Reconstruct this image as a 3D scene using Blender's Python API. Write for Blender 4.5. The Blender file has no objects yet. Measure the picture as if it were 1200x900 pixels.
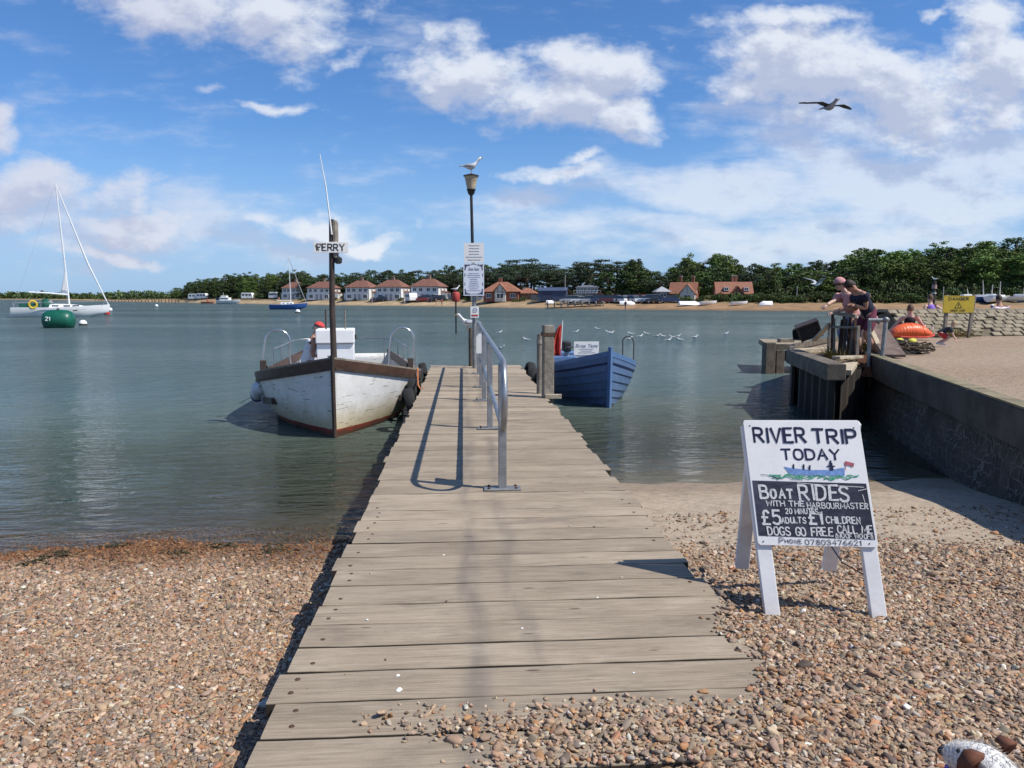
import bpy, bmesh, math, random
import numpy as np
from mathutils import Vector, Matrix, Quaternion, noise as mnoise
R = math.radians
random.seed(7); np.random.seed(7)
SC = bpy.context.scene
COL = SC.collection

# ------------------------------------------------------------------ camera
CAM = Vector((0.0, 0.0, 2.2)); FPX = 873.0; CW, CH = 1200.0, 900.0
YAW, PITCH = R(3.75), R(6.6)                     # yaw to the right, pitch down
FW = Vector((math.sin(YAW)*math.cos(PITCH), math.cos(YAW)*math.cos(PITCH), -math.sin(PITCH)))
RT = Vector((math.cos(YAW), -math.sin(YAW), 0.0)); UP = RT.cross(FW)
cd = bpy.data.cameras.new('camera'); cam = bpy.data.objects.new('camera', cd); COL.objects.link(cam)
cd.sensor_width = 36.0; cd.lens = 36.0*FPX/CW; cd.clip_start = 0.05; cd.clip_end = 6000.0
M = Matrix((RT, UP, -FW)).transposed().to_4x4(); M.translation = CAM; cam.matrix_world = M
SC.camera = cam

# ------------------------------------------------------------------ light and exposure
SUN_EL = R(52); TO_SUN_H = Vector((0.912, -0.41, 0)).normalized()
TO_SUN = TO_SUN_H*math.cos(SUN_EL) + Vector((0, 0, math.sin(SUN_EL)))
sl = bpy.data.lights.new('sun', 'SUN'); sl.energy = 4.9; sl.angle = R(0.53); sl.color = (1.0, 0.95, 0.87)
so = bpy.data.objects.new('sun', sl); COL.objects.link(so)
so.rotation_euler = (-TO_SUN).to_track_quat('-Z', 'Y').to_euler(); so.location = (20, -20, 40)
SC.view_settings.view_transform = 'Standard'; SC.view_settings.look = 'None'
SC.view_settings.exposure = 0.16; SC.view_settings.gamma = 1.0; SC.view_settings.use_curve_mapping = False
SC.cycles.use_denoising = True; SC.cycles.max_bounces = 6; SC.cycles.transparent_max_bounces = 8
SC.cycles.caustics_reflective = False; SC.cycles.caustics_refractive = False

# ------------------------------------------------------------------ node helpers
class NT:
    def __init__(s, tree): s.t = tree; s.n = tree.nodes; s.l = tree.links
    def new(s, typ, **kw):
        n = s.n.new(typ)
        for k, v in kw.items(): setattr(n, k, v)
        return n
    def link(s, a, b): s.l.new(a, b)
    def val(s, sock, v):
        if hasattr(v, 'is_output') or isinstance(v, bpy.types.NodeSocket): s.l.new(v, sock)
        else: sock.default_value = v
    def math(s, op, a, b=0.0, c=0.0, clamp=False):
        n = s.new('ShaderNodeMath', operation=op); n.use_clamp = clamp
        for i, v in enumerate((a, b, c)): s.val(n.inputs[i], v)
        return n.outputs[0]
    def vmath(s, op, a, b=(0, 0, 0)):
        n = s.new('ShaderNodeVectorMath', operation=op)
        s.val(n.inputs[0], a); s.val(n.inputs[1], b)
        return n.outputs['Value'] if op in ('LENGTH', 'DOT_PRODUCT', 'DISTANCE') else n.outputs[0]
    def noise(s, vec, scale, detail=3, rough=.55, dist=0.0, dim='3D'):
        n = s.new('ShaderNodeTexNoise'); n.noise_dimensions = dim
        if vec is not None: s.val(n.inputs['Vector'], vec)
        s.val(n.inputs['Scale'], scale); s.val(n.inputs['Detail'], detail); s.val(n.inputs['Roughness'], rough); s.val(n.inputs['Distortion'], dist)
        return n.outputs['Fac']
    def mapping(s, vec, scale=(1, 1, 1), loc=(0, 0, 0), rot=(0, 0, 0)):
        n = s.new('ShaderNodeMapping'); s.val(n.inputs['Vector'], vec)
        n.inputs['Scale'].default_value = scale; n.inputs['Location'].default_value = loc; n.inputs['Rotation'].default_value = rot
        return n.outputs[0]
    def mixc(s, fac, a, b, blend='MIX'):
        n = s.new('ShaderNodeMix', data_type='RGBA', blend_type=blend)
        s.val(n.inputs['Factor'], fac)
        for sk, v in ((n.inputs[6], a), (n.inputs[7], b)):
            if isinstance(v, bpy.types.NodeSocket): s.l.new(v, sk)
            else: sk.default_value = (*v[:3], 1)
        return n.outputs[2]
    def ramp(s, fac, stops, interp='LINEAR'):
        n = s.new('ShaderNodeValToRGB'); s.val(n.inputs[0], fac); cr = n.color_ramp; cr.interpolation = interp
        while len(cr.elements) < len(stops): cr.elements.new(0.5)
        for e, (p, c) in zip(cr.elements, stops):
            e.position = p; e.color = (*c[:3], 1) if not isinstance(c, (int, float)) else (c, c, c, 1)
        return n.outputs[0]
    def maprange(s, v, a, b, c=0.0, d=1.0, smooth=True):
        n = s.new('ShaderNodeMapRange'); n.interpolation_type = 'SMOOTHSTEP' if smooth else 'LINEAR'; n.clamp = True
        s.val(n.inputs[0], v)
        for i, q in enumerate((a, b, c, d)): s.val(n.inputs[1+i], q)
        return n.outputs[0]
    def bump(s, h, strength=.3, dist=.01):
        n = s.new('ShaderNodeBump'); s.val(n.inputs['Height'], h); s.val(n.inputs['Strength'], strength); s.val(n.inputs['Distance'], dist)
        return n.outputs[0]

# ------------------------------------------------------------------ sky with clouds (by direction, at infinity)
wd = bpy.data.worlds.new('World'); SC.world = wd; wd.use_nodes = True
W = NT(wd.node_tree); W.n.clear()
out = W.new('ShaderNodeOutputWorld')
sky = W.new('ShaderNodeTexSky', sky_type='NISHITA'); sky.sun_disc = False
sky.sun_elevation = SUN_EL; sky.sun_rotation = math.atan2(TO_SUN_H.x, TO_SUN_H.y)
sky.altitude = 0; sky.air_density = 1.0; sky.dust_density = 0.6; sky.ozone_density = 2.5
geo = W.new('ShaderNodeNewGeometry')
dirv = W.vmath('SCALE', geo.outputs['Incoming']); dirv.node.inputs['Scale'].default_value = -1.0
sp = W.new('ShaderNodeSeparateXYZ'); W.link(dirv, sp.inputs[0])
yy = W.math('MAXIMUM', sp.outputs[1], 0.05)
u = W.math('DIVIDE', sp.outputs[0], yy); v = W.math('DIVIDE', sp.outputs[2], yy)
cmb = W.new('ShaderNodeCombineXYZ'); W.link(u, cmb.inputs[0]); W.link(v, cmb.inputs[1])
uv = cmb.outputs[0]
# slow warp so cloud outlines are uneven
wn = W.new('ShaderNodeTexNoise'); W.link(uv, wn.inputs['Vector']); wn.inputs['Scale'].default_value = 7; wn.inputs['Detail'].default_value = 5
wv = W.vmath('SUBTRACT', wn.outputs['Color'], (0.5, 0.5, 0.5)); wv2 = W.vmath('SCALE', wv); wv2.node.inputs['Scale'].default_value = 0.12
uvw = W.vmath('ADD', uv, wv2)
def blobs(vec, lst):
    tot = None
    for (px, py, rx, ry, amp) in lst:
        cu, cv = (px-543)/873, (349-py)/873
        m = W.mapping(vec, scale=(873/rx, 873/ry, 0), loc=(-cu*873/rx, -cv*873/ry, 0))
        d = W.vmath('LENGTH', m)
        g = W.maprange(d, 0.0, 1.6, amp, 0.0)
        tot = g if tot is None else W.math('MAXIMUM', tot, g)
    return tot
CUM = [(240,30,110,42,.9),(345,42,110,45,1),(420,75,40,14,.7),(165,3,35,12,.8),(280,117,24,14,.55),(348,97,28,14,.45),(335,145,50,9,.55),
       (560,100,100,46,.95),(640,118,110,40,.98),(700,85,100,38,.9),(735,135,70,36,.95),(610,70,60,24,.5),(775,103,26,10,.55),(675,192,32,11,.6),(1085,17,30,9,.6),
       (920,36,105,20,.8),(980,95,180,56,1),(1110,110,160,75,1.02),(1180,90,110,80,1.0),(870,112,85,30,.9),(640,215,85,16,.65),
       (15,172,34,34,.95),(70,228,130,40,.95),(10,225,70,36,.9),(130,262,160,26,.85),(155,295,90,12,.85),(395,268,56,22,1),(445,289,38,11,.9),(330,262,90,14,.6),(490,265,14,8,.45),(150,225,60,26,.8)]
STR = [(850,225,190,30,.95),(1060,230,220,60,1.0),(1160,190,160,70,1),(760,262,200,22,.7),(120,262,260,44,.72),(1000,280,320,28,.7),(620,240,60,16,.6),(330,290,200,20,.5),(990,165,160,50,.85)]
def density(vec, vecw):
    n1 = W.noise(W.mapping(vec, scale=(1, 1.7, 1)), 8.0, 12, .62)
    n2 = W.noise(W.mapping(vec, scale=(1, 3.2, 1), loc=(3, 1, 0)), 7.0, 8, .60)
    c = W.math('SUBTRACT', W.math('ADD', blobs(vecw, CUM), W.math('MULTIPLY', n1, 2.3)), 1.47)
    s_ = W.math('SUBTRACT', W.math('ADD', blobs(vecw, STR), W.math('MULTIPLY', n2, 2.1)), 1.30)
    return c, s_
c0, s0 = density(uv, uvw)
front = W.maprange(sp.outputs[1], 0.15, 0.35)
cm = W.maprange(c0, -0.10, 0.52, 0, .90); sm_ = W.maprange(s0, -0.25, 0.6, 0, .68)
# rest of the sky, behind the camera: loose broken cloud
nb = W.noise(W.mapping(dirv, scale=(1, 1, 2.5)), 2.6, 7, .6)
back = W.math('MULTIPLY', W.maprange(nb, .52, .68, 0, .8), W.math('SUBTRACT', 1.0, front))
cloud = W.math('MAXIMUM', W.math('MULTIPLY', W.math('MAXIMUM', cm, sm_), front), back)
above = W.maprange(sp.outputs[2], 0.0, 0.03)
cloud = W.math('MULTIPLY', cloud, above)
# cloud brightness: denser lower parts greyer, rims and tops white
off = W.vmath('ADD', uv, (0.012, 0.022, 0)); offw = W.vmath('ADD', uvw, (0.012, 0.022, 0))
n1b = W.noise(W.mapping(off, scale=(1, 1.7, 1)), 8.0, 7, .62)
c1 = W.math('SUBTRACT', W.math('ADD', blobs(offw, CUM), W.math('MULTIPLY', n1b, 2.3)), 1.47)
shade = W.maprange(W.math('ADD', W.math('SUBTRACT', c1, W.math('MULTIPLY', c0, .55)), .0), -0.12, .40)
leftg = W.maprange(u, -.48, -.15, 1, 0)
ccol = W.mixc(shade, (7.9, 8.3, 9.0), (4.8, 5.3, 6.8))
ccol = W.mixc(W.math('MULTIPLY', leftg, .45), ccol, (5.0, 5.2, 6.7))
skyt = W.mixc(1.0, sky.outputs[0], (0.60, 0.94, 1.34), 'MULTIPLY')
hz = W.maprange(sp.outputs[2], 0.0, 0.24, 0.72, 0.0)
skyt = W.mixc(hz, skyt, (3.7, 5.4, 8.2))
full = W.mixc(cloud, skyt, ccol)
bg = W.new('ShaderNodeBackground'); W.link(full, bg.inputs[0]); bg.inputs[1].default_value = 0.095
W.link(bg.outputs[0], out.inputs[0])

# ------------------------------------------------------------------ placing helpers (rays onto real planes)
def ray(px, py): return (FW + RT*((px-CW/2)/FPX) + UP*((CH/2-py)/FPX))
def G(px, py, z=0.0):
    d = ray(px, py); t = (z-CAM.z)/d.z
    return CAM + d*t
def AtY(px, py, Y):
    d = ray(px, py); return CAM + d*(Y/d.y)
def proj(p):
    q = Vector(p)-CAM; z = q.dot(FW); return (CW/2 + q.dot(RT)/z*FPX, CH/2 - q.dot(UP)/z*FPX)

# ------------------------------------------------------------------ object helpers
def tag(o, label=None, cat=None, group=None, kind=None):
    if label: o['label'] = label
    if cat: o['category'] = cat
    if group: o['group'] = group
    if kind: o['kind'] = kind
    return o
def thing(name, label, cat, loc=(0, 0, 0), rz=0.0, group=None):
    o = bpy.data.objects.new(name, None); o.empty_display_size = .2; COL.objects.link(o)
    o.location = loc; o.rotation_euler = (0, 0, rz); return tag(o, label, cat, group)
def kids(o): return list(o.children)
def copy_tree(o, parent=None):
    c = o.copy(); COL.objects.link(c)
    if parent is not None: c.parent = parent
    for ch in kids(o): copy_tree(ch, c)
    return c
class MB:
    def __init__(s): s.v = []; s.f = []; s.m = []; s.cur = 0; s.c = []; s.cc = (1, 1, 1)
    def add(s, vs, fs):
        b = len(s.v); s.v += [tuple(q) for q in vs]; s.c += [s.cc]*len(vs)
        for f in fs: s.f.append(tuple(i+b for i in f)); s.m.append(s.cur)
        return s
    def box(s, c, size, rot=None):
        hx, hy, hz = size[0]/2, size[1]/2, size[2]/2
        P = [Vector((x, y, z)) for z in (-hz, hz) for (x, y) in ((-hx, -hy), (hx, -hy), (hx, hy), (-hx, hy))]
        if rot is not None: P = [rot @ p for p in P]
        P = [p+Vector(c) for p in P]
        return s.add(P, [(3, 2, 1, 0), (4, 5, 6, 7), (0, 1, 5, 4), (1, 2, 6, 5), (2, 3, 7, 6), (3, 0, 4, 7)])
    def beam(s, a, b, w, h, up=(0, 0, 1)):
        a, b = Vector(a), Vector(b); d = (b-a); L = d.length; d.normalize(); up = Vector(up)
        if abs(d.dot(up)) > .98: up = Vector((0, 1, 0))
        r = d.cross(up).normalized(); u_ = r.cross(d)
        return s.box((a+b)/2, (w, L, h), Matrix((r, d, u_)).transposed())
    def tube(s, pts, r, n=8, cap=True, closed=False):
        pts = [Vector(p) for p in pts]; rs = r if isinstance(r, (list, tuple)) else [r]*len(pts)
        vs = []; ref = None; N = len(pts)
        for i, p in enumerate(pts):
            if closed: d = pts[(i+1) % N]-pts[i-1]
            else: d = pts[min(i+1, N-1)]-pts[max(i-1, 0)]
            d.normalize()
            if ref is None:
                ref = Vector((0, 0, 1)) if abs(d.z) < .9 else Vector((1, 0, 0))
            x = (ref - d*ref.dot(d)).normalized(); y = d.cross(x); ref = x
            vs += [p + (x*math.cos(2*math.pi*k/n) + y*math.sin(2*math.pi*k/n))*rs[i] for k in range(n)]
        fs = []
        for i in range(N if closed else N-1):
            j = (i+1) % N
            for k in range(n): fs.append((i*n+k, i*n+(k+1) % n, j*n+(k+1) % n, j*n+k))
        if cap and not closed: fs += [tuple(range(n-1, -1, -1)), tuple((N-1)*n+k for k in range(n))]
        return s.add(vs, fs)
    def lathe(s, prof, c=(0, 0, 0), n=16, rot=None):
        vs = []
        for (r, z) in prof:
            for k in range(n):
                p = Vector((r*math.cos(2*math.pi*k/n), r*math.sin(2*math.pi*k/n), z))
                if rot is not None: p = rot @ p
                vs.append(p+Vector(c))
        fs = []
        for i in range(len(prof)-1):
            for k in range(n): fs.append((i*n+k, i*n+(k+1) % n, (i+1)*n+(k+1) % n, (i+1)*n+k))
        fs += [tuple(range(n-1, -1, -1)), tuple((len(prof)-1)*n+k for k in range(n))]
        return s.add(vs, fs)
    def ell(s, c, rad, n=12, m=8, rot=None):
        prof = [(max(.001, math.sin(math.pi*i/m)), -math.cos(math.pi*i/m)) for i in range(m+1)]
        S = Matrix.Diagonal(Vector(rad)); 
        return s.lathe(prof, c, n, (rot @ S) if rot is not None else S)
    def prism(s, poly, off, axis):          # polygon of 3-D points pushed along axis*off
        a = Vector(axis)*off; n = len(poly); P = [Vector(p) for p in poly]
        return s.add(P+[p+a for p in P], [tuple(range(n-1, -1, -1)), tuple(range(n, 2*n))] + [(i, (i+1) % n, n+(i+1) % n, n+i) for i in range(n)])
    def grid(s, rows, flip=False, closed=False):
        n = len(rows[0]); vs = [p for r in rows for p in r]; fs = []
        for i in range(len(rows)-1):
            for k in range(n if closed else n-1):
                q = (i*n+k, i*n+(k+1) % n, (i+1)*n+(k+1) % n, (i+1)*n+k); fs.append(q[::-1] if flip else q)
        return s.add(vs, fs)
    def build(s, name, mats, parent=None, loc=None, smooth=False, world=False, bev=0.0, solid=0.0, vcol=False):
        o0 = Vector((0, 0, 0))
        if world and parent is not None:
            q = parent
            while q is not None: o0 += q.location; q = q.parent
        elif loc is not None: o0 = Vector(loc)
        me = bpy.data.meshes.new(name)
        me.from_pydata([(a[0]-o0.x, a[1]-o0.y, a[2]-o0.z) for a in s.v], [], s.f)
        for m_ in (mats if isinstance(mats, (list, tuple)) else [mats]): me.materials.append(m_)
        if any(s.m): me.polygons.foreach_set('material_index', s.m)
        if vcol:
            at = me.color_attributes.new('tint', 'FLOAT_COLOR', 'POINT')
            at.data.foreach_set('color', [q for c in s.c for q in (*c, 1.0)])
        bm = bmesh.new(); bm.from_mesh(me); bmesh.ops.recalc_face_normals(bm, faces=bm.faces) if len(s.f) < 60000 else None; bm.to_mesh(me); bm.free()
        if smooth:
            me.polygons.foreach_set('use_smooth', [True]*len(me.polygons))
            me.update()
            try: me.set_sharp_from_angle(angle=R(40 if smooth is True else smooth))
            except Exception: pass
        me.update()
        o = bpy.data.objects.new(name, me); COL.objects.link(o)
        if parent is not None: o.parent = parent
        elif loc is not None: o.location = loc
        if solid:
            md = o.modifiers.new('solid', 'SOLIDIFY'); md.thickness = abs(solid); md.offset = -1 if solid > 0 else 1
        if bev:
            md = o.modifiers.new('bevel', 'BEVEL'); md.width = bev; md.segments = 2; md.limit_method = 'ANGLE'; md.angle_limit = R(40)
        return o

# ------------------------------------------------------------------ materials
MATS = {}
def newmat(name):
    m = bpy.data.materials.new(name); m.use_nodes = True; t = NT(m.node_tree)
    return m, t, t.n['Principled BSDF']
def pm(name, col, rough=.6, metal=0.0, var=.12, scale=6.0, bump=.0, bscale=40.0, spec=.4, dirt=None, dirta=.0, stretch=(1, 1, 1), coat=0.0):
    """plain surface with uneven colour, optional grime of its own colour and fine bump"""
    if name in MATS: return MATS[name]
    m, t, b = newmat(name)
    tc = t.new('ShaderNodeTexCoord').outputs['Object']; vec = t.mapping(tc, scale=stretch)
    n = t.noise(vec, scale, 5, .6)
    hi = tuple(min(1, c*(1+var)) for c in col); lo = tuple(c*(1-var) for c in col)
    c = t.mixc(t.maprange(n, .3, .7), lo, hi)
    if dirta:
        d = t.noise(vec, scale*.55, 8, .7); c = t.mixc(t.maprange(d, .5, .72, 0, dirta), c, dirt)
    t.link(c, b.inputs['Base Color']); b.inputs['Roughness'].default_value = rough; b.inputs['Metallic'].default_value = metal
    b.inputs['Specular IOR Level'].default_value = spec; b.inputs['Coat Weight'].default_value = coat
    if bump: t.link(t.bump(t.noise(vec, bscale, 4, .6), bump, .01), b.inputs['Normal'])
    MATS[name] = m; return m
def tintmat(name, col, rough=.6, var=.3, scale=2.0):
    """colour multiplied by the object's own random value and the mesh 'tint'"""
    m, t, b = newmat(name)
    at = t.new('ShaderNodeAttribute', attribute_name='tint')
    oi = t.new('ShaderNodeObjectInfo')
    tc = t.new('ShaderNodeTexCoord').outputs['Object']
    c = t.mixc(1.0, col, at.outputs['Color'], 'MULTIPLY')
    k = t.maprange(oi.outputs['Random'], 0, 1, 1-var, 1+var, smooth=False)
    hs = t.new('ShaderNodeHueSaturation'); t.link(c, hs.inputs['Color']); t.link(k, hs.inputs['Value'])
    t.link(t.maprange(oi.outputs['Random'], 0, 1, .485, .52, smooth=False), hs.inputs['Hue'])
    t.link(hs.outputs[0], b.inputs['Base Color']); b.inputs['Roughness'].default_value = rough; b.inputs['Specular IOR Level'].default_value = .2
    return m

# ------------------------------------------------------------------ brush strokes lettering
GL = {'A':'0,0 2,6 4,0|.8,2.2 3.2,2.2','B':'0,0 0,6|~0,6 2.6,6 3.5,5.4 3.5,3.8 2.6,3.2 0,3.2|~0,3.2 2.8,3.2 3.9,2.4 3.9,.8 2.8,0 0,0',
'C':'~3.8,5 2.9,6 1.2,6 .1,4.6 .1,1.4 1.2,0 2.9,0 3.8,1','D':'0,0 0,6|~0,6 2.2,6 3.9,4.8 3.9,1.2 2.2,0 0,0','E':'3.4,6 0,6 0,0 3.5,0|0,3.1 2.8,3.1',
'F':'3.4,6 0,6 0,0|0,3.1 2.7,3.1','G':'~3.8,5 2.9,6 1.2,6 .1,4.6 .1,1.4 1.2,0 2.9,0 3.8,1|3.8,.9 3.8,2.6 2.3,2.6','H':'0,0 0,6|4,0 4,6|0,3.1 4,3.1','I':'.4,0 .4,6',
'J':'~2.6,6 2.6,1.2 1.8,0 .6,0 0,1','K':'0,0 0,6|3.6,6 0,2.8|1,3.6 3.8,0','L':'0,6 0,0 3.2,0','M':'0,0 .4,6 2.5,1.6 4.6,6 5,0','N':'0,0 0,6 3.8,0 3.8,6',
'O':'~1.2,6 .1,4.6 .1,1.4 1.2,0 2.9,0 4,1.4 4,4.6 2.9,6 1.2,6 .6,5.6','P':'0,0 0,6|~0,6 2.6,6 3.7,5.4 3.7,3.4 2.6,2.8 0,2.8','R':'0,0 0,6|~0,6 2.6,6 3.6,5.4 3.6,3.6 2.6,3 0,3|1.6,3 3.9,0',
'S':'~3.6,5.2 2.8,6 1.2,6 .2,5.2 .2,4 1.2,3.3 2.8,2.8 3.7,2 3.7,.8 2.7,0 1,0 .1,.9','T':'0,6 4,6|2,6 2,0','U':'~0,6 0,1.4 1,0 2.9,0 3.9,1.4 3.9,6','V':'0,6 2,0 4,6',
'W':'0,6 1.2,0 2.6,4.6 4,0 5.2,6','X':'0,0 3.8,6|0,6 3.8,0','Y':'0,6 2,3 4,6|2,3 2,0','Z':'0,6 3.8,6 0,0 3.8,0','Q':'~1.2,6 .1,4.6 .1,1.4 1.2,0 2.9,0 4,1.4 4,4.6 2.9,6 1.2,6 .6,5.6|2.6,1.6 4.2,-.4',
'0':'~1.2,6 .1,4.6 .1,1.4 1.2,0 2.6,0 3.7,1.4 3.7,4.6 2.6,6 1.2,6 .6,5.6','1':'.2,4.8 1.4,6 1.4,0','2':'~.2,4.8 1,6 2.6,6 3.5,5 3.3,3.6 1.6,1.6 0,0|0,0 3.6,0','3':'~.2,5.2 1.2,6 2.8,6 3.4,5 3,3.6 1.6,3.2|~1.6,3.2 3.4,2.8 3.7,1.2 2.6,0 1,0 .1,.8',
'4':'2.8,0 2.8,6 0,2 3.8,2','5':'3.4,6 .5,6 .3,3.4|~.3,3.4 1.6,3.9 3.2,3.4 3.7,1.8 2.8,.1 1.2,0 .1,.7','6':'~3.2,5.8 1.6,5.2 .3,3.2 .2,1.2 1.2,0 2.8,0 3.6,1.2 3.2,2.8 1.8,3.3 .3,2.2','7':'0,6 3.6,6 1.2,0',
'8':'~1.9,3.2 .4,4.2 .6,5.6 1.9,6 3.2,5.6 3.4,4.2 1.9,3.2 .2,2 .4,.5 1.9,0 3.4,.5 3.6,2 1.9,3.2','9':'~3.4,3.4 2.2,2.8 .6,3.4 .3,4.8 1.4,6 3,5.8 3.5,4.4 3.2,1.4 2.6,0',
'£':'~3.4,5 2.6,6 1.4,5.8 .9,4.6 1.1,2.6 .8,.6 0,0|0,0 3.5,0|0,3 2.6,3','(':'~1.2,6.4 .2,4.6 .2,1.6 1.2,-.4',')':'~0,6.4 1,4.6 1,1.6 0,-.4','!':'.4,6 .4,1.8|.4,.5 .4,0','-':'.3,3 2.4,3','.':'.2,.5 .2,0'}
def glyph(ch):
    res = []
    for pl in GL[ch].split('|'):
        sm = pl[0] == '~'; pts = [tuple(float(q) for q in p.split(',')) for p in pl.lstrip('~').split()]
        if sm:
            for _ in range(2):
                q = [pts[0]]
                for a, b in zip(pts, pts[1:]): q += [(a[0]*.75+b[0]*.25, a[1]*.75+b[1]*.25), (a[0]*.25+b[0]*.75, a[1]*.25+b[1]*.75)]
                pts = q+[pts[-1]]
        res.append(pts)
    return res
_lift = [0]
def ribbon(mb, pts, w, fr):
    """flat brush stroke; fr maps (u, v, lift) to 3-D"""
    n = len(pts); Lf, Rg = [], []
    for i in range(n):
        a, b = pts[max(i-1, 0)], pts[min(i+1, n-1)]
        dx, dy = b[0]-a[0], b[1]-a[1]; l = math.hypot(dx, dy) or 1e-6; nx, ny = -dy/l, dx/l
        if 0 < i < n-1:
            e1 = (pts[i][0]-a[0], pts[i][1]-a[1]); e2 = (b[0]-pts[i][0], b[1]-pts[i][1])
            l1, l2 = math.hypot(*e1) or 1e-6, math.hypot(*e2) or 1e-6
            c = max(-.6, (e1[0]*e2[0]+e1[1]*e2[1])/(l1*l2)); k = min(1.6, 1/max(.45, math.sqrt((1+c)/2)))
        else: k = 1.0
        ww = w*.5*k*(1+random.uniform(-.12, .12))
        ex = 0
        if i == 0: ex = -w*.3
        if i == n-1: ex = w*.3
        q = (pts[i][0]+dx/l*ex, pts[i][1]+dy/l*ex)
        Lf.append((q[0]+nx*ww, q[1]+ny*ww)); Rg.append((q[0]-nx*ww, q[1]-ny*ww))
    _lift[0] = (_lift[0]+1) % 6; z = .0003*_lift[0]
    mb.add([fr(*p, z) for p in Lf]+[fr(*p, z) for p in Rg], [(i, i+1, n+i+1, n+i) for i in range(n-1)])
def text(mb, s, u0, v0, h, fr, w=None, wid=1.0, gap=1.5, shear=0.0, jit=.02, slope=0.0, fit=None):
    sc = h/6.0; w = w or h*.16; x = 0.0; items = []
    for ch in s:
        if ch == ' ': x += 3.0; continue
        k = 1.0
        if ch.islower(): k = .68; ch = ch.upper()
        gl = glyph(ch); mx = max(p[0] for pl in gl for p in pl)
        items.append((gl, x, k)); x += (mx*k + gap)
    total = max(x-gap, .1); kx = sc*wid if fit is None else fit/total
    for gl, x0, k in items:
        jx, jy, rot = random.uniform(-1, 1)*jit*h, random.uniform(-1, 1)*jit*h, random.uniform(-1, 1)*jit*1.5
        for pl in gl:
            pts = []
            for (a, b) in pl:
                a2, b2 = a*k+x0, b*k
                uu = a2*kx + b2*sc*shear; vv = b2*sc + slope*a2*kx
                uu += jx - rot*vv; vv += jy
                pts.append((u0+uu, v0+vv))
            ribbon(mb, pts, w*(.8+.2*k), fr)
    return total*kx

# =================================================================== GROUND, WATER, FAR BANK
def sst(a, b, x): 
    t = np.clip((x-a)/(b-a), 0, 1); return t*t*(3-2*t)
_ph = np.random.rand(24)*6.28; _fr = np.random.randn(24, 2)
def wob(x, y, s): 
    r = 0
    for k in range(8): r = r + np.sin(x*_fr[k, 0]*s + y*_fr[k, 1]*s + _ph[k])
    return r/8
def zb(x, y):
    x = np.asarray(x, float); y = np.asarray(y, float)
    zl = np.where(y < 2.4, .47+.13*sst(2.4, .2, y), .47-.110*(y-2.4))
    zr = np.where(y < 2.7, .655, .655-.112*(y-2.7)) + .03*sst(2.2, 1.2, y)
    t = sst(-.85, 1.25, x)
    z = zl*(1-t)+zr*t
    z = z + .035*wob(x, y, 1.3)*sst(.9, 2.2, np.abs(x-.3)) + .012*wob(x+9, y, 4.0)
    z = z + .05*sst(-2, -5, x)*wob(x*.4+3, y*.4, 1)
    return np.maximum(z, -2.6)

def ground_material():
    m, t, b = newmat('shingle_ground')
    tc = t.new('ShaderNodeTexCoord').outputs['Object']
    at = t.new('ShaderNodeAttribute', attribute_name='tint')
    sx = t.new('ShaderNodeSeparateColor'); t.link(at.outputs['Color'], sx.inputs[0])
    sand, wet, under = sx.outputs[0], sx.outputs[1], sx.outputs[2]
    vo = t.new('ShaderNodeTexVoronoi'); t.link(t.mapping(tc, scale=(1, 1, .3)), vo.inputs['Vector']); vo.inputs['Scale'].default_value = 80; vo.inputs['Randomness'].default_value = 1
    sc = t.new('ShaderNodeSeparateColor'); t.link(vo.outputs['Color'], sc.inputs[0])
    pal = t.ramp(sc.outputs[0], [(0, (.16, .115, .085)), (.2, (.30, .20, .13)), (.4, (.38, .27, .18)), (.6, (.33, .19, .10)), (.78, (.24, .21, .185)), (.9, (.46, .37, .27)), (1, (.52, .46, .38))], 'CONSTANT')
    big = t.noise(tc, 1.3, 5, .6)
    pal = t.mixc(t.maprange(big, .35, .7, 0, .35), pal, (.23, .17, .125))
    sn = t.noise(tc, 40, 6, .65)
    sandc = t.mixc(t.maprange(sn, .3, .7), (.29, .235, .175), (.42, .345, .265))
    base = t.mixc(sand, pal, sandc)
    wetc = t.mixc(.6, t.mixc(1.0, base, (.55, .45, .36), 'MULTIPLY'), (.12, .075, .042))
    base = t.mixc(wet, base, wetc)
    base = t.mixc(under, base, (.13, .11, .06))
    mot = t.noise(tc, 9, 8, .75); base = t.mixc(1.0, base, t.ramp(mot, [(.3, (.58, .55, .50)), (.5, (1, .98, .94)), (.7, (1.25, 1.2, 1.12))]), 'MULTIPLY')
    t.link(base, b.inputs['Base Color'])
    t.link(t.maprange(wet, 0, 1, .85, .42), b.inputs['Roughness']); b.inputs['Specular IOR Level'].default_value = .3
    d = t.math('SUBTRACT', 1.0, vo.outputs['Distance'])
    h = t.math('ADD', t.math('MULTIPLY', d, t.math('SUBTRACT', 1.0, sand)), t.math('MULTIPLY', sn, .35))
    t.link(t.bump(h, .9, .012), b.inputs['Normal'])
    return m
def nonuni(lo, hi, step, far_lo, far_hi):
    a = list(np.arange(lo, hi+1e-6, step)); d = step; x = hi
    while x < far_hi: d *= 1.5; x += d; a.append(min(x, far_hi))
    d = step; x = lo; p = []
    while x > far_lo: d *= 1.5; x -= d; p.append(max(x, far_lo))
    return np.array(p[::-1]+a)
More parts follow.
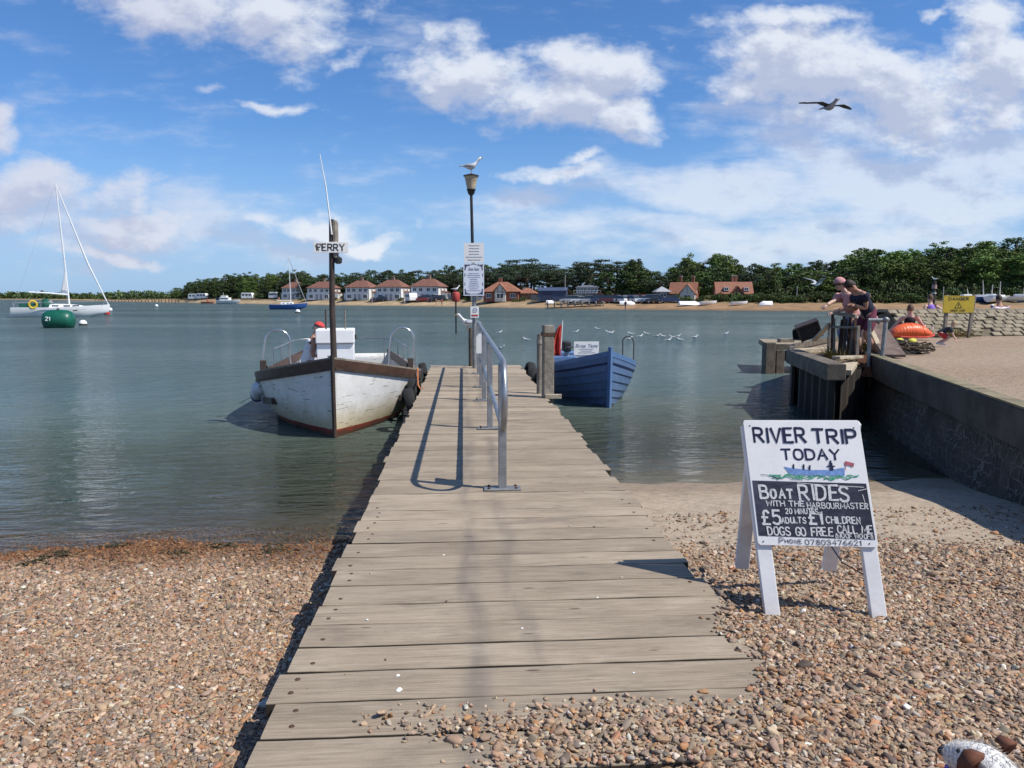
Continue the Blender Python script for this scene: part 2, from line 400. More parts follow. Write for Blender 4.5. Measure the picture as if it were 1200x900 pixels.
def sheet(name, xs, ys, zf, colf, mat_, kind='structure'):
    X, Y = np.meshgrid(xs, ys); Z = zf(X, Y); n, m = X.shape
    me = bpy.data.meshes.new(name)
    V = np.stack([X, Y, Z], -1).reshape(-1, 3)
    i = np.arange(n*m).reshape(n, m); F = np.stack([i[:-1, :-1], i[:-1, 1:], i[1:, 1:], i[1:, :-1]], -1).reshape(-1, 4)
    me.from_pydata(V.tolist(), [], F.tolist()); me.materials.append(mat_)
    at = me.color_attributes.new('tint', 'FLOAT_COLOR', 'POINT')
    C = np.ones((n*m, 4)); C[:, :3] = colf(X, Y, Z).reshape(-1, 3); at.data.foreach_set('color', C.ravel())
    me.polygons.foreach_set('use_smooth', [True]*len(me.polygons))
    o = bpy.data.objects.new(name, me); COL.objects.link(o); return tag(o, kind=kind)
def sandmask(x, y):
    r = sst(4.5, 5.6, y + .5*wob(x, y, 1.6))*sst(1.1, 1.6, x)
    l = sst(5.6, 6.2, y + .35*wob(x, y, 2.2))*sst(-2.6, -1.6, x)*(x < .5)*1.0
    r2 = sst(3.3, 4.2, y+.6*wob(x+4, y, 2.0))*sst(1.2, 1.5, x)*sst(2.7, 1.9, x+.3*wob(x, y, 3))*.6
    return np.clip(np.maximum(np.maximum(r, l), r2), 0, 1)
def beachcol(X, Y, Z):
    wet = sst(.13, .03, Z + .03*wob(X, Y, 3.5))*(1-.55*sst(1.0, 1.6, X))
    return np.stack([sandmask(X, Y), wet, sst(-.05, -.5, Z)], -1)
GM = ground_material()
sheet('beach', nonuni(-9, 7.6, .09, -900, 900), nonuni(.4, 11.5, .09, -600, 60), zb, beachcol, GM)

def water_material():
    m, t, b = newmat('river_water'); t.n.remove(b); out = t.n['Material Output']
    tc = t.new('ShaderNodeTexCoord').outputs['Object']
    cd_ = t.new('ShaderNodeAttribute', attribute_name='tint'); sx = t.new('ShaderNodeSeparateColor'); t.link(cd_.outputs['Color'], sx.inputs[0])
    deep = sx.outputs[0]
    n1 = t.noise(t.mapping(tc, scale=(.55, 1.25, 1), rot=(0, 0, R(-14))), 1.5, 3, .55, .5)
    n2 = t.noise(t.mapping(tc, scale=(.45, 1.5, 1), rot=(0, 0, R(9))), 4.2, 4, .6, .5)
    n3 = t.noise(t.mapping(tc, scale=(.25, 1.0, 1)), .22, 3, .5)
    amp = t.maprange(t.noise(t.mapping(tc, scale=(.25, 1, 1), loc=(5, 0, 0)), .07, 4, .6), .36, .62, .55, 1.15)
    h = t.math('MULTIPLY', t.math('ADD', t.math('ADD', t.math('MULTIPLY', n1, 1.0), t.math('MULTIPLY', n2, .62)), t.math('MULTIPLY', n3, .7)), amp)
    sxy = t.new('ShaderNodeSeparateXYZ'); t.link(tc, sxy.inputs[0])
    calm = t.math('MULTIPLY', t.maprange(deep, 0, .8, .35, 1.0), t.maprange(sxy.outputs[1], 8, 40, .62, 1.0))
    h = t.math('MULTIPLY', h, t.maprange(sxy.outputs[1], 25, 140, 1.0, 2.6))
    nb = t.new('ShaderNodeBump'); t.link(h, nb.inputs['Height']); t.link(t.math('MULTIPLY', calm, WAVE_S), nb.inputs['Strength']); nb.inputs['Distance'].default_value = WAVE_D
    nor = nb.outputs[0]
    pat = t.noise(t.mapping(tc, scale=(.12, .5, 1)), .12, 4, .6)
    body = t.mixc(t.maprange(pat, .35, .65), WATER_A, WATER_B)
    body = t.mixc(t.maprange(sx.outputs[1], .1, .95, .85, 0), body, (.085, .092, .050))
    dif = t.new('ShaderNodeBsdfDiffuse'); t.link(body, dif.inputs['Color']); t.link(nor, dif.inputs['Normal'])
    tr = t.new('ShaderNodeBsdfTransparent'); tr.inputs[0].default_value = (.80, .84, .74, 1)
    mx = t.new('ShaderNodeMixShader'); t.link(t.maprange(deep, 0, 1, .05, 1.0, smooth=False), mx.inputs[0]); t.link(tr.outputs[0], mx.inputs[1]); t.link(dif.outputs[0], mx.inputs[2])
    gl = t.new('ShaderNodeBsdfGlossy'); gl.inputs['Roughness'].default_value = .05; t.link(nor, gl.inputs['Normal'])
    fr = t.new('ShaderNodeFresnel'); fr.inputs['IOR'].default_value = 1.33; t.link(nor, fr.inputs['Normal'])
    m2 = t.new('ShaderNodeMixShader'); t.link(t.math('MULTIPLY', fr.outputs[0], .92), m2.inputs[0]); t.link(mx.outputs[0], m2.inputs[1]); t.link(gl.outputs[0], m2.inputs[2])
    t.link(m2.outputs[0], out.inputs['Surface'])
    return m
WAVE_S, WAVE_D = .8, .50
WATER_A, WATER_B = (.080, .126, .128), (.108, .150, .148)
def waterdepth(X, Y, Z):
    d = np.where((np.abs(X) < 400) & (Y < 40), -zb(X, Y), 2.0); k = np.clip(d/.75, 0, 1)**.72; k2 = np.clip(d/1.25, 0, 1)
    return np.stack([k, k2, k], -1)
sheet('water', nonuni(-9, 8, .2, -5000, 5000), nonuni(4.5, 12, .2, -60, 5500), lambda X, Y: X*0+.004*wob(X, Y, 1.0), waterdepth, water_material())

# far bank ------------------------------------------------------------
WLP = [(-260, 351.0), (0, 351.0), (60, 351.8), (120, 353), (240, 355.4), (330, 356.8), (440, 358.3), (530, 359.4), (590, 360.6), (700, 362.4), (800, 363.4), (900, 364.2), (1000, 364.9), (1200, 366.2), (1500, 368)]
def wl(px): return float(np.interp(px, [p[0] for p in WLP], [p[1] for p in WLP]))
def bank_z(s, px):
    low = np.interp(px, [150, 235], [0, 1])
    hi = np.interp(s, [-60, -4, 0, 3, 8, 13, 22, 40, 70, 160, 420], [-4, -.5, 0, .35, 1.0, 1.5, 1.9, 2.3, 3.2, 6, 9])
    lo = np.interp(s, [-60, -4, 0, 3, 10, 40, 200, 2500], [-4, -.5, 0, .4, .8, 1.1, 1.3, 2.0])
    rg = np.interp(px, [950, 1150], [0, 1])*np.interp(s, [20, 34, 60], [0, 2.0, 3.2])
    return float(lo*(1-low)+hi*low+rg)
def FB(px, s):
    """a point on the far bank: s metres inland of the waterline seen at column px"""
    w = G(px, wl(px), 0.0); d = Vector((w.x, w.y, 0)); L = d.length; d.normalize()
    p = d*(L+s); return Vector((p.x, p.y, bank_z(s, px)))
def far_bank():
    S = [-60, -12, -4, 0, 1.5, 3, 5, 8, 10.5, 13, 17, 22, 30, 40, 55, 80, 120, 200, 420]
    mb = MB(); rows = []
    for px in list(range(-260, 1520, 12)):
        row = []
        for s in S:
            s2 = s if (px > 200 or s <= 40) else 40+(s-40)*6
            p = FB(px, s2); p.z += .1*math.sin(px*.31+s)*(s > 8)
            mb.cc = (1, 1, 1)
            sandy = s <= 9.5
            if sandy:
                k = np.interp(px, [500, 760], [0, 1]); c = np.array((.40, .30, .19))*(1-k)+np.array((.29, .185, .105))*k
                if s <= 1.5: c = c*.72
            else:
                c = np.array((.16, .13, .06)) if s > 17 else np.array((.24, .18, .10))
                if px < 215: c = np.array((.26, .20, .10)) if s < 100 else np.array((.10, .12, .06))
            row.append((p, tuple(c)))
        rows.append(row)
    vs = [q[0] for r in rows for q in r]; n = len(S); mb.v = [tuple(p) for p in vs]; mb.c = [q[1] for r in rows for q in r]
    for i in range(len(rows)-1):
        for k in range(n-1): mb.f.append((i*n+k, i*n+k+1, (i+1)*n+k+1, (i+1)*n+k)); mb.m.append(0)
    m, t, b = newmat('far_shore'); at = t.new('ShaderNodeAttribute', attribute_name='tint')
    tc = t.new('ShaderNodeTexCoord').outputs['Object']
    nz = t.noise(tc, .35, 7, .65)
    c = t.mixc(t.maprange(nz, .3, .7), t.mixc(1, at.outputs['Color'], (.72, .74, .72), 'MULTIPLY'), t.mixc(1, at.outputs['Color'], (1.2, 1.15, 1.1), 'MULTIPLY'))
    t.link(c, b.inputs['Base Color']); b.inputs['Roughness'].default_value = .9; b.inputs['Specular IOR Level'].default_value = .15
    o = mb.build('far_shore_ground', m, smooth=True, vcol=True); tag(o, kind='structure')
far_bank()

# upper beach behind the sea wall -------------------------------------------------
def wallx(y): return 7.6-(13.6-y)*.328
ZU = 1.13
def upper_left(y):
    if y < 13.3: return wallx(y)+.18
    return float(np.interp(y, [13.3, 13.9, 14.8, 18, 20.5, 22.5], [wallx(13.3)+.18, 7.0, 6.75, 8.2, 10.2, 12.4]))
def upper_beach():
    ys = list(np.arange(-8, 22.6, .45)); cols = [0, .2, .5, .9, 1.4, 2, 2.8, 3.8, 5, 6.5, 8.5, 11, 15, 22, 35, 60, 120]
    V, C = [], []
    for y in ys:
        for c in cols:
            x = upper_left(y)+c; z = ZU-.02+.04*float(wob(x, y, .9))*min(1, c)
            if y > 14.2: z -= .22*max(0, 1-c/1.2)
            V.append((x, y, z)); C.append((.32+.3*float(wob(x, y, .7)), 0, 0, 1))
    n = len(cols); F = [(i*n+k, i*n+k+1, (i+1)*n+k+1, (i+1)*n+k) for i in range(len(ys)-1) for k in range(n-1)]
    # edge facing the river, sloping into the water
    me = bpy.data.meshes.new('upper_beach'); b0 = len(V)
    for i, y in enumerate(ys):
        x, y_, z = V[i*n]; dd = -.25
        V.append((x-dd, y+dd*.3, -1.0 if y > 13.6 else z-.3)); C.append((.2, .6, 0, 1))
    for i in range(len(ys)-1): F.append((i*n, (i+1)*n, b0+i+1, b0+i))
    me.from_pydata(V, [], F); me.materials.append(GM)
    at = me.color_attributes.new('tint', 'FLOAT_COLOR', 'POINT'); at.data.foreach_set('color', [q for c in C for q in c])
    me.polygons.foreach_set('use_smooth', [True]*len(F)); me.update()
    o = bpy.data.objects.new('upper_beach', me); COL.objects.link(o); tag(o, kind='structure')
upper_beach()

# =================================================================== SEA WALL
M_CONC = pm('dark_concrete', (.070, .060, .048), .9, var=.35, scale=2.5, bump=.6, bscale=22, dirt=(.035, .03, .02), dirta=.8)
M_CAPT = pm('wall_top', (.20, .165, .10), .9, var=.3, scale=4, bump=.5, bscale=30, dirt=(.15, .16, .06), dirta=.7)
def net_material():
    m, t, b = newmat('wire_netting')
    tc = t.new('ShaderNodeTexCoord').outputs['Object']
    w = t.vmath('ADD', tc, t.vmath('SCALE', t.new('ShaderNodeTexNoise').outputs['Color'])); w.node.inputs[1].links[0].from_node.inputs['Scale'].default_value = .06
    vo = t.new('ShaderNodeTexVoronoi', feature='DISTANCE_TO_EDGE'); t.link(t.mapping(w, scale=(1, 1, .55)), vo.inputs['Vector']); vo.inputs['Scale'].default_value = 15; vo.inputs['Randomness'].default_value = .55
    line = t.maprange(vo.outputs['Distance'], .03, .10, 1, 0)
    n = t.noise(tc, 3, 6, .7)
    back = t.mixc(t.maprange(n, .35, .65), (.022, .018, .014), (.065, .052, .036))
    fade = t.maprange(t.noise(tc, 1.2, 4, .6), .3, .62)
    t.link(t.mixc(t.math('MULTIPLY', line, fade), back, (.15, .14, .12)), b.inputs['Base Color']); b.inputs['Roughness'].default_value = .85
    t.link(t.bump(t.math('ADD', t.math('MULTIPLY', line, .6), n), .8, .02), b.inputs['Normal'])
    return m
sw = thing('sea_wall', 'dark sea wall with wire netting and a weathered concrete capping beside the upper beach', 'sea wall', (wallx(5), 5, 0))
wn_ = Vector((-math.cos(R(18.2)), math.sin(R(18.2)), 0))
ysw = [-6+.7*i for i in range(29)]; ysw = [y for y in ysw if y < 13.5]+[13.5]
cap, body = [], []
for i, y in enumerate(ysw):
    P = Vector((wallx(y), y, 0)); j = .012*math.sin(i*2.3)
    cap.append([P+wn_*(.02+j)+Vector((0, 0, .76)), P+wn_*(.02+j)+Vector((0, 0, 1.12+j)), P+wn_*0+Vector((0, 0, 1.145+j)), P-wn_*.17+Vector((0, 0, 1.15-j)), P-wn_*.19+Vector((0, 0, 1.13)), P-wn_*.19+Vector((0, 0, .76))])
    # netted face bulges and sags
    row = []
    for k in range(9):
        t_ = k/8; bul = -.10+.16*math.sin(t_*2.6)*(.7+.3*math.sin(i*.9+k))+.04*math.sin(i*1.7+k*2)
        row.append(P+wn_*(-.02+bul*.6+t_*.10)+Vector((0, 0, .80-t_*1.9)))
    body.append(row)
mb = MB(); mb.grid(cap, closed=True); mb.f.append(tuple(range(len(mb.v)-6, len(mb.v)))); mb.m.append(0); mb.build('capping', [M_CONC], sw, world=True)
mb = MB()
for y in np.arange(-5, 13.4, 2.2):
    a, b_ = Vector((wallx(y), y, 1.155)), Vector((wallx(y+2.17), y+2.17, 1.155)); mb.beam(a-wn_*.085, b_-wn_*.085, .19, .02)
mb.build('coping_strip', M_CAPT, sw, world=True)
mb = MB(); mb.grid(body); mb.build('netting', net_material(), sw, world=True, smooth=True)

# sheet piles of the quay corner ---------------------------------------------------
M_PILE = pm('tarred_piling', (.030, .026, .022), .75, var=.4, scale=3, bump=.5, bscale=12, dirt=(.07, .04, .02), dirta=.6, stretch=(1, 1, .2))
M_TIMB = pm('grey_timber', (.23, .20, .16), .85, var=.3, scale=7, bump=.6, bscale=30, dirt=(.10, .085, .06), dirta=.6, stretch=(1, 1, 1))
M_TIMBD = pm('dark_weathered_timber', (.13, .105, .078), .85, var=.35, scale=5, bump=.6, bscale=30, dirt=(.06, .05, .035), dirta=.6)
M_TIMB2 = pm('pale_timber', (.42, .35, .25), .85, var=.25, scale=8, bump=.5, bscale=30, dirt=(.2, .15, .09), dirta=.5)
M_DIRT = pm('quay_dirt', (.16, .115, .065), .95, var=.4, scale=9, bump=1.0, bscale=30, dirt=(.06, .05, .025), dirta=.7)
QA, QB = Vector((5.93, 11.45, 0)), Vector((6.70, 14.70, 0)); QC = Vector((7.66, 13.42, 0)); QD = Vector((7.2, 15.1, 0))
q = thing('quay_corner', 'timber capped quay corner on dark piling at the end of the sea wall', 'quay', (6.3, 12.5, 0))
def corr(a, b, z0, z1, n, dep, off):
    d = (b-a); nn = Vector((-d.y, d.x, 0)).normalized()
    if nn.dot(Vector((-1, -.4, 0))) < 0: nn = -nn
    return [[a+d*(i/n)+nn*(off+dep*(1 if (i//2) % 2 else 0)*1.0)+Vector((0, 0, z)) for z in (z0, z1)] for i in range(n+1)]
mb = MB(); q0 = QA+Vector((.22, .25, 0)); q1 = QB+Vector((.16, 0, 0))
mb.grid(corr(q1, q0, -2, .93, 22, .09, 0)); mb.grid(corr(q0, QC+Vector((.05, .1, 0)), -2, .95, 22, .09, 0)); mb.grid(corr(QD+Vector((.4, .5, 0)), q1, -2, .93, 6, .05, 0)); mb.build('piling', M_PILE, q, world=True)
dq = (QB-QA).normalized()
mb = MB(); mb.beam(QA+Vector((0, 0, 1.02)), QB+Vector((0, 0, 1.02)), .30, .27); mb.build('capping_beam', M_TIMBD, q, world=True, bev=.015)
mb = MB(); mb.beam(QA+Vector((.2, .16, 1.0)), QC+Vector((-.75, -.55, 1.02)), .24, .09)
mb.build('capping_plank', M_TIMB2, q, world=True, bev=.008)
MB().beam(QB+Vector((.1, .1, 1.1)), QD+Vector((.5, .2, 1.1)), .22, .12).build('end_beam', M_TIMB2, q, world=True, bev=.008); MB().beam(Vector((6.5, 12.6, 1.16)), Vector((7.15, 13.0, 1.14)), .16, .05).build('loose_plank', M_TIMB2, q, world=True, bev=.008)
mb = MB(); poly = [QA+Vector((.1, .2, 1.0)), QC+Vector((-.15, .1, 1.02)), QD+Vector((.4, 0, 1.05)), QB+Vector((.05, -.1, 1.03))]; mb.prism(poly, .1, (0, 0, -1))
for _ in range(60):
    a_, b_ = random.random(), random.random(); p = (poly[0]*(1-a_)+poly[3]*a_)*(1-b_)+(poly[1]*(1-a_)+poly[2]*a_)*b_; r_ = random.uniform(.04, .11)
    mb.ell((p.x, p.y, p.z), (r_*1.4, r_, r_*.6), 7, 4, Matrix.Rotation(random.random()*3, 3, 'Z'))
mb.build('rubble_infill', M_DIRT, q, world=True)
mb = MB(); e = Vector((7.28, 12.95, 0)); mb.prism([e+Vector((-.12, .05, .78)), e+Vector((.14, .45, 1.13)), e+Vector((-.10, .2, 1.17))], .22, (.95, -.3, 0)); mb.build('bracket', pm('rusty_block', (.16, .07, .035), .9, var=.3, bump=.4), q, world=True)

rv = thing('timber_revetment', 'dark board revetment holding the beach edge behind the quay corner', 'revetment', (8.2, 18, 0))
mb = MB()
for y_ in np.arange(14.75, 22.2, .26):
    a, b_ = Vector((upper_left(y_)-.03, y_, -.5)), Vector((upper_left(y_+.25)-.03, y_+.25, -.5)); mb.beam(a, b_, .06, 3.05+.08*math.sin(y_*9))
mb.build('boards', M_PILE, rv, world=True)
mb = MB(); mb.grid([[(upper_left(y_)-.10, y_, .92), (upper_left(y_)-.10, y_, 1.06), (upper_left(y_)+.02, y_, 1.06), (upper_left(y_)+.02, y_, .92)] for y_ in np.arange(14.75, 22.3, .5)], closed=True); mb.build('waling', M_TIMBD, rv, world=True)

# =================================================================== JETTY
def deck_material():
    m, t, b = newmat('weathered_deck')
    tc = t.new('ShaderNodeTexCoord').outputs['Object']
    at = t.new('ShaderNodeAttribute', attribute_name='tint')
    sx = t.new('ShaderNodeSeparateColor'); t.link(at.outputs['Color'], sx.inputs[0])
    oz = t.new('ShaderNodeCombineXYZ'); t.link(t.math('MULTIPLY', sx.outputs[1], 37.0), oz.inputs[0]); t.link(t.math('MULTIPLY', sx.outputs[1], 11.0), oz.inputs[2])
    v = t.vmath('ADD', tc, oz.outputs[0])
    g1 = t.noise(t.mapping(v, scale=(1.1, 26, 8)), 3.0, 8, .65, .6)
    g2 = t.noise(t.mapping(v, scale=(.8, 60, 20)), 4.0, 6, .7, .3)
    n = t.noise(v, 1.6, 6, .65)
    c = t.ramp(t.math('ADD', t.math('MULTIPLY', g1, .7), t.math('MULTIPLY', n, .3)), [(.25, (.15, .11, .07)), (.45, (.29, .225, .155)), (.6, (.375, .30, .212)), (.8, (.47, .385, .28))])
    crack = t.maprange(g2, .28, .40, .75, 0); c = t.mixc(crack, c, (.07, .05, .035))
    kv = t.new('ShaderNodeTexVoronoi'); t.link(t.mapping(v, scale=(1, 4, 1)), kv.inputs['Vector']); kv.inputs['Scale'].default_value = 1.7
    knot = t.maprange(kv.outputs['Distance'], .035, .075, .8, 0); c = t.mixc(knot, c, (.075, .05, .035))
    tone = t.maprange(sx.outputs[0], 0, 1, .74, 1.12, smooth=False); hs = t.new('ShaderNodeHueSaturation'); t.link(c, hs.inputs['Color']); t.link(tone, hs.inputs['Value']); hs.inputs['Saturation'].default_value = .92
    # worn grey walking tracks along the middle of the jetty
    sp_ = t.new('ShaderNodeSeparateXYZ'); t.link(tc, sp_.inputs[0])
    x = t.math('ADD', sp_.outputs[0], t.math('MULTIPLY', t.math('SUBTRACT', t.noise(tc, .9, 3, .5), .5), .25))
    def band(x0, w_): return t.maprange(t.math('ABSOLUTE', t.math('SUBTRACT', x, x0)), 0, w_, 1, 0)
    tr = t.math('MULTIPLY', t.math('ADD', band(-.26, .10), t.math('MULTIPLY', band(-.02, .09), .9), clamp=True), t.maprange(t.noise(t.mapping(tc, scale=(2, .35, 1)), 2.2, 4, .6), .34, .62, .05, .6))
    c = t.mixc(tr, hs.outputs[0], (.135, .115, .10))
    st = t.maprange(t.noise(tc, .8, 6, .7), .56, .75, 0, .3); c = t.mixc(st, c, (.20, .155, .115)); bl = t.noise(t.mapping(v, scale=(.7, 2.2, 1)), 2.1, 7, .7); c = t.mixc(t.maprange(bl, .50, .68, 0, .45), c, (.13, .105, .08)); c = t.mixc(t.maprange(bl, .46, .30, 0, .35), c, (.50, .42, .32))
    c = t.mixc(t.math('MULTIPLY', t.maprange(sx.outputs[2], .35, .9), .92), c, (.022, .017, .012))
    t.link(c, b.inputs['Base Color']); b.inputs['Roughness'].default_value = .82; b.inputs['Specular IOR Level'].default_value = .25
    t.link(t.bump(t.math('ADD', g1, t.math('MULTIPLY', g2, .7)), .55, .006), b.inputs['Normal'])
    return m
ZD = .65; JL, JR, JY0, JY1 = -.735, 1.31, 2.30, 17.0
M_DECK = deck_material()
M_UNDER = pm('wet_timber', (.07, .055, .04), .8, var=.4, scale=6, bump=.5, dirt=(.03, .045, .02), dirta=.7)
jet = thing('jetty', 'long weathered plank jetty running out from the shingle over the water', 'jetty', (0.29, 9.5, 0))
mb = MB(); y = JY0; i = 0; nails = []; plank_y = []
while y < JY1:
    w = random.uniform(.215, .262); gap = random.choice((.007, .008, .009, .010, .012)) if y < 7 else random.uniform(.010, .014)
    xl, xr = JL+random.gauss(0, .015), JR+random.gauss(0, .018)
    if y < 2.75: xr = min(xr, 1.24+random.uniform(-.02, .02))
    if 2.7 < y < 2.95: xl -= .03
    skew = random.gauss(0, .003); dz = random.gauss(0, .0008); n = 22; gap += (.004 if random.random() < .2 else 0)
    mb.cc = (random.random(), random.random(), 0)
    rows = []; ph = random.random()*9; am = random.uniform(.0004, .0018)
    for k in range(n+1):
        t_ = k/n; x = xl+(xr-xl)*t_; e0 = y+skew*(t_-.5)+am*math.sin(k*1.3+ph)+random.gauss(0, .0008); e1 = y+w-gap+skew*(t_-.5)+am*math.sin(k*.9+ph*2)+random.gauss(0, .0008)
        chip = .012*max(0, random.gauss(-.9, .7)) if k in (0, n) else 0
        zt = ZD+dz+.0012*math.sin(k*.7+ph)
        r_ = .006+chip*.4
        rows.append([(x, e0, zt-.055), (x, e0+chip*.3, zt-r_), (x, e0+r_, zt), (x, (e0+e1)/2, zt+.0025), (x, e1-r_, zt), (x, e1, zt-r_), (x, e1, zt-.055)])
    b0 = len(mb.v); mb.grid(rows, closed=True)
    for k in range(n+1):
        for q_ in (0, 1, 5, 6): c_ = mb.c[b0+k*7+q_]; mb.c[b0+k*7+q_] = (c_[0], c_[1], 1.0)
    mb.f += [tuple(range(b0, b0+7)), tuple(range(len(mb.v)-7, len(mb.v)))]; mb.m += [0, 0]
    if y < 5.6:
        for bx in (xl+.09, xr-.10):
            for q_ in (.28, .72):
                if random.random() < .5: nails.append((bx+random.gauss(0, .012), y+w*q_, ZD+dz))
    plank_y.append((y, w)); y += w; i += 1
mb.build('decking', M_DECK, jet, world=True, smooth=30, vcol=True)
M_RUST = pm('rusty_iron', (.09, .05, .035), .8, .3, var=.4, scale=30)
bolt = MB().lathe([(.011, -.002), (.011, .0035), (.004, .006)], (0, 0, 0), 8).build('bolt_head', M_RUST, jet)
for k, p in enumerate(nails):
    b_ = bolt if k == 0 else bolt.copy()
    if k: COL.objects.link(b_); b_.parent = jet
    b_.location = Vector(p)-jet.location
mb = MB()
for x in (JL+.12, .29, JR-.12): mb.beam((x, 2.5, ZD-.165), (x, JY1, ZD-.165), .12, .2)
for y in (2.9, 5.5, 8.3, 11.0, 13.8, 16.8): mb.beam((JL+.04, y, ZD-.34), (JR-.04, y, ZD-.34), .16, .15)
mb.build('bearers', M_UNDER, jet, world=True, bev=.01)
for y in (5.5, 8.3, 11.0, 13.8, 16.8):
    for x in (JL+.10, JR-.10):
        m2 = MB(); m2.lathe([(.115, -2.4), (.11, -.5), (.105, ZD-.27)], (x, y-.17, 0), 12); m2.build('pile', M_UNDER, jet, world=True, smooth=True)
# bird droppings: part of the deck's dirt
M_DROP = pm('white_dropping', (.72, .72, .68), .8, var=.1)
for (px, py, r_) in ((466, 791, .010), (468, 808, .014), (742, 788, .008), (430, 726, .007), (612, 736, .007), (520, 650, .008), (700, 700, .006)):
    p = G(px, py, ZD+.0045); mb = MB()
    for k in range(5):
        a_ = random.random()*6.28; d_ = r_*random.uniform(0, .7); rr = r_*random.uniform(.35, .8)
        mb.lathe([(rr, 0), (rr*.7, .002), (rr*.2, .003)], (p.x+d_*math.cos(a_), p.y+d_*math.sin(a_), p.z-.001), 9)
    mb.build('dropping', M_DROP, jet, world=True, smooth=True)

# stones --------------------------------------------------------------------------------
def pebbles():
    rng = np.random.default_rng(3); P, S, C, Q = [], [], [], []
    def field(x0, x1, y0, y1, per, keep, rmed, zf, lift=.25):
        n = int((x1-x0)*(y1-y0)*per); x = rng.uniform(x0, x1, n); y = rng.uniform(y0, y1, n)
        k = keep(x, y); m_ = rng.random(n) < k; x, y = x[m_], y[m_]; n = len(x)
        r = rmed*np.exp(rng.normal(0, .38, n)); r = np.minimum(r, rmed*2.6)
        z = zf(x, y)+r*lift*rng.uniform(.2, 1.6, n)
        P.append(np.stack([x, y, z], 1)); S.append(np.stack([r*rng.uniform(.9, 1.5, n), r*rng.uniform(.65, 1.05, n), r*rng.uniform(.4, .72, n)], 1))
        Q.append(np.stack([rng.normal(0, .38, n), rng.normal(0, .38, n), rng.uniform(0, 6.28, n)], 1))
        pal = np.array([(.36,.245,.16),(.30,.19,.12),(.42,.31,.205),(.27,.20,.145),(.36,.195,.095),(.47,.39,.30),(.185,.145,.11),(.54,.49,.42),(.32,.225,.15),(.40,.275,.185),(.22,.17,.13),(.12,.09,.07),(.33,.165,.09)])
        w_ = np.array([16,13,13,8,9,6,7,2.5,11,12,6,3,4.]); idx = rng.choice(len(pal), n, p=w_/w_.sum())
        c = pal[idx]*np.exp(rng.normal(0, .18, (n, 1)))*np.exp(rng.normal(0, .03, (n, 3)))
        wet = sst(.15, .02, z + .05*wob(x, y, 2.5))[:, None]; c = c*(1-wet)+wet*(c*np.array((.52, .37, .25)))
        C.append(np.minimum(c, .7))
    fov = lambda x, y: (x > -.70*y-.4)*(x < .87*y+.4)
    L = lambda x, y: fov(x, y)*(x < -.70+.05*np.sin(y*7))*np.clip(1-sandmask(x, y)*.75, 0, 1)
    off = lambda x, y: (x > 1.33) | (y < 2.35)
    Rr = lambda x, y: fov(x, y)*off(x, y)*(x < wallx(y)-.1)*np.clip(1-sandmask(x, y)*.93, 0, 1)
    field(-4.2, -.6, 1.5, 4.3, 7500, L, .0070, zb); field(-5.6, -.6, 4.3, 7.3, 3800, L, .0088, zb); field(-4.6, -.6, 1.6, 7.0, 110, L, .0125, zb)
    field(-.9, 4.2, 1.45, 3.9, 6800, Rr, .0078, zb); field(1.2, 6.0, 3.9, 6.6, 3600, Rr, .0090, zb); field(-.9, 4.6, 1.5, 5.0, 120, Rr, .0130, zb)
    # spilled over the shore end of the planks
    zdk = lambda x, y: x*0+ZD
    def spill(x, y):
        e = .55*np.exp(-((y-2.60)/.075)**2)*sst(-.52, .05, x) + .95*sst(2.63, 2.52, y + .05*np.sin(x*5))*sst(-.15, .35, x)*.9
        right = sst(.02, .20, x-(1.30-.16*np.clip(4.1-y, 0, 1.6)+.05*np.sin(y*9)))*sst(4.3, 3.6, y)
        return np.clip(np.maximum(e, right), 0, 1)*(x < 1.36)
    field(JL, 1.36, 2.30, 4.4, 6500, spill, .0080, zdk, .5)
    field(JL, 1.30, 2.5, 6.5, 9, lambda x, y: x*0+np.exp(-(y-2.5)/1.2), .006, zdk, .5)
    P, S, C, Q = map(np.concatenate, (P, S, C, Q)); n = len(P); print('pebbles', n)
    me = bpy.data.meshes.new('shingle'); me.vertices.add(n); me.vertices.foreach_set('co', P.astype(np.float32).ravel())
    for nm, A in (('sz', S), ('rt', Q)):
        a_ = me.attributes.new(nm, 'FLOAT_VECTOR', 'POINT'); a_.data.foreach_set('vector', A.astype(np.float32).ravel())
    a_ = me.attributes.new('col', 'FLOAT_COLOR', 'POINT'); a_.data.foreach_set('color', np.concatenate([C, np.ones((n, 1))], 1).astype(np.float32).ravel())
    m, t, b = newmat('pebble'); at = t.new('ShaderNodeAttribute', attribute_name='col', attribute_type='INSTANCER')
    tc = t.new('ShaderNodeTexCoord').outputs['Object']; g = t.new('ShaderNodeNewGeometry').outputs['Position']; nn = t.noise(g, 220, 3, .6)
    t.link(t.mixc(t.maprange(nn, .35, .65, 0, .3), at.outputs['Color'], t.mixc(1, at.outputs['Color'], (.55, .5, .46), 'MULTIPLY')), b.inputs['Base Color']); b.inputs['Roughness'].default_value = .7; b.inputs['Specular IOR Level'].default_value = .3
    me.materials.append(m)
    o = bpy.data.objects.new('shingle', me); COL.objects.link(o)
    tag(o, 'brown and grey shingle stones lying loose over the beach', 'shingle', kind='stuff')
    ng = bpy.data.node_groups.new('scatter_stones', 'GeometryNodeTree')
    ng.interface.new_socket('Geometry', in_out='INPUT', socket_type='NodeSocketGeometry'); ng.interface.new_socket('Geometry', in_out='OUTPUT', socket_type='NodeSocketGeometry')
    N, Lk = ng.nodes, ng.links
    gi, go = N.new('NodeGroupInput'), N.new('NodeGroupOutput')
    ico = N.new('GeometryNodeMeshIcoSphere'); ico.inputs['Subdivisions'].default_value = 2
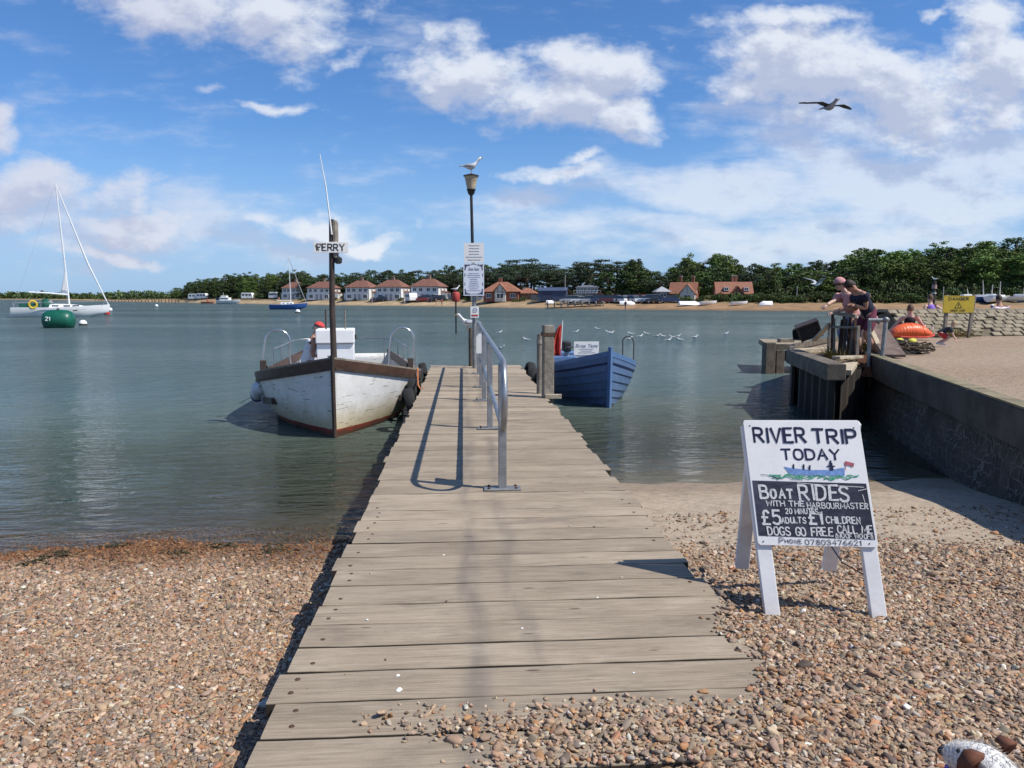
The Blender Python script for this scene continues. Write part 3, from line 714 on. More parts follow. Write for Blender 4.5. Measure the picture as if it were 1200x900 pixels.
    no = N.new('ShaderNodeTexNoise'); no.inputs['Scale'].default_value = 1.1; no.inputs['Detail'].default_value = 1
    sb = N.new('ShaderNodeVectorMath'); sb.operation = 'SUBTRACT'; sb.inputs[1].default_value = (.5, .5, .5); Lk.new(no.outputs['Color'], sb.inputs[0])
    ms = N.new('ShaderNodeVectorMath'); ms.operation = 'SCALE'; ms.inputs['Scale'].default_value = 1.5; Lk.new(sb.outputs[0], ms.inputs[0])
    spn = N.new('GeometryNodeSetPosition'); Lk.new(ico.outputs['Mesh'], spn.inputs['Geometry']); Lk.new(ms.outputs[0], spn.inputs['Offset'])
    sm = N.new('GeometryNodeSetShadeSmooth'); Lk.new(spn.outputs[0], sm.inputs[0])
    smat = N.new('GeometryNodeSetMaterial'); smat.inputs['Material'].default_value = m; Lk.new(sm.outputs[0], smat.inputs['Geometry'])
    iop = N.new('GeometryNodeInstanceOnPoints'); Lk.new(gi.outputs[0], iop.inputs['Points']); Lk.new(smat.outputs[0], iop.inputs['Instance'])
    def named(nm):
        a2 = N.new('GeometryNodeInputNamedAttribute'); a2.data_type = 'FLOAT_VECTOR'; a2.inputs['Name'].default_value = nm; return a2.outputs['Attribute']
    er = N.new('FunctionNodeEulerToRotation'); Lk.new(named('rt'), er.inputs[0]); Lk.new(er.outputs[0], iop.inputs['Rotation'])
    Lk.new(named('sz'), iop.inputs['Scale']); Lk.new(iop.outputs[0], go.inputs[0])
    md = o.modifiers.new('stones', 'NODES'); md.node_group = ng
pebbles()

# =================================================================== TREES
def leafmat(name, col): return tintmat(name, col, .65, .28)
M_BARK = pm('bark', (.10, .075, .055), .9, var=.35, scale=3, bump=.4, bscale=10)
M_BARKP = pm('pale_bark', (.26, .24, .20), .9, var=.3, scale=3, bump=.4, bscale=10)
LEAF = {'pine': leafmat('pine_needles', (.046, .068, .034)), 'oak': leafmat('dark_leaves', (.060, .088, .028)), 'light': leafmat('light_leaves', (.130, .185, .048)),
        'mid': leafmat('mid_leaves', (.098, .145, .036)), 'rust': leafmat('copper_leaves', (.105, .07, .035)), 'bush': leafmat('bush_leaves', (.060, .090, .024)), 'silver': leafmat('silver_leaves', (.115, .135, .075))}
def leaves(mb, rng, c, rad, n, size, flat=.0):
    """n little leaf sprays filling an uneven clump"""
    d = rng.normal(size=(n, 3)); d /= np.linalg.norm(d, axis=1)[:, None]; r = rng.random(n)**.42
    P = np.array(c)+d*r[:, None]*np.array(rad)
    tint = np.exp(rng.normal(0, .12))
    for i in range(n):
        nn = d[i]*.6+rng.normal(size=3)*.75; nn[2] += .25+flat; nn /= np.linalg.norm(nn)
        a = np.cross(nn, rng.normal(size=3)); a /= np.linalg.norm(a)+1e-9; b = np.cross(nn, a)
        s = size*rng.uniform(.6, 1.4); t_ = tint*math.exp(rng.normal(0, .14)); mb.cc = (t_*rng.uniform(.92, 1.1), t_, t_*rng.uniform(.8, 1.1))
        p = P[i]; k = rng.uniform(.45, .8)
        mb.add([p-a*s, p-b*s*k, p+a*s*rng.uniform(.6, 1), p+b*s*k], [(0, 1, 2, 3)])
def tree_proto(kind, seed):
    """unit tree of height 10 with trunk, limbs and crown"""
    rng = np.random.default_rng(seed); tr = MB(); cr = MB()
    bend = rng.normal(0, .25, 2)
    def spine(t): return Vector((bend[0]*math.sin(t*2.2), bend[1]*math.sin(t*1.7), 10*t))
    top = .9 if kind != 'pine' else .93
    r0 = {'pine': .24, 'oak': .32, 'light': .26, 'mid': .28}.get(kind, .2)
    tr.tube([spine(t) for t in np.linspace(0, top, 9)], [r0*(1-.85*t)+.02 for t in np.linspace(0, 1, 9)], 8)
    cl = []
    if kind == 'pine':
        nl = rng.integers(8, 11)
        for k in range(nl):
            t = .42+.53*(k+rng.random()*.5)/nl; ang = k*2.4+rng.random(); L = (1.35-.9*abs(t-.68)/.32)*rng.uniform(1.2, 2.3)
            for q in range(2 if L > 1.5 else 1):
                a2 = ang+q*2.6+rng.normal(0, .3); e = spine(t)+Vector((math.cos(a2)*L, math.sin(a2)*L, rng.uniform(-.1, .5)))
                tr.tube([spine(t-.03), spine(t)*.4+e*.6+Vector((0, 0, .12)), e], [.075, .05, .02], 5)
                for _ in range(3): cl.append((e+Vector(rng.normal(0, .4, 3))*Vector((1, 1, .3)).length/1.4, (rng.uniform(.7, 1.15), rng.uniform(.7, 1.15), rng.uniform(.26, .42)), 46))
        cl.append((spine(.95), (1.1, 1.1, .5), 90)); cl.append((spine(.86)+Vector(rng.normal(0, .5, 3)), (1.3, 1.2, .45), 90))
        size, flat = .155, .5
    else:
        w = {'oak': 2.9, 'light': 2.35, 'mid': 2.6}[kind]; lo = {'oak': .12, 'light': .22, 'mid': .12}[kind]
        n = 46
        for k in range(n):
            t = lo+(1-lo)*(k+.5)/n; prof = math.sin(math.pi*min(1, max(.06, (t-lo)/(1.04-lo)))**(.75))**.6
            ang = k*2.399+rng.normal(0, .3); rr = w*prof*rng.uniform(.45, 1.0)
            e = spine(t*.93)+Vector((math.cos(ang)*rr, math.sin(ang)*rr, rng.normal(0, .3)))
            if k % 4 == 0: tr.tube([spine(max(.1, t*.8-.1)), (spine(t*.8)+e)/2, e], [.09, .06, .02], 5)
            s = rng.uniform(.62, 1.2)*(1 if t < .85 else .8)
            cl.append((e, (s, s, s*.72), int(72*s*s)+24))
        size, flat = .17, .15
    for c, rad, n in cl: leaves(cr, rng, c, rad, int(n*1.3), size, flat)
    return tr, cr
PROTO = {}
for kind, n in (('pine', 4), ('oak', 3), ('light', 3), ('mid', 3)):
    PROTO[kind] = []
    for k in range(n):
        tr, cr = tree_proto(kind, 11*k+len(kind)*97)
        PROTO[kind].append((tr, cr))
_made = {}
NAMES = {'pine': 'pine_tree', 'oak': 'evergreen_oak_tree', 'light': 'broadleaf_tree', 'mid': 'broadleaf_tree'}
def plant(kind, var, loc, H, wid, rz, label, group, mat_=None):
    key = (kind, var, mat_)
    if key not in _made:
        t = thing(NAMES[kind], label, 'tree', (0, 0, 0), 0, group)
        tr, cr = PROTO[kind][var]
        tr.build('trunk', M_BARKP if mat_ == 'silver' else M_BARK, t, smooth=True)
        cr.build('crown', LEAF[mat_ or kind], t, vcol=True)
        _made[key] = t
    else: t = copy_tree(_made[key]); tag(t, label, 'tree', group)
    t.location = loc; t.rotation_euler = (0, 0, rz); t.scale = (H/10*wid, H/10*wid, H/10)
    return t
TOPP = [(205,343),(215,334),(240,327),(265,325),(280,321),(300,323),(320,321),(335,318),(360,320),(380,322),(400,320),(430,321),(450,316),(480,316),(500,315),(520,314),(545,313),(560,312),(585,308),(600,304),(612,303),(625,307),(640,309),(660,313),(675,311),(690,303),(705,308),(720,307),(740,302),(755,307),(768,318),(785,315),(800,301),(815,305),(828,312),(840,299),(850,300),(862,303),(875,312),(890,309),(920,309),(945,306),(960,301),(985,303),(1000,290),(1012,285),(1025,289),(1040,288),(1060,290),(1080,288),(1100,286),(1125,285),(1150,282),(1175,280),(1200,278),(1240,276),(1290,280)]
def topy(px): return float(np.interp(px, [a for a, b in TOPP], [b for a, b in TOPP]))
def zone(px):
    for lim, z in ((335, 'behind the white caravans'), (465, 'behind the left white houses'), (572, 'behind the right white houses'),
                   (665, 'behind bungalow and blue shed'), (785, 'behind clubhouse and car park'), (885, 'behind the orange roofed lodges'), (1010, 'behind the long far hedge')):
        if px < lim: return z
    return 'on the bank beyond the danger sign'
KL = {'pine': 'flat topped dark pine tree standing ', 'oak': 'round dense dark evergreen tree standing ', 'light': 'pale green leafy tree standing ', 'mid': 'mid green leafy tree standing '}
rt = random.Random(21)
ntree = 0
def kindat(px, row):
    if px < 330: return rt.choice(['oak', 'oak', 'mid'])
    if px < 560: return rt.choice(['oak', 'pine', 'pine', 'oak'])
    if px < 735: return rt.choice(['pine', 'pine', 'pine', 'oak'])
    if px < 770: return 'oak'
    if px < 885: return rt.choice(['oak', 'mid', 'oak', 'pine'])
    if px < 990: return rt.choice(['oak', 'oak', 'mid'])
    return rt.choice(['mid', 'light', 'mid', 'light', 'oak'])
for row, (s, stepm, drop) in enumerate(((27, 5.0, .78), (36, 5.0, .93), (47, 4.8, 1.0))):
    px = 212.0
    while px < 1285:
        rngd = (FB(px, s)-Vector((0, 0, 0))).length
        jpx = px+rt.uniform(-4, 4); ss = s+rt.uniform(-3, 3); p = FB(jpx, ss); d = math.hypot(p.x, p.y)
        k = kindat(jpx, row)
        sky_y = topy(jpx)-(1.5 if row == 2 else 0)
        yy_ = 349-(349-sky_y)*drop*rt.uniform(.90, 1.05)
        ztop = 2.2+(349-yy_)*d*math.cos(math.atan((px-543)/873))/873
        H = max(3.0, ztop-p.z)
        skip = False
        if row == 0 and (385 < px < 540) and rt.random() < .2: skip = True
        if not skip:
            wd_ = rt.uniform(1.2, 1.6)*{'pine': 1.15, 'oak': 1.1, 'light': 1.1, 'mid': 1.1}[k]*min(1.6, max(1, 8.5/H))
            plant(k, rt.randrange(len(PROTO[k])), p, H, wd_, rt.uniform(0, 6.28), KL[k]+zone(jpx), 'trees '+zone(jpx)); ntree += 1
        px += stepm/d*873*rt.uniform(.85, 1.15)
# single trees that stand out
for (px, s, topy_, k, wd_, mat_, lab) in ((612, 26, 322, 'mid', 1.5, 'rust', 'low copper brown tree between the bungalow and the blue shed'), (806, 38, 298, 'light', 1.0, None, 'tall pale green tree rising above the left orange roofed lodge'),
                (838, 36, 296, 'light', .85, None, 'slender pale tree above the gap between the two orange roofed lodges'), (850, 37, 298, 'light', 1.15, None, 'broad bright green tree rising above the right orange roofed lodge'), (668, 20, 340, 'mid', 1.5, 'rust', 'small olive brown tree beside the clubhouse'),
                (1180, 26, 318, 'light', 1.1, 'silver', 'silvery pale trunked tree at the right end of the far bank'), (740, 30, 302, 'oak', 1.25, None, 'broad dark rounded evergreen tree towering behind the car park')):
    p = FB(px, s); d = math.hypot(p.x, p.y); H = 2.2+(349-topy_)*d*math.cos(math.atan((px-543)/873))/873-p.z
    plant(k, 0 if k != 'light' else rt.randrange(3), p, H, wd_, rt.uniform(0, 6), lab, None, mat_); ntree += 1
print('trees', ntree)
# bushes and hedge
def bush_proto(seed):
    rng = np.random.default_rng(seed); mb = MB(); st = MB()
    for k in range(6): a = k+rng.random(); st.tube([(0, 0, 0), (math.cos(a)*.4, math.sin(a)*.4, .7)], [.05, .02], 5)
    for k in range(15):
        a = rng.random()*6.28; r_ = rng.random()**.5*.8; z = rng.uniform(.18, .85)*(1-.4*r_); s = rng.uniform(.25, .42)
        leaves(mb, rng, (math.cos(a)*r_, math.sin(a)*r_, z), (s, s, s*.8), 60, .075, .2)
    return st, mb
BPR = [bush_proto(5+k) for k in range(3)]; _bm = {}
def bush(var, loc, w, h, label, group, mat_='bush'):
    if (var, mat_) not in _bm:
        t = thing('bush', label, 'bush', (0, 0, 0), 0, group); BPR[var][0].build('stem', M_BARK, t); BPR[var][1].build('foliage', LEAF[mat_], t, vcol=True); _bm[(var, mat_)] = t
    else: t = copy_tree(_bm[(var, mat_)]); tag(t, label, 'bush', group)
    t.location = loc; t.scale = (w, w, h); t.rotation_euler = (0, 0, rt.uniform(0, 6.28)); return t
for px_ in range(885, 1290, 10): bush(rt.randrange(3), FB(px_, 24+rt.uniform(-2, 3)), rt.uniform(2.2, 3), rt.uniform(2.4, 4), 'dark undergrowth bush between the trunks behind the long hedge', 'undergrowth behind the hedge', 'oak')
px = 862.0
while px < 1085:
    p = FB(px, 12.5+rt.uniform(-1, 1.5)); p.z -= .1; bush(rt.randrange(3), p, rt.uniform(1.7, 2.4), rt.uniform(1.5, 2.4), 'green hedge bush above the far sand to the right of the lodges', 'long hedge on the far shore'); px += 13
for px in list(range(212, 345, 11)): bush(rt.randrange(3), FB(px, 24+rt.uniform(-2, 2)), rt.uniform(2.2, 3.2), rt.uniform(2, 3.4), 'dark bush under the trees behind the white caravans', 'bushes behind the caravans', 'oak')
for px in list(range(345, 600, 13)): bush(rt.randrange(3), FB(px, 28+rt.uniform(-2, 2)), rt.uniform(2, 3), rt.uniform(1.8, 3.2), 'dark garden bush beside the white houses', 'bushes round the white houses', 'oak')
for px, s in ((352, 12), (366, 11), (392, 12), (404, 10.5), (418, 12), (437, 11.5), (452, 12.5), (470, 12), (489, 12), (521, 12), (534, 13), (548, 12), (571, 12.5), (604, 11), (612, 12)): bush(rt.randrange(3), FB(px, s), rt.uniform(.8, 1.3), rt.uniform(.7, 1.2), 'small garden shrub on the bank in front of the white houses', 'shrubs along the front of the white houses')
for px in list(range(602, 800, 13)): bush(rt.randrange(3), FB(px, 25+rt.uniform(-2, 2)), rt.uniform(1.6, 2.4), rt.uniform(1.5, 3.2), 'dark bush under the pines behind the parked cars', 'bushes behind the car park', 'oak')
for px, s in ((790, 13), (803, 11.5), (822, 12), (838, 13), (846, 12.5), (872, 12), (885, 14)): bush(rt.randrange(3), FB(px, s), 1.5, rt.uniform(1.2, 1.8), 'green garden bush in front of the orange roofed lodges', 'bushes in front of the lodges')
for px in list(range(1095, 1290, 14)): bush(rt.randrange(3), FB(px, 21+rt.uniform(-2, 2)), rt.uniform(1.8, 2.5), rt.uniform(1.8, 3), 'dark bush at the foot of the wooded bank on the far right', 'bushes below the wooded bank', 'oak')
# distant wood on the left spit, beyond the groynes
rng = np.random.default_rng(8); mb = MB()
for px in np.arange(-30, 214, 1.7):
    D = 620 if px < 118 else 520
    top = 344.2+1.0*math.sin(px*.35)+.8*math.sin(px*.9) - (2.5 if 125 < px < 190 else 0)-(1.5 if 10 < px < 55 else 0)
    d = FB(px, 45+60*(px < 118)); c = d; D = math.hypot(d.x, d.y); ht = 2.2+(349-top)*d.y/873-d.z; k_ = D/520
    leaves(mb, rng, (c.x, c.y, d.z+ht*.45), (3.0*k_, 3.0, ht*.55+.4), 44, .8*k_, .2)
o = mb.build('distant_wood', LEAF['oak'], vcol=True); tag(o, 'dark distant belt of woodland along the low spit on the left', 'wood', kind='stuff')

# =================================================================== HOUSES
M_ROOF = pm('red_tiles', (.19, .085, .06), .8, var=.3, scale=2.2, bump=.3, bscale=14, dirt=(.12, .08, .06), dirta=.6)
M_ROOFO = pm('orange_tiles', (.27, .115, .07), .8, var=.22, scale=2.2, bump=.3, bscale=14, dirt=(.28, .12, .07), dirta=.5)
M_WHITE = pm('white_render', (.72, .71, .68), .8, var=.06, scale=1.5, dirt=(.5, .49, .45), dirta=.4)
M_CREAM = pm('cream_render', (.62, .57, .48), .8, var=.08, scale=1.5)
M_BRICK = pm('red_brick', (.27, .10, .065), .85, var=.25, scale=5, bump=.2)
M_GLASS = pm('dark_window', (.035, .045, .055), .12, var=.2, scale=.8, spec=.6)
M_WFR = pm('white_frame', (.78, .78, .76), .5, var=.04)
M_POT = pm('chimney_brick', (.34, .22, .16), .85, var=.2, scale=4)
M_GREY = pm('grey_paint', (.32, .33, .34), .6, var=.1)
M_BLUEG = pm('blue_grey_cladding', (.055, .075, .13), .6, var=.2, scale=3)
M_WOOD = pm('brown_boards', (.20, .13, .08), .8, var=.25, scale=4, bump=.3)
WIN = None
def window(parent, x, y, z, w, h, rz=0.0):
    f = MB(); t_ = .09
    for (a, b, c, d) in ((0, h/2, w, t_), (0, -h/2, w, t_), (-w/2, 0, t_, h-t_*1.001), (w/2, 0, t_, h-t_*1.001), (0, 0, t_*.7, h-t_)): f.box((a, -.04, b), (c, .10, d))
    o = f.build('window', M_WFR, parent); o.location = (x, y, z); o.rotation_euler = (0, 0, rz)
    MB().box((0, 0, 0), (w-.04, .05, h-.04)).build('pane', M_GLASS, o)
    return o
def hip(mb, w, d, z, h, ov=.35, ridge=.4):
    x, y = w/2+ov, d/2+ov; r = w*ridge/2; L, B_ = [(-x, -y, z), (x, -y, z), (x, y, z), (-x, y, z)], [(-r, 0, z+h), (r, 0, z+h)]
    v = L+B_+[(a, b, c-.12) for a, b, c in L]
    mb.add(v, [(0, 1, 5, 4), (1, 2, 5), (2, 3, 4, 5), (3, 0, 4), (6, 7, 1, 0), (7, 8, 2, 1), (8, 9, 3, 2), (9, 6, 0, 3), (9, 8, 7, 6)])
def gable(mb, w, d, z, h, ov=.35, axis='x'):
    y, x = d/2+ov, w/2+ov
    P = [(-x, -y, z), (-x, y, z), (-x, 0, z+h), (x, -y, z), (x, y, z), (x, 0, z+h)]
    P = P+[(a, b, c-.14) for a, b, c in P]
    F = [(0, 3, 5, 2), (4, 1, 2, 5), (6, 8, 11, 9), (10, 11, 8, 7), (0, 6, 9, 3), (1, 4, 10, 7), (0, 2, 8, 6), (2, 1, 7, 8), (3, 9, 11, 5), (5, 11, 10, 4)]
    if axis == 'y': P = [(-b, a, c) for a, b, c in P]
    mb.add(P, F)
def pent(mb, w, z0, z1, h, y0, y1, axis='x'):
    """wall block with gable ends"""
    P = [(-w/2, y0, z0), (w/2, y0, z0), (w/2, y0, z1), (0, y0, z1+h), (-w/2, y0, z1), (-w/2, y1, z0), (w/2, y1, z0), (w/2, y1, z1), (0, y1, z1+h), (-w/2, y1, z1)]
    F = [(0, 1, 2, 3, 4), (9, 8, 7, 6, 5), (0, 5, 6, 1), (1, 6, 7, 2), (2, 7, 8, 3), (3, 8, 9, 4), (4, 9, 5, 0)]
    if axis == 'y': P = [(-b, a, c) for a, b, c in P]
    mb.add(P, F)
def white_house(px, s, w, label, rz):
    p = FB(px, s); h = thing('white_house', label, 'house', (p.x, p.y, p.z-.2), rz, 'row of white houses on the far shore'); h.scale = (.92, .92, .90)
    d = w*.72; zw = 4.35
    mb = MB(); mb.box((0, 0, zw/2), (w, d, zw)); mb.build('wall', M_WHITE, h)
    r = MB(); hip(r, w, d, zw, 2.35, .4, .42); ro = r.build('roof', M_ROOF, h)
    c = MB(); c.box((0, .2, zw+2.45), (.95, .6, 1.3)); c.box((0, .2, zw+3.13), (1.1, .72, .1)); ch = c.build('chimney', M_POT, ro)
    for q_ in (-.25, .25): MB().lathe([(.11, 0), (.09, .35)], (q_, .2, zw+3.17), 8).build('chimney_pot', M_ROOFO, ro)
    for x in (-w*.36, -w*.14, w*.14, w*.36): window(h, x, -d/2-.01, 3.35, 1.15, 1.05)
    for x in (-w*.34, w*.34): window(h, x, -d/2-.01, 1.3, 1.5, 1.15)
    for y in (-d*.2, d*.2): window(h, w/2+.01, y, 3.35, .8, .95, R(90))
    for sx in (-1, 1):
        m2 = MB(); m2.box((sx*w*.09, -d/2-.02, 1.05), (.9, .08, 2.0)); m2.build('door', M_GREY, h)
        m2 = MB(); m2.box((sx*(w/2+.9), .3, 1.25), (1.8, d*.5, 2.5)); m2.build('side_porch', M_WHITE, h)
        m3 = MB(); m3.add([(sx*(w/2+.0), .3-d*.28, 2.5), (sx*(w/2+2), .3-d*.28, 2.5), (sx*(w/2+2), .3+d*.28, 2.5), (sx*(w/2+.0), .3+d*.28, 2.5), (sx*(w/2+.02), .3-d*.2, 3.1), (sx*(w/2+.02), .3+d*.2, 3.1)], [(0, 1, 4), (1, 2, 5, 4), (2, 3, 5), (0, 3, 2, 1), (0, 4, 5, 3)]); m3.build('porch_roof', M_ROOF, h)
    return h
HRZ = R(-22)
white_house(503, 15, 8.9, 'largest white house with red hipped roof nearest the notice boards', HRZ)
white_house(461, 15.5, 8.6, 'white house with red hipped roof between the mast and the notice boards, second from right', HRZ)
white_house(424.5, 16, 8.7, 'white house with red hipped roof just to the right of the ferry mast', HRZ)
white_house(380, 17, 9.2, 'white house with red hipped roof partly hidden behind the ferry mast', HRZ)
white_house(347, 22, 8.0, 'leftmost white house with red hipped roof behind the blue yacht', HRZ)
def bungalow(px, s):
    p = FB(px, s); h = thing('bungalow', 'low tiled bungalow with a half timbered front gable', 'bungalow', (p.x, p.y, p.z-.2), R(-14))
    MB().box((0, 0, 1.2), (8.4, 4.6, 2.4)).build('wall', M_BRICK, h)
    r = MB(); hip(r, 8.4, 4.6, 2.4, 2.3, .5, .3); ro = r.build('roof', M_ROOFO, h)
    MB().box((-.6, .3, 5.0), (.9, .7, 1.2)).build('chimney', M_BRICK, ro)
    g = MB(); pent(g, 2.6, 0, 2.4, 1.9, -3.2, -1.2); g.build('gable_wall', M_CREAM, h)
    g = MB(); gable(g, 2.6, 3.0, 2.35, 2.0, .25, 'y'); g2 = g.build('gable_roof', M_ROOFO, h); g2.location = (0, -1.9, 0)
    # gable roof runs front to back
    for x in (-.55, .55): MB().box((x, -3.23, 2.6), (.12, .06, 1.5)).build('timber', M_WOOD, h)
    MB().box((0, -3.235, 2.25), (2.5, .06, .12)).build('timber', M_WOOD, h)
    window(h, 0, -3.23, 1.35, 1.7, 1.2); window(h, -2.9, -2.31, 1.4, 1.2, 1.0); window(h, 2.9, -2.31, 1.4, 1.2, 1.0)
    MB().box((6, .6, 1.0), (4, 3, 2.0)).build('side_wing', M_WOOD, h)
    r = MB(); hip(r, 4, 3, 2.0, 1.3, .4, .2); r2 = r.build('wing_roof', M_ROOFO, h); r2.location = (6, .6, 0)
bungalow(589, 13)
def lodge(px, s, w, label, rz, var):
    p = FB(px, s); h = thing('lodge', label, 'house', (p.x, p.y, p.z-.3), rz); h.scale = (.66, .66, .68)
    MB().box((0, 0, 1.2), (w, 5, 2.4)).build('wall', M_BRICK, h)
    g = MB(); pent(g, 5, 2.4, 2.42, 3.2, -w/2+.2, w/2-.2, 'y'); g.build('gable_end', M_CREAM, h)
    r = MB(); gable(r, w, 5, 2.4, 3.4, .35); ro = r.build('roof', M_ROOFO, h)
    for cx in var['ch']:
        MB().box((cx, .6, 6.2), (.7, .7, 2.6)).build('chimney', M_BRICK, ro)
        MB().box((cx, .6, 7.53), (.85, .85, .12)).build('chimney_cap', M_CREAM, ro)
    gx = var['gx']; gw = var['gw']
    g = MB(); pent(g, gw, 0, 2.5, gw*.62, -3.6, -.5); o = g.build('front_gable', M_CREAM if var['pale'] else M_BRICK, h); o.location = (gx, 0, 0)
    g = MB(); gable(g, 3.4, gw, 2.45, gw*.64, .3, 'y'); o = g.build('front_gable_roof', M_ROOFO, h); o.location = (gx, -1.9, 0)
    for x in (-gw*.3, 0, gw*.3): MB().box((gx+x, -3.63, 2.5+gw*.2), (.1, .06, gw*.4*(1.2 if x == 0 else .55))).build('timber', M_WOOD, h)
    window(h, gx, -3.63, 1.4, gw*.45, 1.2)
    for x in var['win']: window(h, x, -2.53, 1.4, 1.1, 1.1)
    for x in var['dor']:
        m_ = MB(); m_.box((x, -1.7, 3.7), (1.5, 1.5, 1.1)); m_.build('dormer', M_GREY, h); window(h, x, -2.46, 3.75, 1.1, .8)
lodge(801, 17, 7.8, 'left orange roofed lodge with two tall chimneys and swept gables', R(-28), dict(ch=(-1.2, 2.6), gx=1.7, gw=4.4, pale=True, win=(-2.6,), dor=()))
lodge(858, 16, 10.2, 'right orange roofed lodge with a clustered chimney and dark dormers', R(-8), dict(ch=(.0, .9), gx=.6, gw=3.4, pale=False, win=(-3.6, 3.8), dor=(-2.4, 3.3)))
p = FB(648, 13); h = thing('boat_shed', 'long low dark blue boat shed left of the clubhouse', 'shed', (p.x, p.y, p.z-.1), R(-12))
MB().box((0, 0, 1.2), (6.2, 4, 2.4)).build('wall', M_BLUEG, h)
r = MB(); gable(r, 6.2, 4, 2.4, .7, .2); r.build('roof', M_BLUEG, h); MB().box((-1.2, -2.02, 1.0), (2.2, .06, 1.9)).build('door', pm('shed_door', (.04, .05, .09), .6), h)
p = FB(631, 13); h = thing('fence_panel', 'grey boarded fence between the bungalow and the blue shed', 'fence', (p.x, p.y, p.z), R(-10))
m_ = MB()
for k in range(14): m_.box((-1.6+k*.24, .01*(k % 2), .7), (.22, .03, 1.4))
m_.build('boards', pm('fence_grey', (.12, .13, .15), .8), h); MB().box((0, .04, 1.2), (3.4, .05, .09)).build('rail', M_WOOD, h); MB().box((0, .04, .4), (3.4, .05, .09)).build('rail', M_WOOD, h)
p = FB(690, 17); h = thing('clubhouse', 'two storey clubhouse with a glazed upper floor behind the parked cars', 'clubhouse', (p.x, p.y, p.z-.2), R(-10)); h.scale = (.62, .7, .62)
MB().box((0, 0, 1.3), (9.5, 6, 2.6)).build('wall', M_GREY, h); MB().box((-.6, .5, 3.7), (7.6, 4.4, 2.2)).build('upper_wall', M_BLUEG, h)
r = MB(); hip(r, 7.6, 4.4, 4.8, .8, .5, .4); o = r.build('roof', pm('slate', (.12, .125, .14), .6, var=.2), h); o.location = (-.6, .5, 0)
for k in range(6): window(h, -3.8+k*1.25, -1.72, 3.75, 1.05, 1.5)
m_ = MB(); m_.box((-.6, -2.9, 2.68), (9.6, 2.6, .12)); m_.build('balcony', M_GREY, h)
m_ = MB(); m_.box((-.6, -4.15, 3.7), (9.4, .06, .07)); m_.build('balcony_rail', M_WFR, h)
for k in range(8): MB().box((-5.2+k*1.32, -4.15, 3.2), (.06, .06, .96)).build('baluster', M_WFR, h)
g = MB(); pent(g, 3.4, 0, 1.9, 1.2, -5.6, -3); o = g.build('entrance', M_WOOD, h); o.location = (3.6, 0, 0)
g = MB(); gable(g, 2.8, 3.4, 1.9, 1.25, .3, 'y'); o = g.build('entrance_roof', M_ROOFO, h); o.location = (3.6, -4.3, 0)
p = FB(775, 14); h = thing('kiosk', 'small brown kiosk with a hipped roof at the right end of the car park', 'kiosk', (p.x, p.y, p.z-.1), 0)
MB().box((0, 0, 1.0), (2.4, 2.2, 2.0)).build('wall', M_WOOD, h); r = MB(); hip(r, 2.4, 2.2, 2.0, 1.0, .4, .1); r.build('roof', M_GREY, h); window(h, 0, -1.12, 1.3, 1.2, .7)
p = FB(561, 14); h = thing('beach_hut', 'pale beach hut with a tiled roof behind the lamp post', 'hut', (p.x, p.y, p.z-.1), R(-10))
MB().box((0, 0, 1.1), (3.6, 3, 2.2)).build('wall', M_CREAM, h); r = MB(); hip(r, 3.6, 3, 2.2, 1.4, .4, .15); r.build('roof', M_ROOF, h); window(h, .6, -1.52, 1.3, 1.0, .9); MB().box((-.8, -1.52, .95), (.8, .06, 1.9)).build('door', M_GREY, h)

# =================================================================== CARAVANS, CARS, BEACH PEOPLE, BOATS ASHORE
M_TYRE = pm('tyre', (.02, .02, .02), .9); M_HUB = pm('hub', (.4, .4, .42), .4, .6); M_LAMP = pm('lamp_glass', (.7, .7, .66), .2)
def caravan(px, s, rz, label, L=5.5):
    p = FB(px, s); h = thing('caravan', label, 'caravan', (p.x, p.y, p.z), rz)
    m_ = MB(); prof = [(-L/2, .5), (-L/2+.1, .35), (L/2-.1, .35), (L/2, .6), (L/2-.05, 1.5), (L/2-.5, 2.45), (-L/2+.4, 2.5), (-L/2, 1.9)]
    m_.prism([(x, -1.1, z) for x, z in prof], 2.2, (0, 1, 0)); m_.build('body', M_WFR, h, bev=.06)
    for x in (-L*.3, 0, L*.28): MB().box((x, -1.11, 1.7), (1.0, .04, .6)).build('window', M_GLASS, h)
    MB().box((L*.14, -1.11, 1.25), (.6, .03, 1.6)).build('door', M_WHITE, h)
    for y in (-.95, .95): MB().lathe([(.3, -.1), (.33, -.06), (.33, .06), (.3, .1)], (0, y, .33), 12, Matrix.Rotation(R(90), 3, 'X')).build('wheel', M_TYRE, h)
caravan(229, 13, R(-14), 'white caravan parked at the far left end of the trees'); caravan(238, 16, R(-20), 'white caravan with dark windows standing just right of the leftmost one', 5.0)
caravan(291, 16, R(-12), 'square white caravan between the motor cruiser and the blue yacht', 4.6); caravan(482, 8.6, R(-70), 'white camper parked on the beach track below the largest white house', 4.6)
caravan(322, 20, R(-16), 'small white caravan half hidden by bushes left of the blue yacht mast', 3.6)
def carpaint(name, c): return pm('car_paint_'+name, c, .35, var=.03, spec=.6, coat=.5)
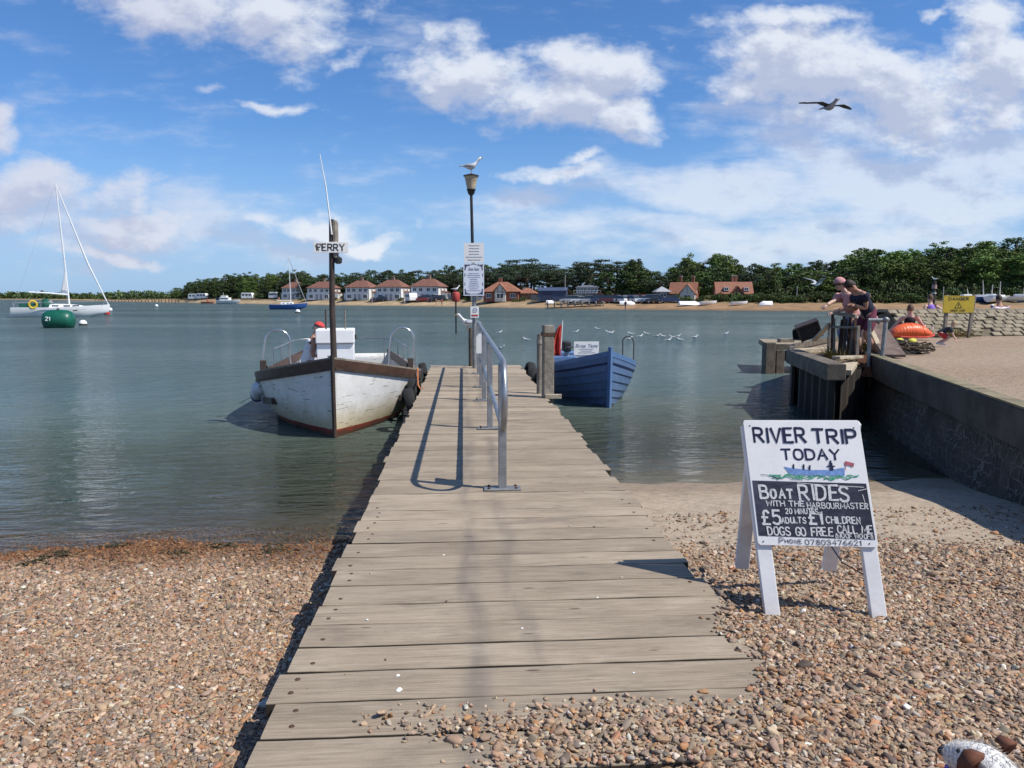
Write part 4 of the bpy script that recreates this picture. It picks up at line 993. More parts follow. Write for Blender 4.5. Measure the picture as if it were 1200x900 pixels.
def make_car(var):
    t = thing('parked_car', None, 'car')
    L, Hh = ((4.2, 1.45), (4.5, 1.65))[var]
    lo = [(-L/2, .35), (-L/2+.05, .8), (-L/2+.25, .92), (L/2-1.1, .95), (L/2-.15, .78), (L/2, .55), (L/2-.05, .3), (-L/2+.1, .28)]
    m_ = MB(); m_.prism([(x, -.85, z) for x, z in lo], 1.7, (0, 1, 0)); b = m_.build('body', carpaint('white', (.75, .75, .75)), t, bev=.07)
    m_ = MB(); v = []
    top = [(-L/2+.25, .92, .8), (L/2-1.1, .95, .8), (L/2-1.75, Hh, .64), (-L/2+(.75 if var == 0 else .4), Hh, .64)]
    m_.add([(x, -y, z) for x, z, y in top]+[(x, y, z) for x, z, y in top], [(0, 1, 2, 3), (7, 6, 5, 4), (0, 4, 5, 1), (1, 5, 6, 2), (2, 6, 7, 3), (3, 7, 4, 0)]); m_.build('windows', M_GLASS, t, bev=.03)
    m_ = MB(); m_.box(((top[2][0]+top[3][0])/2, 0, Hh+.015), (abs(top[2][0]-top[3][0])+.05, 1.3, .05)); m_.build('roof', carpaint('white', (.75, .75, .75)), t, bev=.02)
    for x in (-L*.31, L*.31):
        for y in (-.8, .8):
            w = MB().lathe([(.26, -.1), (.32, -.07), (.32, .07), (.26, .1)], (x, y, .32), 12, Matrix.Rotation(R(90), 3, 'X')).build('wheel', M_TYRE, t, smooth=True)
            MB().lathe([(.17, -.11), (.17, .11)], (x, y, .32), 10, Matrix.Rotation(R(90), 3, 'X')).build('hub_cap', M_HUB, w)
    for y in (-.6, .6): MB().box((L/2-.05, y, .68), (.1, .3, .14)).build('headlight', M_LAMP, t)
    return t
CARP = [make_car(0), make_car(1)]; used = [False, False]
CC = {'white': (.75, .75, .75), 'silver': (.42, .43, .45), 'black': (.02, .02, .025), 'red': (.33, .03, .03), 'dark blue': (.03, .05, .14), 'maroon': (.13, .02, .03), 'grey': (.16, .17, .18), 'pale blue': (.35, .45, .6)}
for (px, s, var, col, rz, lab) in ((668, 8.5, 1, 'silver', -10, 'silver car leftmost in the far car park beside the wooden pier'), (675, 11, 0, 'grey', -70, 'grey car parked behind the leftmost silver car'), (680, 8.2, 0, 'white', -14, 'white car parked in front of the clubhouse left side'), (689, 8.4, 1, 'silver', -12, 'silver car parked in front of the clubhouse right side'),
        (697, 11, 0, 'black', -60, 'black car parked before the clubhouse entrance'), (706, 9, 1, 'dark blue', -14, 'dark blue car just right of the clubhouse entrance'), (714, 9.4, 1, 'maroon', -16, 'maroon car parked right of the dark blue one'), (720, 11.5, 0, 'black', -70, 'black car tucked behind the maroon car'), (727, 9.2, 0, 'white', -60, 'white car nose on to the river near the middle of the car park'),
        (734, 10, 1, 'black', -14, 'tall black car in the middle of the far car park'), (740, 9.4, 0, 'silver', -65, 'silver car nose on beside the tall black car'), (747, 10, 1, 'red', -15, 'dark red car right of the middle of the car park'), (754, 9.5, 0, 'white', -18, 'white car parked side on below the broad dark tree'), (761, 9.8, 1, 'pale blue', -20, 'pale blue car near the brown kiosk'),
        (768, 9.4, 0, 'black', -16, 'black car parked beside the brown kiosk'), (784, 10, 0, 'dark blue', -20, 'dark blue car at the right end of the row by the left lodge'), (497, 9.5, 0, 'red', -18, 'red car on the beach track below the largest white house'), (503, 11, 1, 'grey', -18, 'grey car on the track below the largest white house'), (513, 10.5, 1, 'black', -18, 'black car on the track right of the largest white house'), (446, 9.5, 0, 'black', -18, 'black car on the track below the white houses near the ferry mast')):
    c = CARP[var] if not used[var] else copy_tree(CARP[var]); first = not used[var]; used[var] = True
    tag(c, lab, 'car', 'cars parked along the far shore'); p = FB(px, s); c.location = p; c.rotation_euler = (0, 0, R(rz)+(math.pi if random.random() < .5 else 0)); c.scale = (1, 1, 1)
    for ch in c.children:
        if ch.name.startswith(('body', 'roof')):
            if not first: ch.data = ch.data.copy()
            ch.data.materials[0] = carpaint(col, CC[col])
M_HULLW = pm('white_gelcoat', (.78, .78, .77), .35, var=.04, spec=.5)
M_HULLB = pm('blue_gelcoat', (.035, .10, .30), .35, var=.06, spec=.5)
def small_boat_mesh(L, B, H, sheer=.25, n=14, m=7, stern=.75, vee=.3, z0=-.15, deck=True, rake=.12):
    """closed little hull, bow towards +x; returns MB"""
    mb = MB(); rows = []
    for i in range(n+1):
        t = i/n; x = -L/2+L*t
        b = B/2*(stern+(1-stern)*math.sin(math.pi/2*min(1, t/.4))) if t < .4 else B/2*(1-((t-.4)/.6)**2.4)
        b = max(b, .015); zt = H*(1+sheer*max(0, (t-.3)/.7)**1.6); zk = z0+(.0 if t < .75 else (t-.75)/.25*(H*.55-z0*.6))
        row = []
        for k in range(-m, m+1):
            a = abs(k)/m; sg = 1 if k >= 0 else -1; hb = b*((1-vee)*math.sin(a*math.pi/2)**.7+vee*a); z = zk+(zt-zk)*((1-vee)*(1-math.cos(a*math.pi/2))+vee*a)
            row.append((x+rake*L*t*t*a*.3, sg*hb, z))
        rows.append(row)
    mb.grid(rows); b0 = len(mb.v)-(n+1)*(2*m+1)
    mb.f.append(tuple(range(b0, b0+2*m+1))); mb.m.append(0)
    if deck:
        for i in range(n): 
            a, c = b0+i*(2*m+1), b0+(i+1)*(2*m+1); mb.f.append((a, c, c+2*m, a+2*m)); mb.m.append(1)
    return mb
M_INB = pm('boat_inside', (.45, .42, .36), .7, var=.15)
for (px, s, rz, L, label, flip) in ((808, 6.5, 8, 4.4, 'upturned white dinghy on the sand below the left lodge', 1), (830, 7.2, 20, 3.6, 'white dinghy on the sand between the two lodges', 0), (866, 6.8, 10, 3.2, 'small white dinghy on the sand in front of the right lodge', 0), (897, 6.8, 185, 2.4, 'small upturned white tender on the sand in front of the hedge', 1),
        (735, 6.6, -8, 3.0, 'white tender on the sand below the middle of the car park', 1), (645, 7, 20, 2.0, 'small white tender at the landward end of the wooden pier', 1)):
    p = FB(px, s); mb = small_boat_mesh(L, L*.36, .55); 
    t = thing('dinghy', label, 'dinghy', (p.x, p.y, p.z+(.62 if flip else .12)), R(rz)); 
    if flip: t.rotation_euler = (R(180), 0, R(rz))
    mb.build('hull', [M_INB if 'brown' in label else M_HULLW, M_INB], t, smooth=True); MB().tube([(-L*.3, 0, .5), (L*.1, 0, .52)], .03, 6).build('keel_strip' if flip else 'thwart', M_WOOD, t)
# wooden pier on the far shore
a_ = G(641, 361.4, 0); b_ = G(706, 362.0, 0); pr = thing('pier', 'low timber pier with white topped piles on the far shore', 'pier', ((a_.x+b_.x)/2, (a_.y+b_.y)/2, 0))
d_ = b_-a_; MB().beam(a_+Vector((0, 0, .95)), b_+Vector((0, 0, .95)), 1.4, .16).build('deck', M_TIMB, pr, world=True)
for k in range(9):
    c = a_+d_*(k/8); off_ = Vector((.05, -.75, 0)); MB().lathe([(.14, -1.5), (.13, 1.55)], c+off_, 8).build('pile', pm('pile_grey', (.30, .27, .23), .9, var=.2), pr, world=True)
# posts of the groyne on the left spit
gp = None
for k in range(26):
    px = 112+k*3.9+rt.uniform(-.5, .5); p = FB(px, .5+rt.uniform(-1, 1)); 
    if gp is None:
        gp = MB().lathe([(.35, -1), (.32, 1.5), (.24, 1.7)], (0, 0, 0), 8).build('groyne_post', M_WOOD); o = gp
        tag(o, 'dark wooden groyne post along the sandy spit behind the white yacht', 'post', 'groyne posts on the left spit')
    else: o = gp.copy(); COL.objects.link(o)
    o.location = p; o.scale = (1, 1, rt.uniform(.7, 1.15))
# poles and masts among the far trees, and boats laid up on the right
M_POLE = pm('pale_pole', (.5, .48, .44), .6, var=.1)
for (px, s, ty, lab) in ((662, 14, 323, 'tall thin flagpole beside the clubhouse'), (933, 13, 336, 'grey post rising out of the long hedge'), (1104, 14, 336, 'thin lamp pole on the far bank left of the danger sign')):
    p = FB(px, s); d = p.y; z = 2.2+(349-ty)*d/873; o = MB().lathe([(.07, -.2), (.05, z-p.z), (.02, z-p.z+.1)], (0, 0, 0), 8).build('pole', M_POLE, loc=None); o.location = p; tag(o, lab, 'pole')
for (px, s, ty, L, hl, lab) in ((1132, 13, 338, 5, M_HULLW, 'laid up white sailing boat with a short mast just right of the danger sign'), (1149, 12, 328, 6.5, M_HULLB, 'laid up dark hulled sailing boat with a leaning mast on the far bank'), (1160, 14, 333, 5.5, M_HULLW, 'laid up white sailing boat left of the tall grey mast'), (1169, 12, 329, 6.5, M_HULLW, 'laid up sailing boat with the tallest grey mast near the seated man'), (1196, 13, 336, 6, M_HULLW, 'laid up sailing boat at the right edge of the picture')):
    p = FB(px, s); z = 2.2+(349-ty)*p.y/873-p.z; t = thing('laid_up_boat', lab, 'sailing boat', p, R(rt.uniform(-40, 40)))
    small_boat_mesh(L, L*.33, .95, z0=.1).build('hull', [hl, M_INB], t, smooth=True); MB().tube([(.3, 0, .9), (.3+rt.uniform(-.5, .3), 0, z)], [.10, .06], 6).build('mast', M_POLE, t)
    MB().box((-.2, 0, 1.12), (L*.3, L*.2, .35)).build('cabin', M_HULLW, t, bev=.05); MB().box((0, 0, .05), (1.2, .12, .5)).build('keel', M_HULLB, t)
# little groups of visitors on the far beach
SK = pm('skin', (.50, .30, .22), .6, var=.08)
def far_person(px, s, shirt, label, sit=False):
    p = FB(px, s); t = thing('person', label, 'person', p, rt.uniform(0, 6)); h = 1.7 if not sit else 1.15
    b = MB(); b.tube([(0, -.09, 0), (0, -.09, .8), (0, 0, .95), (0, 0, 1.42), (0, 0, 1.5), (0, 0, 1.7)], [.06, .09, .16, .17, .06, .10], 8); b.tube([(0, .09, 0), (0, .09, .8), (0, .03, .95)], [.06, .09, .1], 8)
    b.tube([(0, -.2, 1.4), (.05, -.26, 1.1), (.1, -.24, .85)], [.06, .05, .04], 6); b.tube([(0, .2, 1.4), (.05, .26, 1.1), (.1, .24, .85)], [.06, .05, .04], 6)
    b.build('body', SK, t, smooth=True); MB().lathe([(.17, .88), (.2, 1.1), (.2, 1.38), (.1, 1.47)], (0, 0, 0), 10).build('shirt', shirt, t, smooth=True); t.scale = (1, 1, h/1.7)
SH = {n: pm('cloth_'+n, c, .85, var=.08) for n, c in dict(red=(.4, .05, .04), white=(.7, .7, .68), blue=(.06, .1, .3), dark=(.03, .03, .04), orange=(.5, .18, .06)).items()}
far_person(511, 2.5, SH['dark'], 'distant person in dark clothes on the sand below the right white house'); far_person(518, 2.2, SH['red'], 'distant person in red near the water below the right white house')
far_person(327, 6, SH['orange'], 'distant person in orange on the beach left of the blue yacht'); far_person(474, 4, SH['white'], 'distant person in white beside the camper on the beach'); far_person(733, .0, SH['dark'], 'distant dark figure at the water edge below the car park'); far_person(436, 5, SH['blue'], 'distant person in blue on the beach right of the ferry mast')

# =================================================================== HANDRAIL, LAMP POST, NOTICES
M_GALV = pm('galvanised_steel', (.34, .35, .36), .42, .75, var=.18, scale=9, bump=.15, bscale=60, dirt=(.22, .20, .17), dirta=.5)
M_GALVD = pm('dull_steel', (.26, .265, .26), .55, .5, var=.2, scale=9, dirt=(.16, .13, .10), dirta=.6)
M_CHROME = pm('stainless_tube', (.55, .56, .58), .22, .9, var=.06)
M_DARKM = pm('dark_paint_metal', (.035, .035, .035), .5, .3, var=.3, scale=12)
M_SIGNW = pm('sign_white', (.80, .79, .76), .5, var=.04, scale=3, dirt=(.60, .56, .48), dirta=.25)
M_PRINT = pm('print_grey', (.20, .24, .34), .7, var=.1); M_PRINTD = pm('print_dark', (.03, .035, .09), .7, var=.1); M_PRINTR = pm('print_red', (.45, .05, .05), .7)
RX, ZR, ZM = .315, 1.70, 1.15
rail = thing('handrail', 'galvanised steel handrail with a looped near end along the jetty', 'handrail', (RX, 10, ZD))
posts = [5.92, 8.75, 11.2, 12.9, 15.2]
def arc(c, r, a0, a1, n, f): return [f(c, r, a0+(a1-a0)*k/n) for k in range(n+1)]
rr = (ZR-ZM)/2; zc = (ZR+ZM)/2; y0 = 5.95
loop = [(RX, y, ZR) for y in (16.3, 14, 12, 10, 8, 7)]
for k in range(13): a = math.pi/2+math.pi*k/12; loop.append((RX, y0+math.cos(a)*rr*1.0, zc+math.sin(a)*rr))
loop += [(RX, y, ZM) for y in (7, 8, 10, 12, 14, 16.3)]
MB().tube(loop, .0245, 12).build('rail_tube', M_GALV, rail, world=True, smooth=True)
for y in posts:
    MB().box((RX-.005, y, (ZD+ZR)/2-.01), (.066, .05, ZR-ZD-.02)).build('post', M_GALV, rail, world=True, bev=.006)
    b_ = MB(); b_.box((RX-.005, y, ZD+.010), (.30, .13, .014)); o = b_.build('base_plate', M_GALVD, rail, world=True, bev=.004)
    for sx in (-.11, .11):
        for sy in (-.04, .04): MB().lathe([(.011, 0), (.011, .012), (.005, .014)], (RX-.005+sx, y+sy, ZD+.016), 6).build('bolt', M_RUST, o, world=True)
MB().box((RX-.02, 6.02, 1.28), (.008, .17, .26)).build('tag_plate', pm('dark_plate', (.05, .05, .055), .5, var=.2), rail, world=True)
MB().box((RX-.04, 12.8, 1.42), (.10, .01, .34)).build('small_plate', M_SIGNW, rail, world=True)
lp = AtY(556, 420, 16.5); LX = lp.x
lamp = thing('lamp_post', 'tall thin dark lamp post with a weathered bowl lamp at the jetty end', 'lamp post', (LX, 16.5, ZD))
MB().tube([(LX, 16.5, ZD-.3), (LX, 16.5, 2.35)], .045, 12).build('lower_pole', M_GALVD, lamp, world=True, smooth=True)
MB().tube([(LX, 16.5, 2.3), (LX-.03, 16.5, 3.4), (LX-.05, 16.5, 4.45)], [.036, .034, .03], 12).build('upper_pole', M_DARKM, lamp, world=True, smooth=True)
MB().lathe([(.035, 4.40), (.07, 4.44), (.085, 4.50), (.10, 4.515), (.10, 4.53)], (LX-.05, 16.5, 0), 16).build('lamp_base', M_DARKM, lamp, world=True, smooth=True)
MB().lathe([(.085, 4.53), (.105, 4.62), (.135, 4.76), (.150, 4.80)], (LX-.05, 16.5, 0), 16).build('lamp_shade', pm('aged_lamp_glass', (.42, .36, .25), .5, var=.25, scale=9, dirt=(.16, .12, .07), dirta=.8), lamp, world=True, smooth=True)
MB().lathe([(.165, 4.80), (.17, 4.82), (.06, 4.85), (.02, 4.86)], (LX-.05, 16.5, 0), 16).build('lamp_cap', M_DARKM, lamp, world=True, smooth=True)
def printlines(mb, fr, u0, u1, v0, v1, n, rng, wdt, centre=True):
    for k in range(n):
        v = v1-(v1-v0)*(k+.5)/n; L = (u1-u0)*rng.uniform(.55, 1.0); u = (u0+u1-L)/2 if centre else u0
        e = u+L
        while u < e-.006:
            l = min(rng.uniform(.012, .045), e-u); ribbon(mb, [(u, v+rng.uniform(-.001, .001)), (u+l*.5, v+rng.uniform(-.002, .002)), (u+l, v)], wdt, fr); u += l+.008
def frame_at(o, U, V):
    o, U, V = Vector(o), Vector(U).normalized(), Vector(V).normalized(); N = U.cross(V).normalized()
    return lambda u, v, l=0: o+U*u+V*v+N*(.002+l)
rp = random.Random(4)
SY = 16.42
def P_(px, py): return AtY(px, py, SY)
a, b = P_(543.5, 284.5), P_(567.3, 308); w_, h_ = b.x-a.x, a.z-b.z
t = thing('notice_board', 'upper white notice of printed lines high on the lamp post', 'notice', (a.x+w_/2, SY, b.z))
MB().box((a.x+w_/2, SY, b.z+h_/2), (w_, .012, h_-.004)).build('panel', M_SIGNW, t, world=True)
m_ = MB(); fr = frame_at((a.x, SY-.006, b.z), (1, 0, 0), (0, 0, 1)); printlines(m_, fr, .04, w_-.04, .03, h_-.03, 6, rp, .012); m_.build('print', M_PRINT, t, world=True)
a, b = P_(543, 308.5), P_(567.3, 346.5); w_, h_ = b.x-a.x, a.z-b.z
t = thing('notice_board', 'lower white notice with dark corner ornaments below the printed notice on the lamp post', 'notice', (a.x+w_/2, SY, b.z))
MB().box((a.x+w_/2, SY, b.z+h_/2-.002), (w_, .012, h_-.004)).build('panel', pm('sign_bluewhite', (.70, .73, .80), .5, var=.04), t, world=True)
m_ = MB(); fr = frame_at((a.x, SY-.006, b.z), (1, 0, 0), (0, 0, 1))
text(m_, 'River Ferry', .11, h_-.155, .06, fr, w=.009, shear=.25, fit=w_-.22); printlines(m_, fr, .08, w_-.08, .09, h_-.2, 10, rp, .011); m_.build('print', M_PRINT, t, world=True)
m_ = MB()
for (cu, cv, su, sv) in ((.03, .03, 1, 1), (w_-.03, .03, -1, 1), (.03, h_-.03, 1, -1), (w_-.03, h_-.03, -1, -1)):
    ribbon(m_, [(cu+su*.10, cv), (cu+su*.05, cv+sv*.008), (cu, cv), (cu+su*.008, cv+sv*.05), (cu, cv+sv*.11)], .014, fr)
    for k in range(4): ribbon(m_, [(cu+su*(.01+.03*k), cv+sv*.01), (cu+su*(.03+.03*k), cv+sv*(.045-.01*k))], .010, fr); ribbon(m_, [(cu+su*.01, cv+sv*(.01+.03*k)), (cu+su*(.045-.01*k), cv+sv*(.03+.03*k))], .010, fr)
for cv in (h_*.36, h_*.64):
    for cu in (.03, w_-.03): ribbon(m_, [(cu, cv-.03), (cu+.006, cv), (cu, cv+.03)], .014, fr)
for (u0, u1, v) in ((.16, w_-.16, .03), (.16, w_-.16, h_-.03)): ribbon(m_, [(u0, v), ((u0+u1)/2, v+.012), (u1, v)], .010, fr)
m_.build('ornament', M_PRINTD, t, world=True)
a, b = P_(551.3, 359), P_(561.2, 372.3); w_, h_ = b.x-a.x, a.z-b.z
t = thing('small_notice', 'small white pictogram notice at the foot of the lamp post above the handrail', 'notice', (a.x+w_/2, SY, b.z))
MB().box((a.x+w_/2, SY, b.z+h_/2), (w_, .01, h_)).build('panel', M_SIGNW, t, world=True)
fr = frame_at((a.x, SY-.005, b.z), (1, 0, 0), (0, 0, 1)); m_ = MB()
ribbon(m_, [(.05, .12), (.06, .19), (.11, .21), (.14, .17), (.12, .12), (.05, .12)], .014, fr); ribbon(m_, [(.07, .17), (.12, .15)], .012, fr); m_.build('pictogram', M_PRINT, t, world=True)
m_ = MB(); ribbon(m_, [(.03, .05), (w_-.03, .05)], .035, fr); m_.build('red_bar', M_PRINTR, t, world=True)
# old stumps and fendering at the end of the jetty
for (px, top, Y, r_, lab) in ((551.5, 384, 16.95, .05, 'left thin dark stump at the jetty end by the lamp post'), (555.5, 386, 17.1, .055, 'dark stump right behind the lamp post foot at the jetty end')):
    p = AtY(px, 400, Y); z = AtY(px, top, Y).z; o = MB().lathe([(r_, -1.8), (r_*.95, z-.03), (r_*.7, z)], (0, 0, 0), 10).build('stump', M_UNDER, loc=None, smooth=True); o.location = (p.x, Y, 0); tag(o, lab, 'stump')
def tyre(loc, r, axis, label, group):
    m_ = MB(); prof = [(r*.62, -.07), (r*.9, -.085), (r, -.05), (r, .05), (r*.9, .085), (r*.62, .07)]
    rot = Vector((0, 0, 1)).rotation_difference(Vector(axis)).to_matrix(); n = 20; rows = []
    for k in range(n): rows.append([rot @ Vector((q*math.cos(6.2832*k/n), q*math.sin(6.2832*k/n), z)) for q, z in prof])
    rows.append(rows[0]); m_.grid(rows, closed=True); o = m_.build('rubber_tyre', M_TYRE, loc=None, smooth=True); o.location = loc; tag(o, label, 'tyre', group)
for k, (y, z) in enumerate(((12.3, .45), (13.4, .47), (14.6, .50), (15.7, .47), (16.6, .5))):
    tyre((JL-.13, y, z), .27, (1, .08*(-1)**k, .25), 'black tyre hung along the left edge of the jetty beside the white ferry boat', 'tyres on the left of the jetty')
for k, (y, z) in enumerate(((14.2, .52), (15.3, .5), (16.3, .53))):
    tyre((JR+.13, y, z), .27, (1, .1*(-1)**k, -.25), 'black tyre hung along the right edge of the jetty behind the mooring posts', 'tyres on the right of the jetty')
for (px, top, Y, w2, lab, r) in ((642, 381, 11.5, .165, 'thick squared mooring post beside the jetty with a pale plank top', .02), (632.6, 391, 12.0, .10, 'thin round mooring post just behind the thick squared one', .03)):
    p = AtY(px, 440, Y); z = AtY(px, top, Y).z; t = thing('mooring_post', lab, 'mooring post', (p.x, Y, 0))
    m_ = MB()
    if w2 > .12: m_.box((0, 0, (z-2)/2), (w2, w2, z+2), Matrix.Rotation(R(7), 3, 'Z')); m_.build('post', M_TIMB, t, bev=.014); MB().box((.0, -.0, z-.14), (w2+.03, w2+.012, .05), Matrix.Rotation(R(7), 3, 'Z')).build('iron_strap', M_RUST, t)
    else: m_.lathe([(w2*.55, -2), (w2*.52, z-.06), (w2*.4, z)], (0, 0, 0), 12); m_.build('post', M_TIMB, t, smooth=True); MB().lathe([(w2*.6, z-.16), (w2*.6, z-.10)], (0, 0, 0), 12).build('rope_turns', pm('old_rope', (.36, .33, .27), .9, var=.2, scale=40, bump=.5), t)
    if w2 > .12: MB().beam((-.05, -.1, ZD+.03), (.2, -.12, ZD+.03), .05, .07).build('cleat', M_TIMB2, t, bev=.005)

# =================================================================== A-BOARD
M_SGNP = pm('painted_board', (.80, .79, .77), .55, var=.05, scale=4, dirt=(.62, .58, .52), dirta=.3, bump=.08, bscale=60)
M_LEGP = pm('chipped_white_paint', (.76, .755, .74), .6, var=.06, scale=6, dirt=(.45, .40, .33), dirta=.55, bump=.1, bscale=40)
M_NAVY = pm('navy_paint', (.012, .014, .045), .5, var=.15)
def chalk_mat():
    m, t, b = newmat('blackboard'); tc = t.new('ShaderNodeTexCoord').outputs['Object']
    n = t.noise(tc, 7, 6, .65, .8); s = t.noise(t.mapping(tc, scale=(1, 1, 6)), 9, 5, .7, .5)
    c = t.mixc(t.maprange(t.math('ADD', t.math('MULTIPLY', n, .6), t.math('MULTIPLY', s, .4)), .42, .70, 0, .6), (.012, .014, .032), (.10, .105, .145)); t.link(c, b.inputs['Base Color']); b.inputs['Roughness'].default_value = .75; return m
def chalk_line():
    m, t, b = newmat('chalk'); tc = t.new('ShaderNodeTexCoord').outputs['Object']; n = t.noise(tc, 160, 4, .7)
    t.link(t.mixc(t.maprange(n, .30, .62), (.36, .36, .38), (.74, .73, .71)), b.inputs['Base Color']); b.inputs['Roughness'].default_value = .9; return m
fl, frr = G(902, 723, .50), G(1032, 727, .49)
zl, zr_ = float(zb(fl.x, fl.y)), float(zb(frr.x, frr.y)); fl, frr = G(902, 722, zl+.01), G(1032, 726, zr_+.01)
U = (frr-fl); footw = U.length; U = U.normalized(); Nf = Vector((0, 0, 1)).cross(U).normalized()      # away from viewer
TH = R(13.5); V = (Vector((0, 0, 1))*math.cos(TH)+Nf*math.sin(TH)).normalized(); V = (V-U*V.dot(U)).normalized(); V = (V-U*math.tan(R(5.5))).normalized(); NN = U.cross(V).normalized()
sg = thing('a_board', 'white painted river trip A-board with a chalked panel standing on the shingle', 'sign', ((fl.x+frr.x)/2, (fl.y+frr.y)/2, (zl+zr_)/2))
LG = 1.03; BW, BH = footw+.056, .665; lw = .078
def q3(u, v, n=0): return fl+U*u+V*v+NN*n
def plank(mb, u0, u1, v0, v1, n0, n1, f=q3):
    P = [f(u, v, n) for n in (n0, n1) for (u, v) in ((u0, v0), (u1, v0), (u1, v1), (u0, v1))]
    mb.add(P, [(3, 2, 1, 0), (4, 5, 6, 7), (0, 1, 5, 4), (1, 2, 6, 5), (2, 3, 7, 6), (3, 0, 4, 7)])
for u in (.0, footw-lw+.06): m_ = MB(); plank(m_, u-.02, u-.02+lw, -.02, LG-.03, -.055, -.012); m_.build('leg', M_LEGP, sg, world=True, bev=.004)
bu0 = -.014; m_ = MB(); bv0 = LG-BH
# panel with clipped upper corners
c_ = .012; ol = [(bu0, bv0+c_), (bu0+c_, bv0), (bu0+BW-c_, bv0), (bu0+BW, bv0+c_), (bu0+BW-.004, LG-c_), (bu0+BW-c_, LG), (bu0+c_, LG), (bu0+.004, LG-c_)]
m_.prism([q3(u, v, -.012) for u, v in ol], .012, NN); m_.build('panel', M_SGNP, sg, world=True, bev=.0015)
def SP(x, y): return bu0+(x)*BW, bv0+y*BH
fr = lambda u, v, l=0: q3(bu0+u*BW, bv0+v*BH, .0012+l)          # u, v as fractions of the panel
k_ = BW/BH
def tx(mb, s, u0, u1, v0, v1, w, **kw):
    f2 = lambda u, v, l=0: fr(u, v*k_, l)
    text(mb, s, u0, v0/k_, (v1-v0)/k_, f2, w=w/BW, fit=u1-u0, **kw)
random.seed(12)
m_ = MB(); tx(m_, 'RIVER', .085, .52, .822, .935, .0128, jit=.018); tx(m_, 'TRIP', .585, .945, .818, .925, .0128, jit=.018); tx(m_, 'TODAY', .30, .785, .685, .765, .0100, jit=.02); m_.build('painted_lettering', M_NAVY, sg, world=True)
m_ = MB(); o0 = .4; bp = [(.018, .075), (.982, .060), (.975, .497), (.022, .512)]
m_.prism([fr(u, v, -.0008) for u, v in bp], .0012, NN); m_.build('blackboard', chalk_mat(), sg, world=True)
fr0 = fr; fr = lambda u, v, l=0: fr0(u, v, l+.0012)
m_ = MB(); tx(m_, 'Boat', .075, .345, .375, .475, .0118, jit=.03); tx(m_, 'RIDES', .41, .815, .36, .475, .0125, jit=.05); tx(m_, 'WITH THE', .115, .43, .312, .352, .0058, jit=.03); tx(m_, 'HARBOURMASTER', .46, .96, .298, .342, .0048, jit=.03)
tx(m_, '20 MINUTES', .27, .54, .252, .292, .0052, jit=.05); tx(m_, '£5', .065, .215, .168, .275, .0115, jit=.03); tx(m_, 'ADULTS', .225, .425, .178, .222, .0062, jit=.05); tx(m_, '£1', .46, .565, .175, .27, .0115, jit=.03); tx(m_, 'CHILDREN', .60, .88, .182, .232, .0062, jit=.04)
tx(m_, 'CALL ME', .68, .965, .108, .165, .0065, jit=.05); tx(m_, 'DOGS GO FREE', .10, .635, .082, .145, .0072, jit=.05); tx(m_, '(WOOF WOOF!)', .655, .965, .068, .102, .0045, jit=.08)
for pts in ([(.40, .497), (.62, .482), (.95, .468)], [(.90, .44), (.97, .455)], [(.93, .41), (.95, .3)]): ribbon(m_, pts, .003/BW, lambda u, v, l=0: fr(u, v, l))
m_.build('chalk_lettering', chalk_line(), sg, world=True)
fr = fr0
m_ = MB(); tx(m_, 'Phone', .185, .37, .020, .062, .0040, jit=.02); tx(m_, '07803476621', .40, .86, .012, .050, .0038, jit=.02); m_.build('phone_number', pm('pencil_grey', (.10, .10, .13), .8), sg, world=True)
m_ = MB(); hullp = [(.305, .625), (.40, .610), (.55, .600), (.70, .604), (.815, .622), (.805, .555), (.35, .560)]
m_.prism([fr(u, v, 0) for u, v in hullp], .0006, NN); m_.build('painted_boat', pm('light_blue_paint', (.17, .29, .55), .6, var=.25, scale=60), sg, world=True)
m_ = MB()
for (x, y, l, d) in ((.17, .555, .10, 0), (.24, .545, .12, -.01), (.30, .555, .14, .012), (.42, .54, .13, .01), (.50, .552, .12, -.008), (.58, .538, .15, .012), (.68, .552, .11, -.01), (.74, .54, .12, .012), (.82, .556, .10, .006), (.36, .532, .1, .0), (.63, .528, .09, .008), (.20, .532, .06, .01)):
    ribbon(m_, [(x, y), (x+l*.3, y+d), (x+l*.65, y-d*.8), (x+l, y+d*.4)], .010, lambda u, v, l=0: fr(u, v, l+.0008))
m_.build('painted_waves', pm('green_paint', (.07, .33, .19), .6, var=.4, scale=80), sg, world=True)
m_ = MB()
for (x, y, h) in ((.385, .612, .03), (.47, .606, .035), (.52, .604, .03)): m_ = MB(); ribbon(m_, [(x, y), (x+.004, y+h)], .014, lambda u, v, l=0: fr(u, v, l+.001)); m_.build('painted_figure', M_NAVY, sg, world=True)
for pts, w in (([(.705, .606), (.703, .65)], .026), ([(.67, .63), (.735, .632)], .009), ([(.703, .655), (.704, .672)], .018), ([(.10, .56), (.16, .556)], .004), ([(.19, .545), (.25, .53)], .007)): m_ = MB(); ribbon(m_, pts, w, lambda u, v, l=0: fr(u, v, l+.001)); m_.build('brush_mark', M_NAVY, sg, world=True)
m_ = MB(); ribbon(m_, [(.815, .60), (.835, .665)], .005, lambda u, v, l=0: fr(u, v, l)); ribbon(m_, [(.83, .657), (.86, .652), (.885, .644)], .030, lambda u, v, l=0: fr(u, v, l+.0004)); m_.build('painted_flag', pm('flag_red_paint', (.40, .10, .12), .6, var=.3, scale=90), sg, world=True)
for (u, v) in ((.05, .03), (.93, .028), (.06, .955), (.94, .94)): MB().lathe([(.004, 0), (.003, .0015)], fr(u, v, 0), 8, Vector((0, 0, 1)).rotation_difference(NN).to_matrix()).build('screw', M_RUST, sg, world=True)
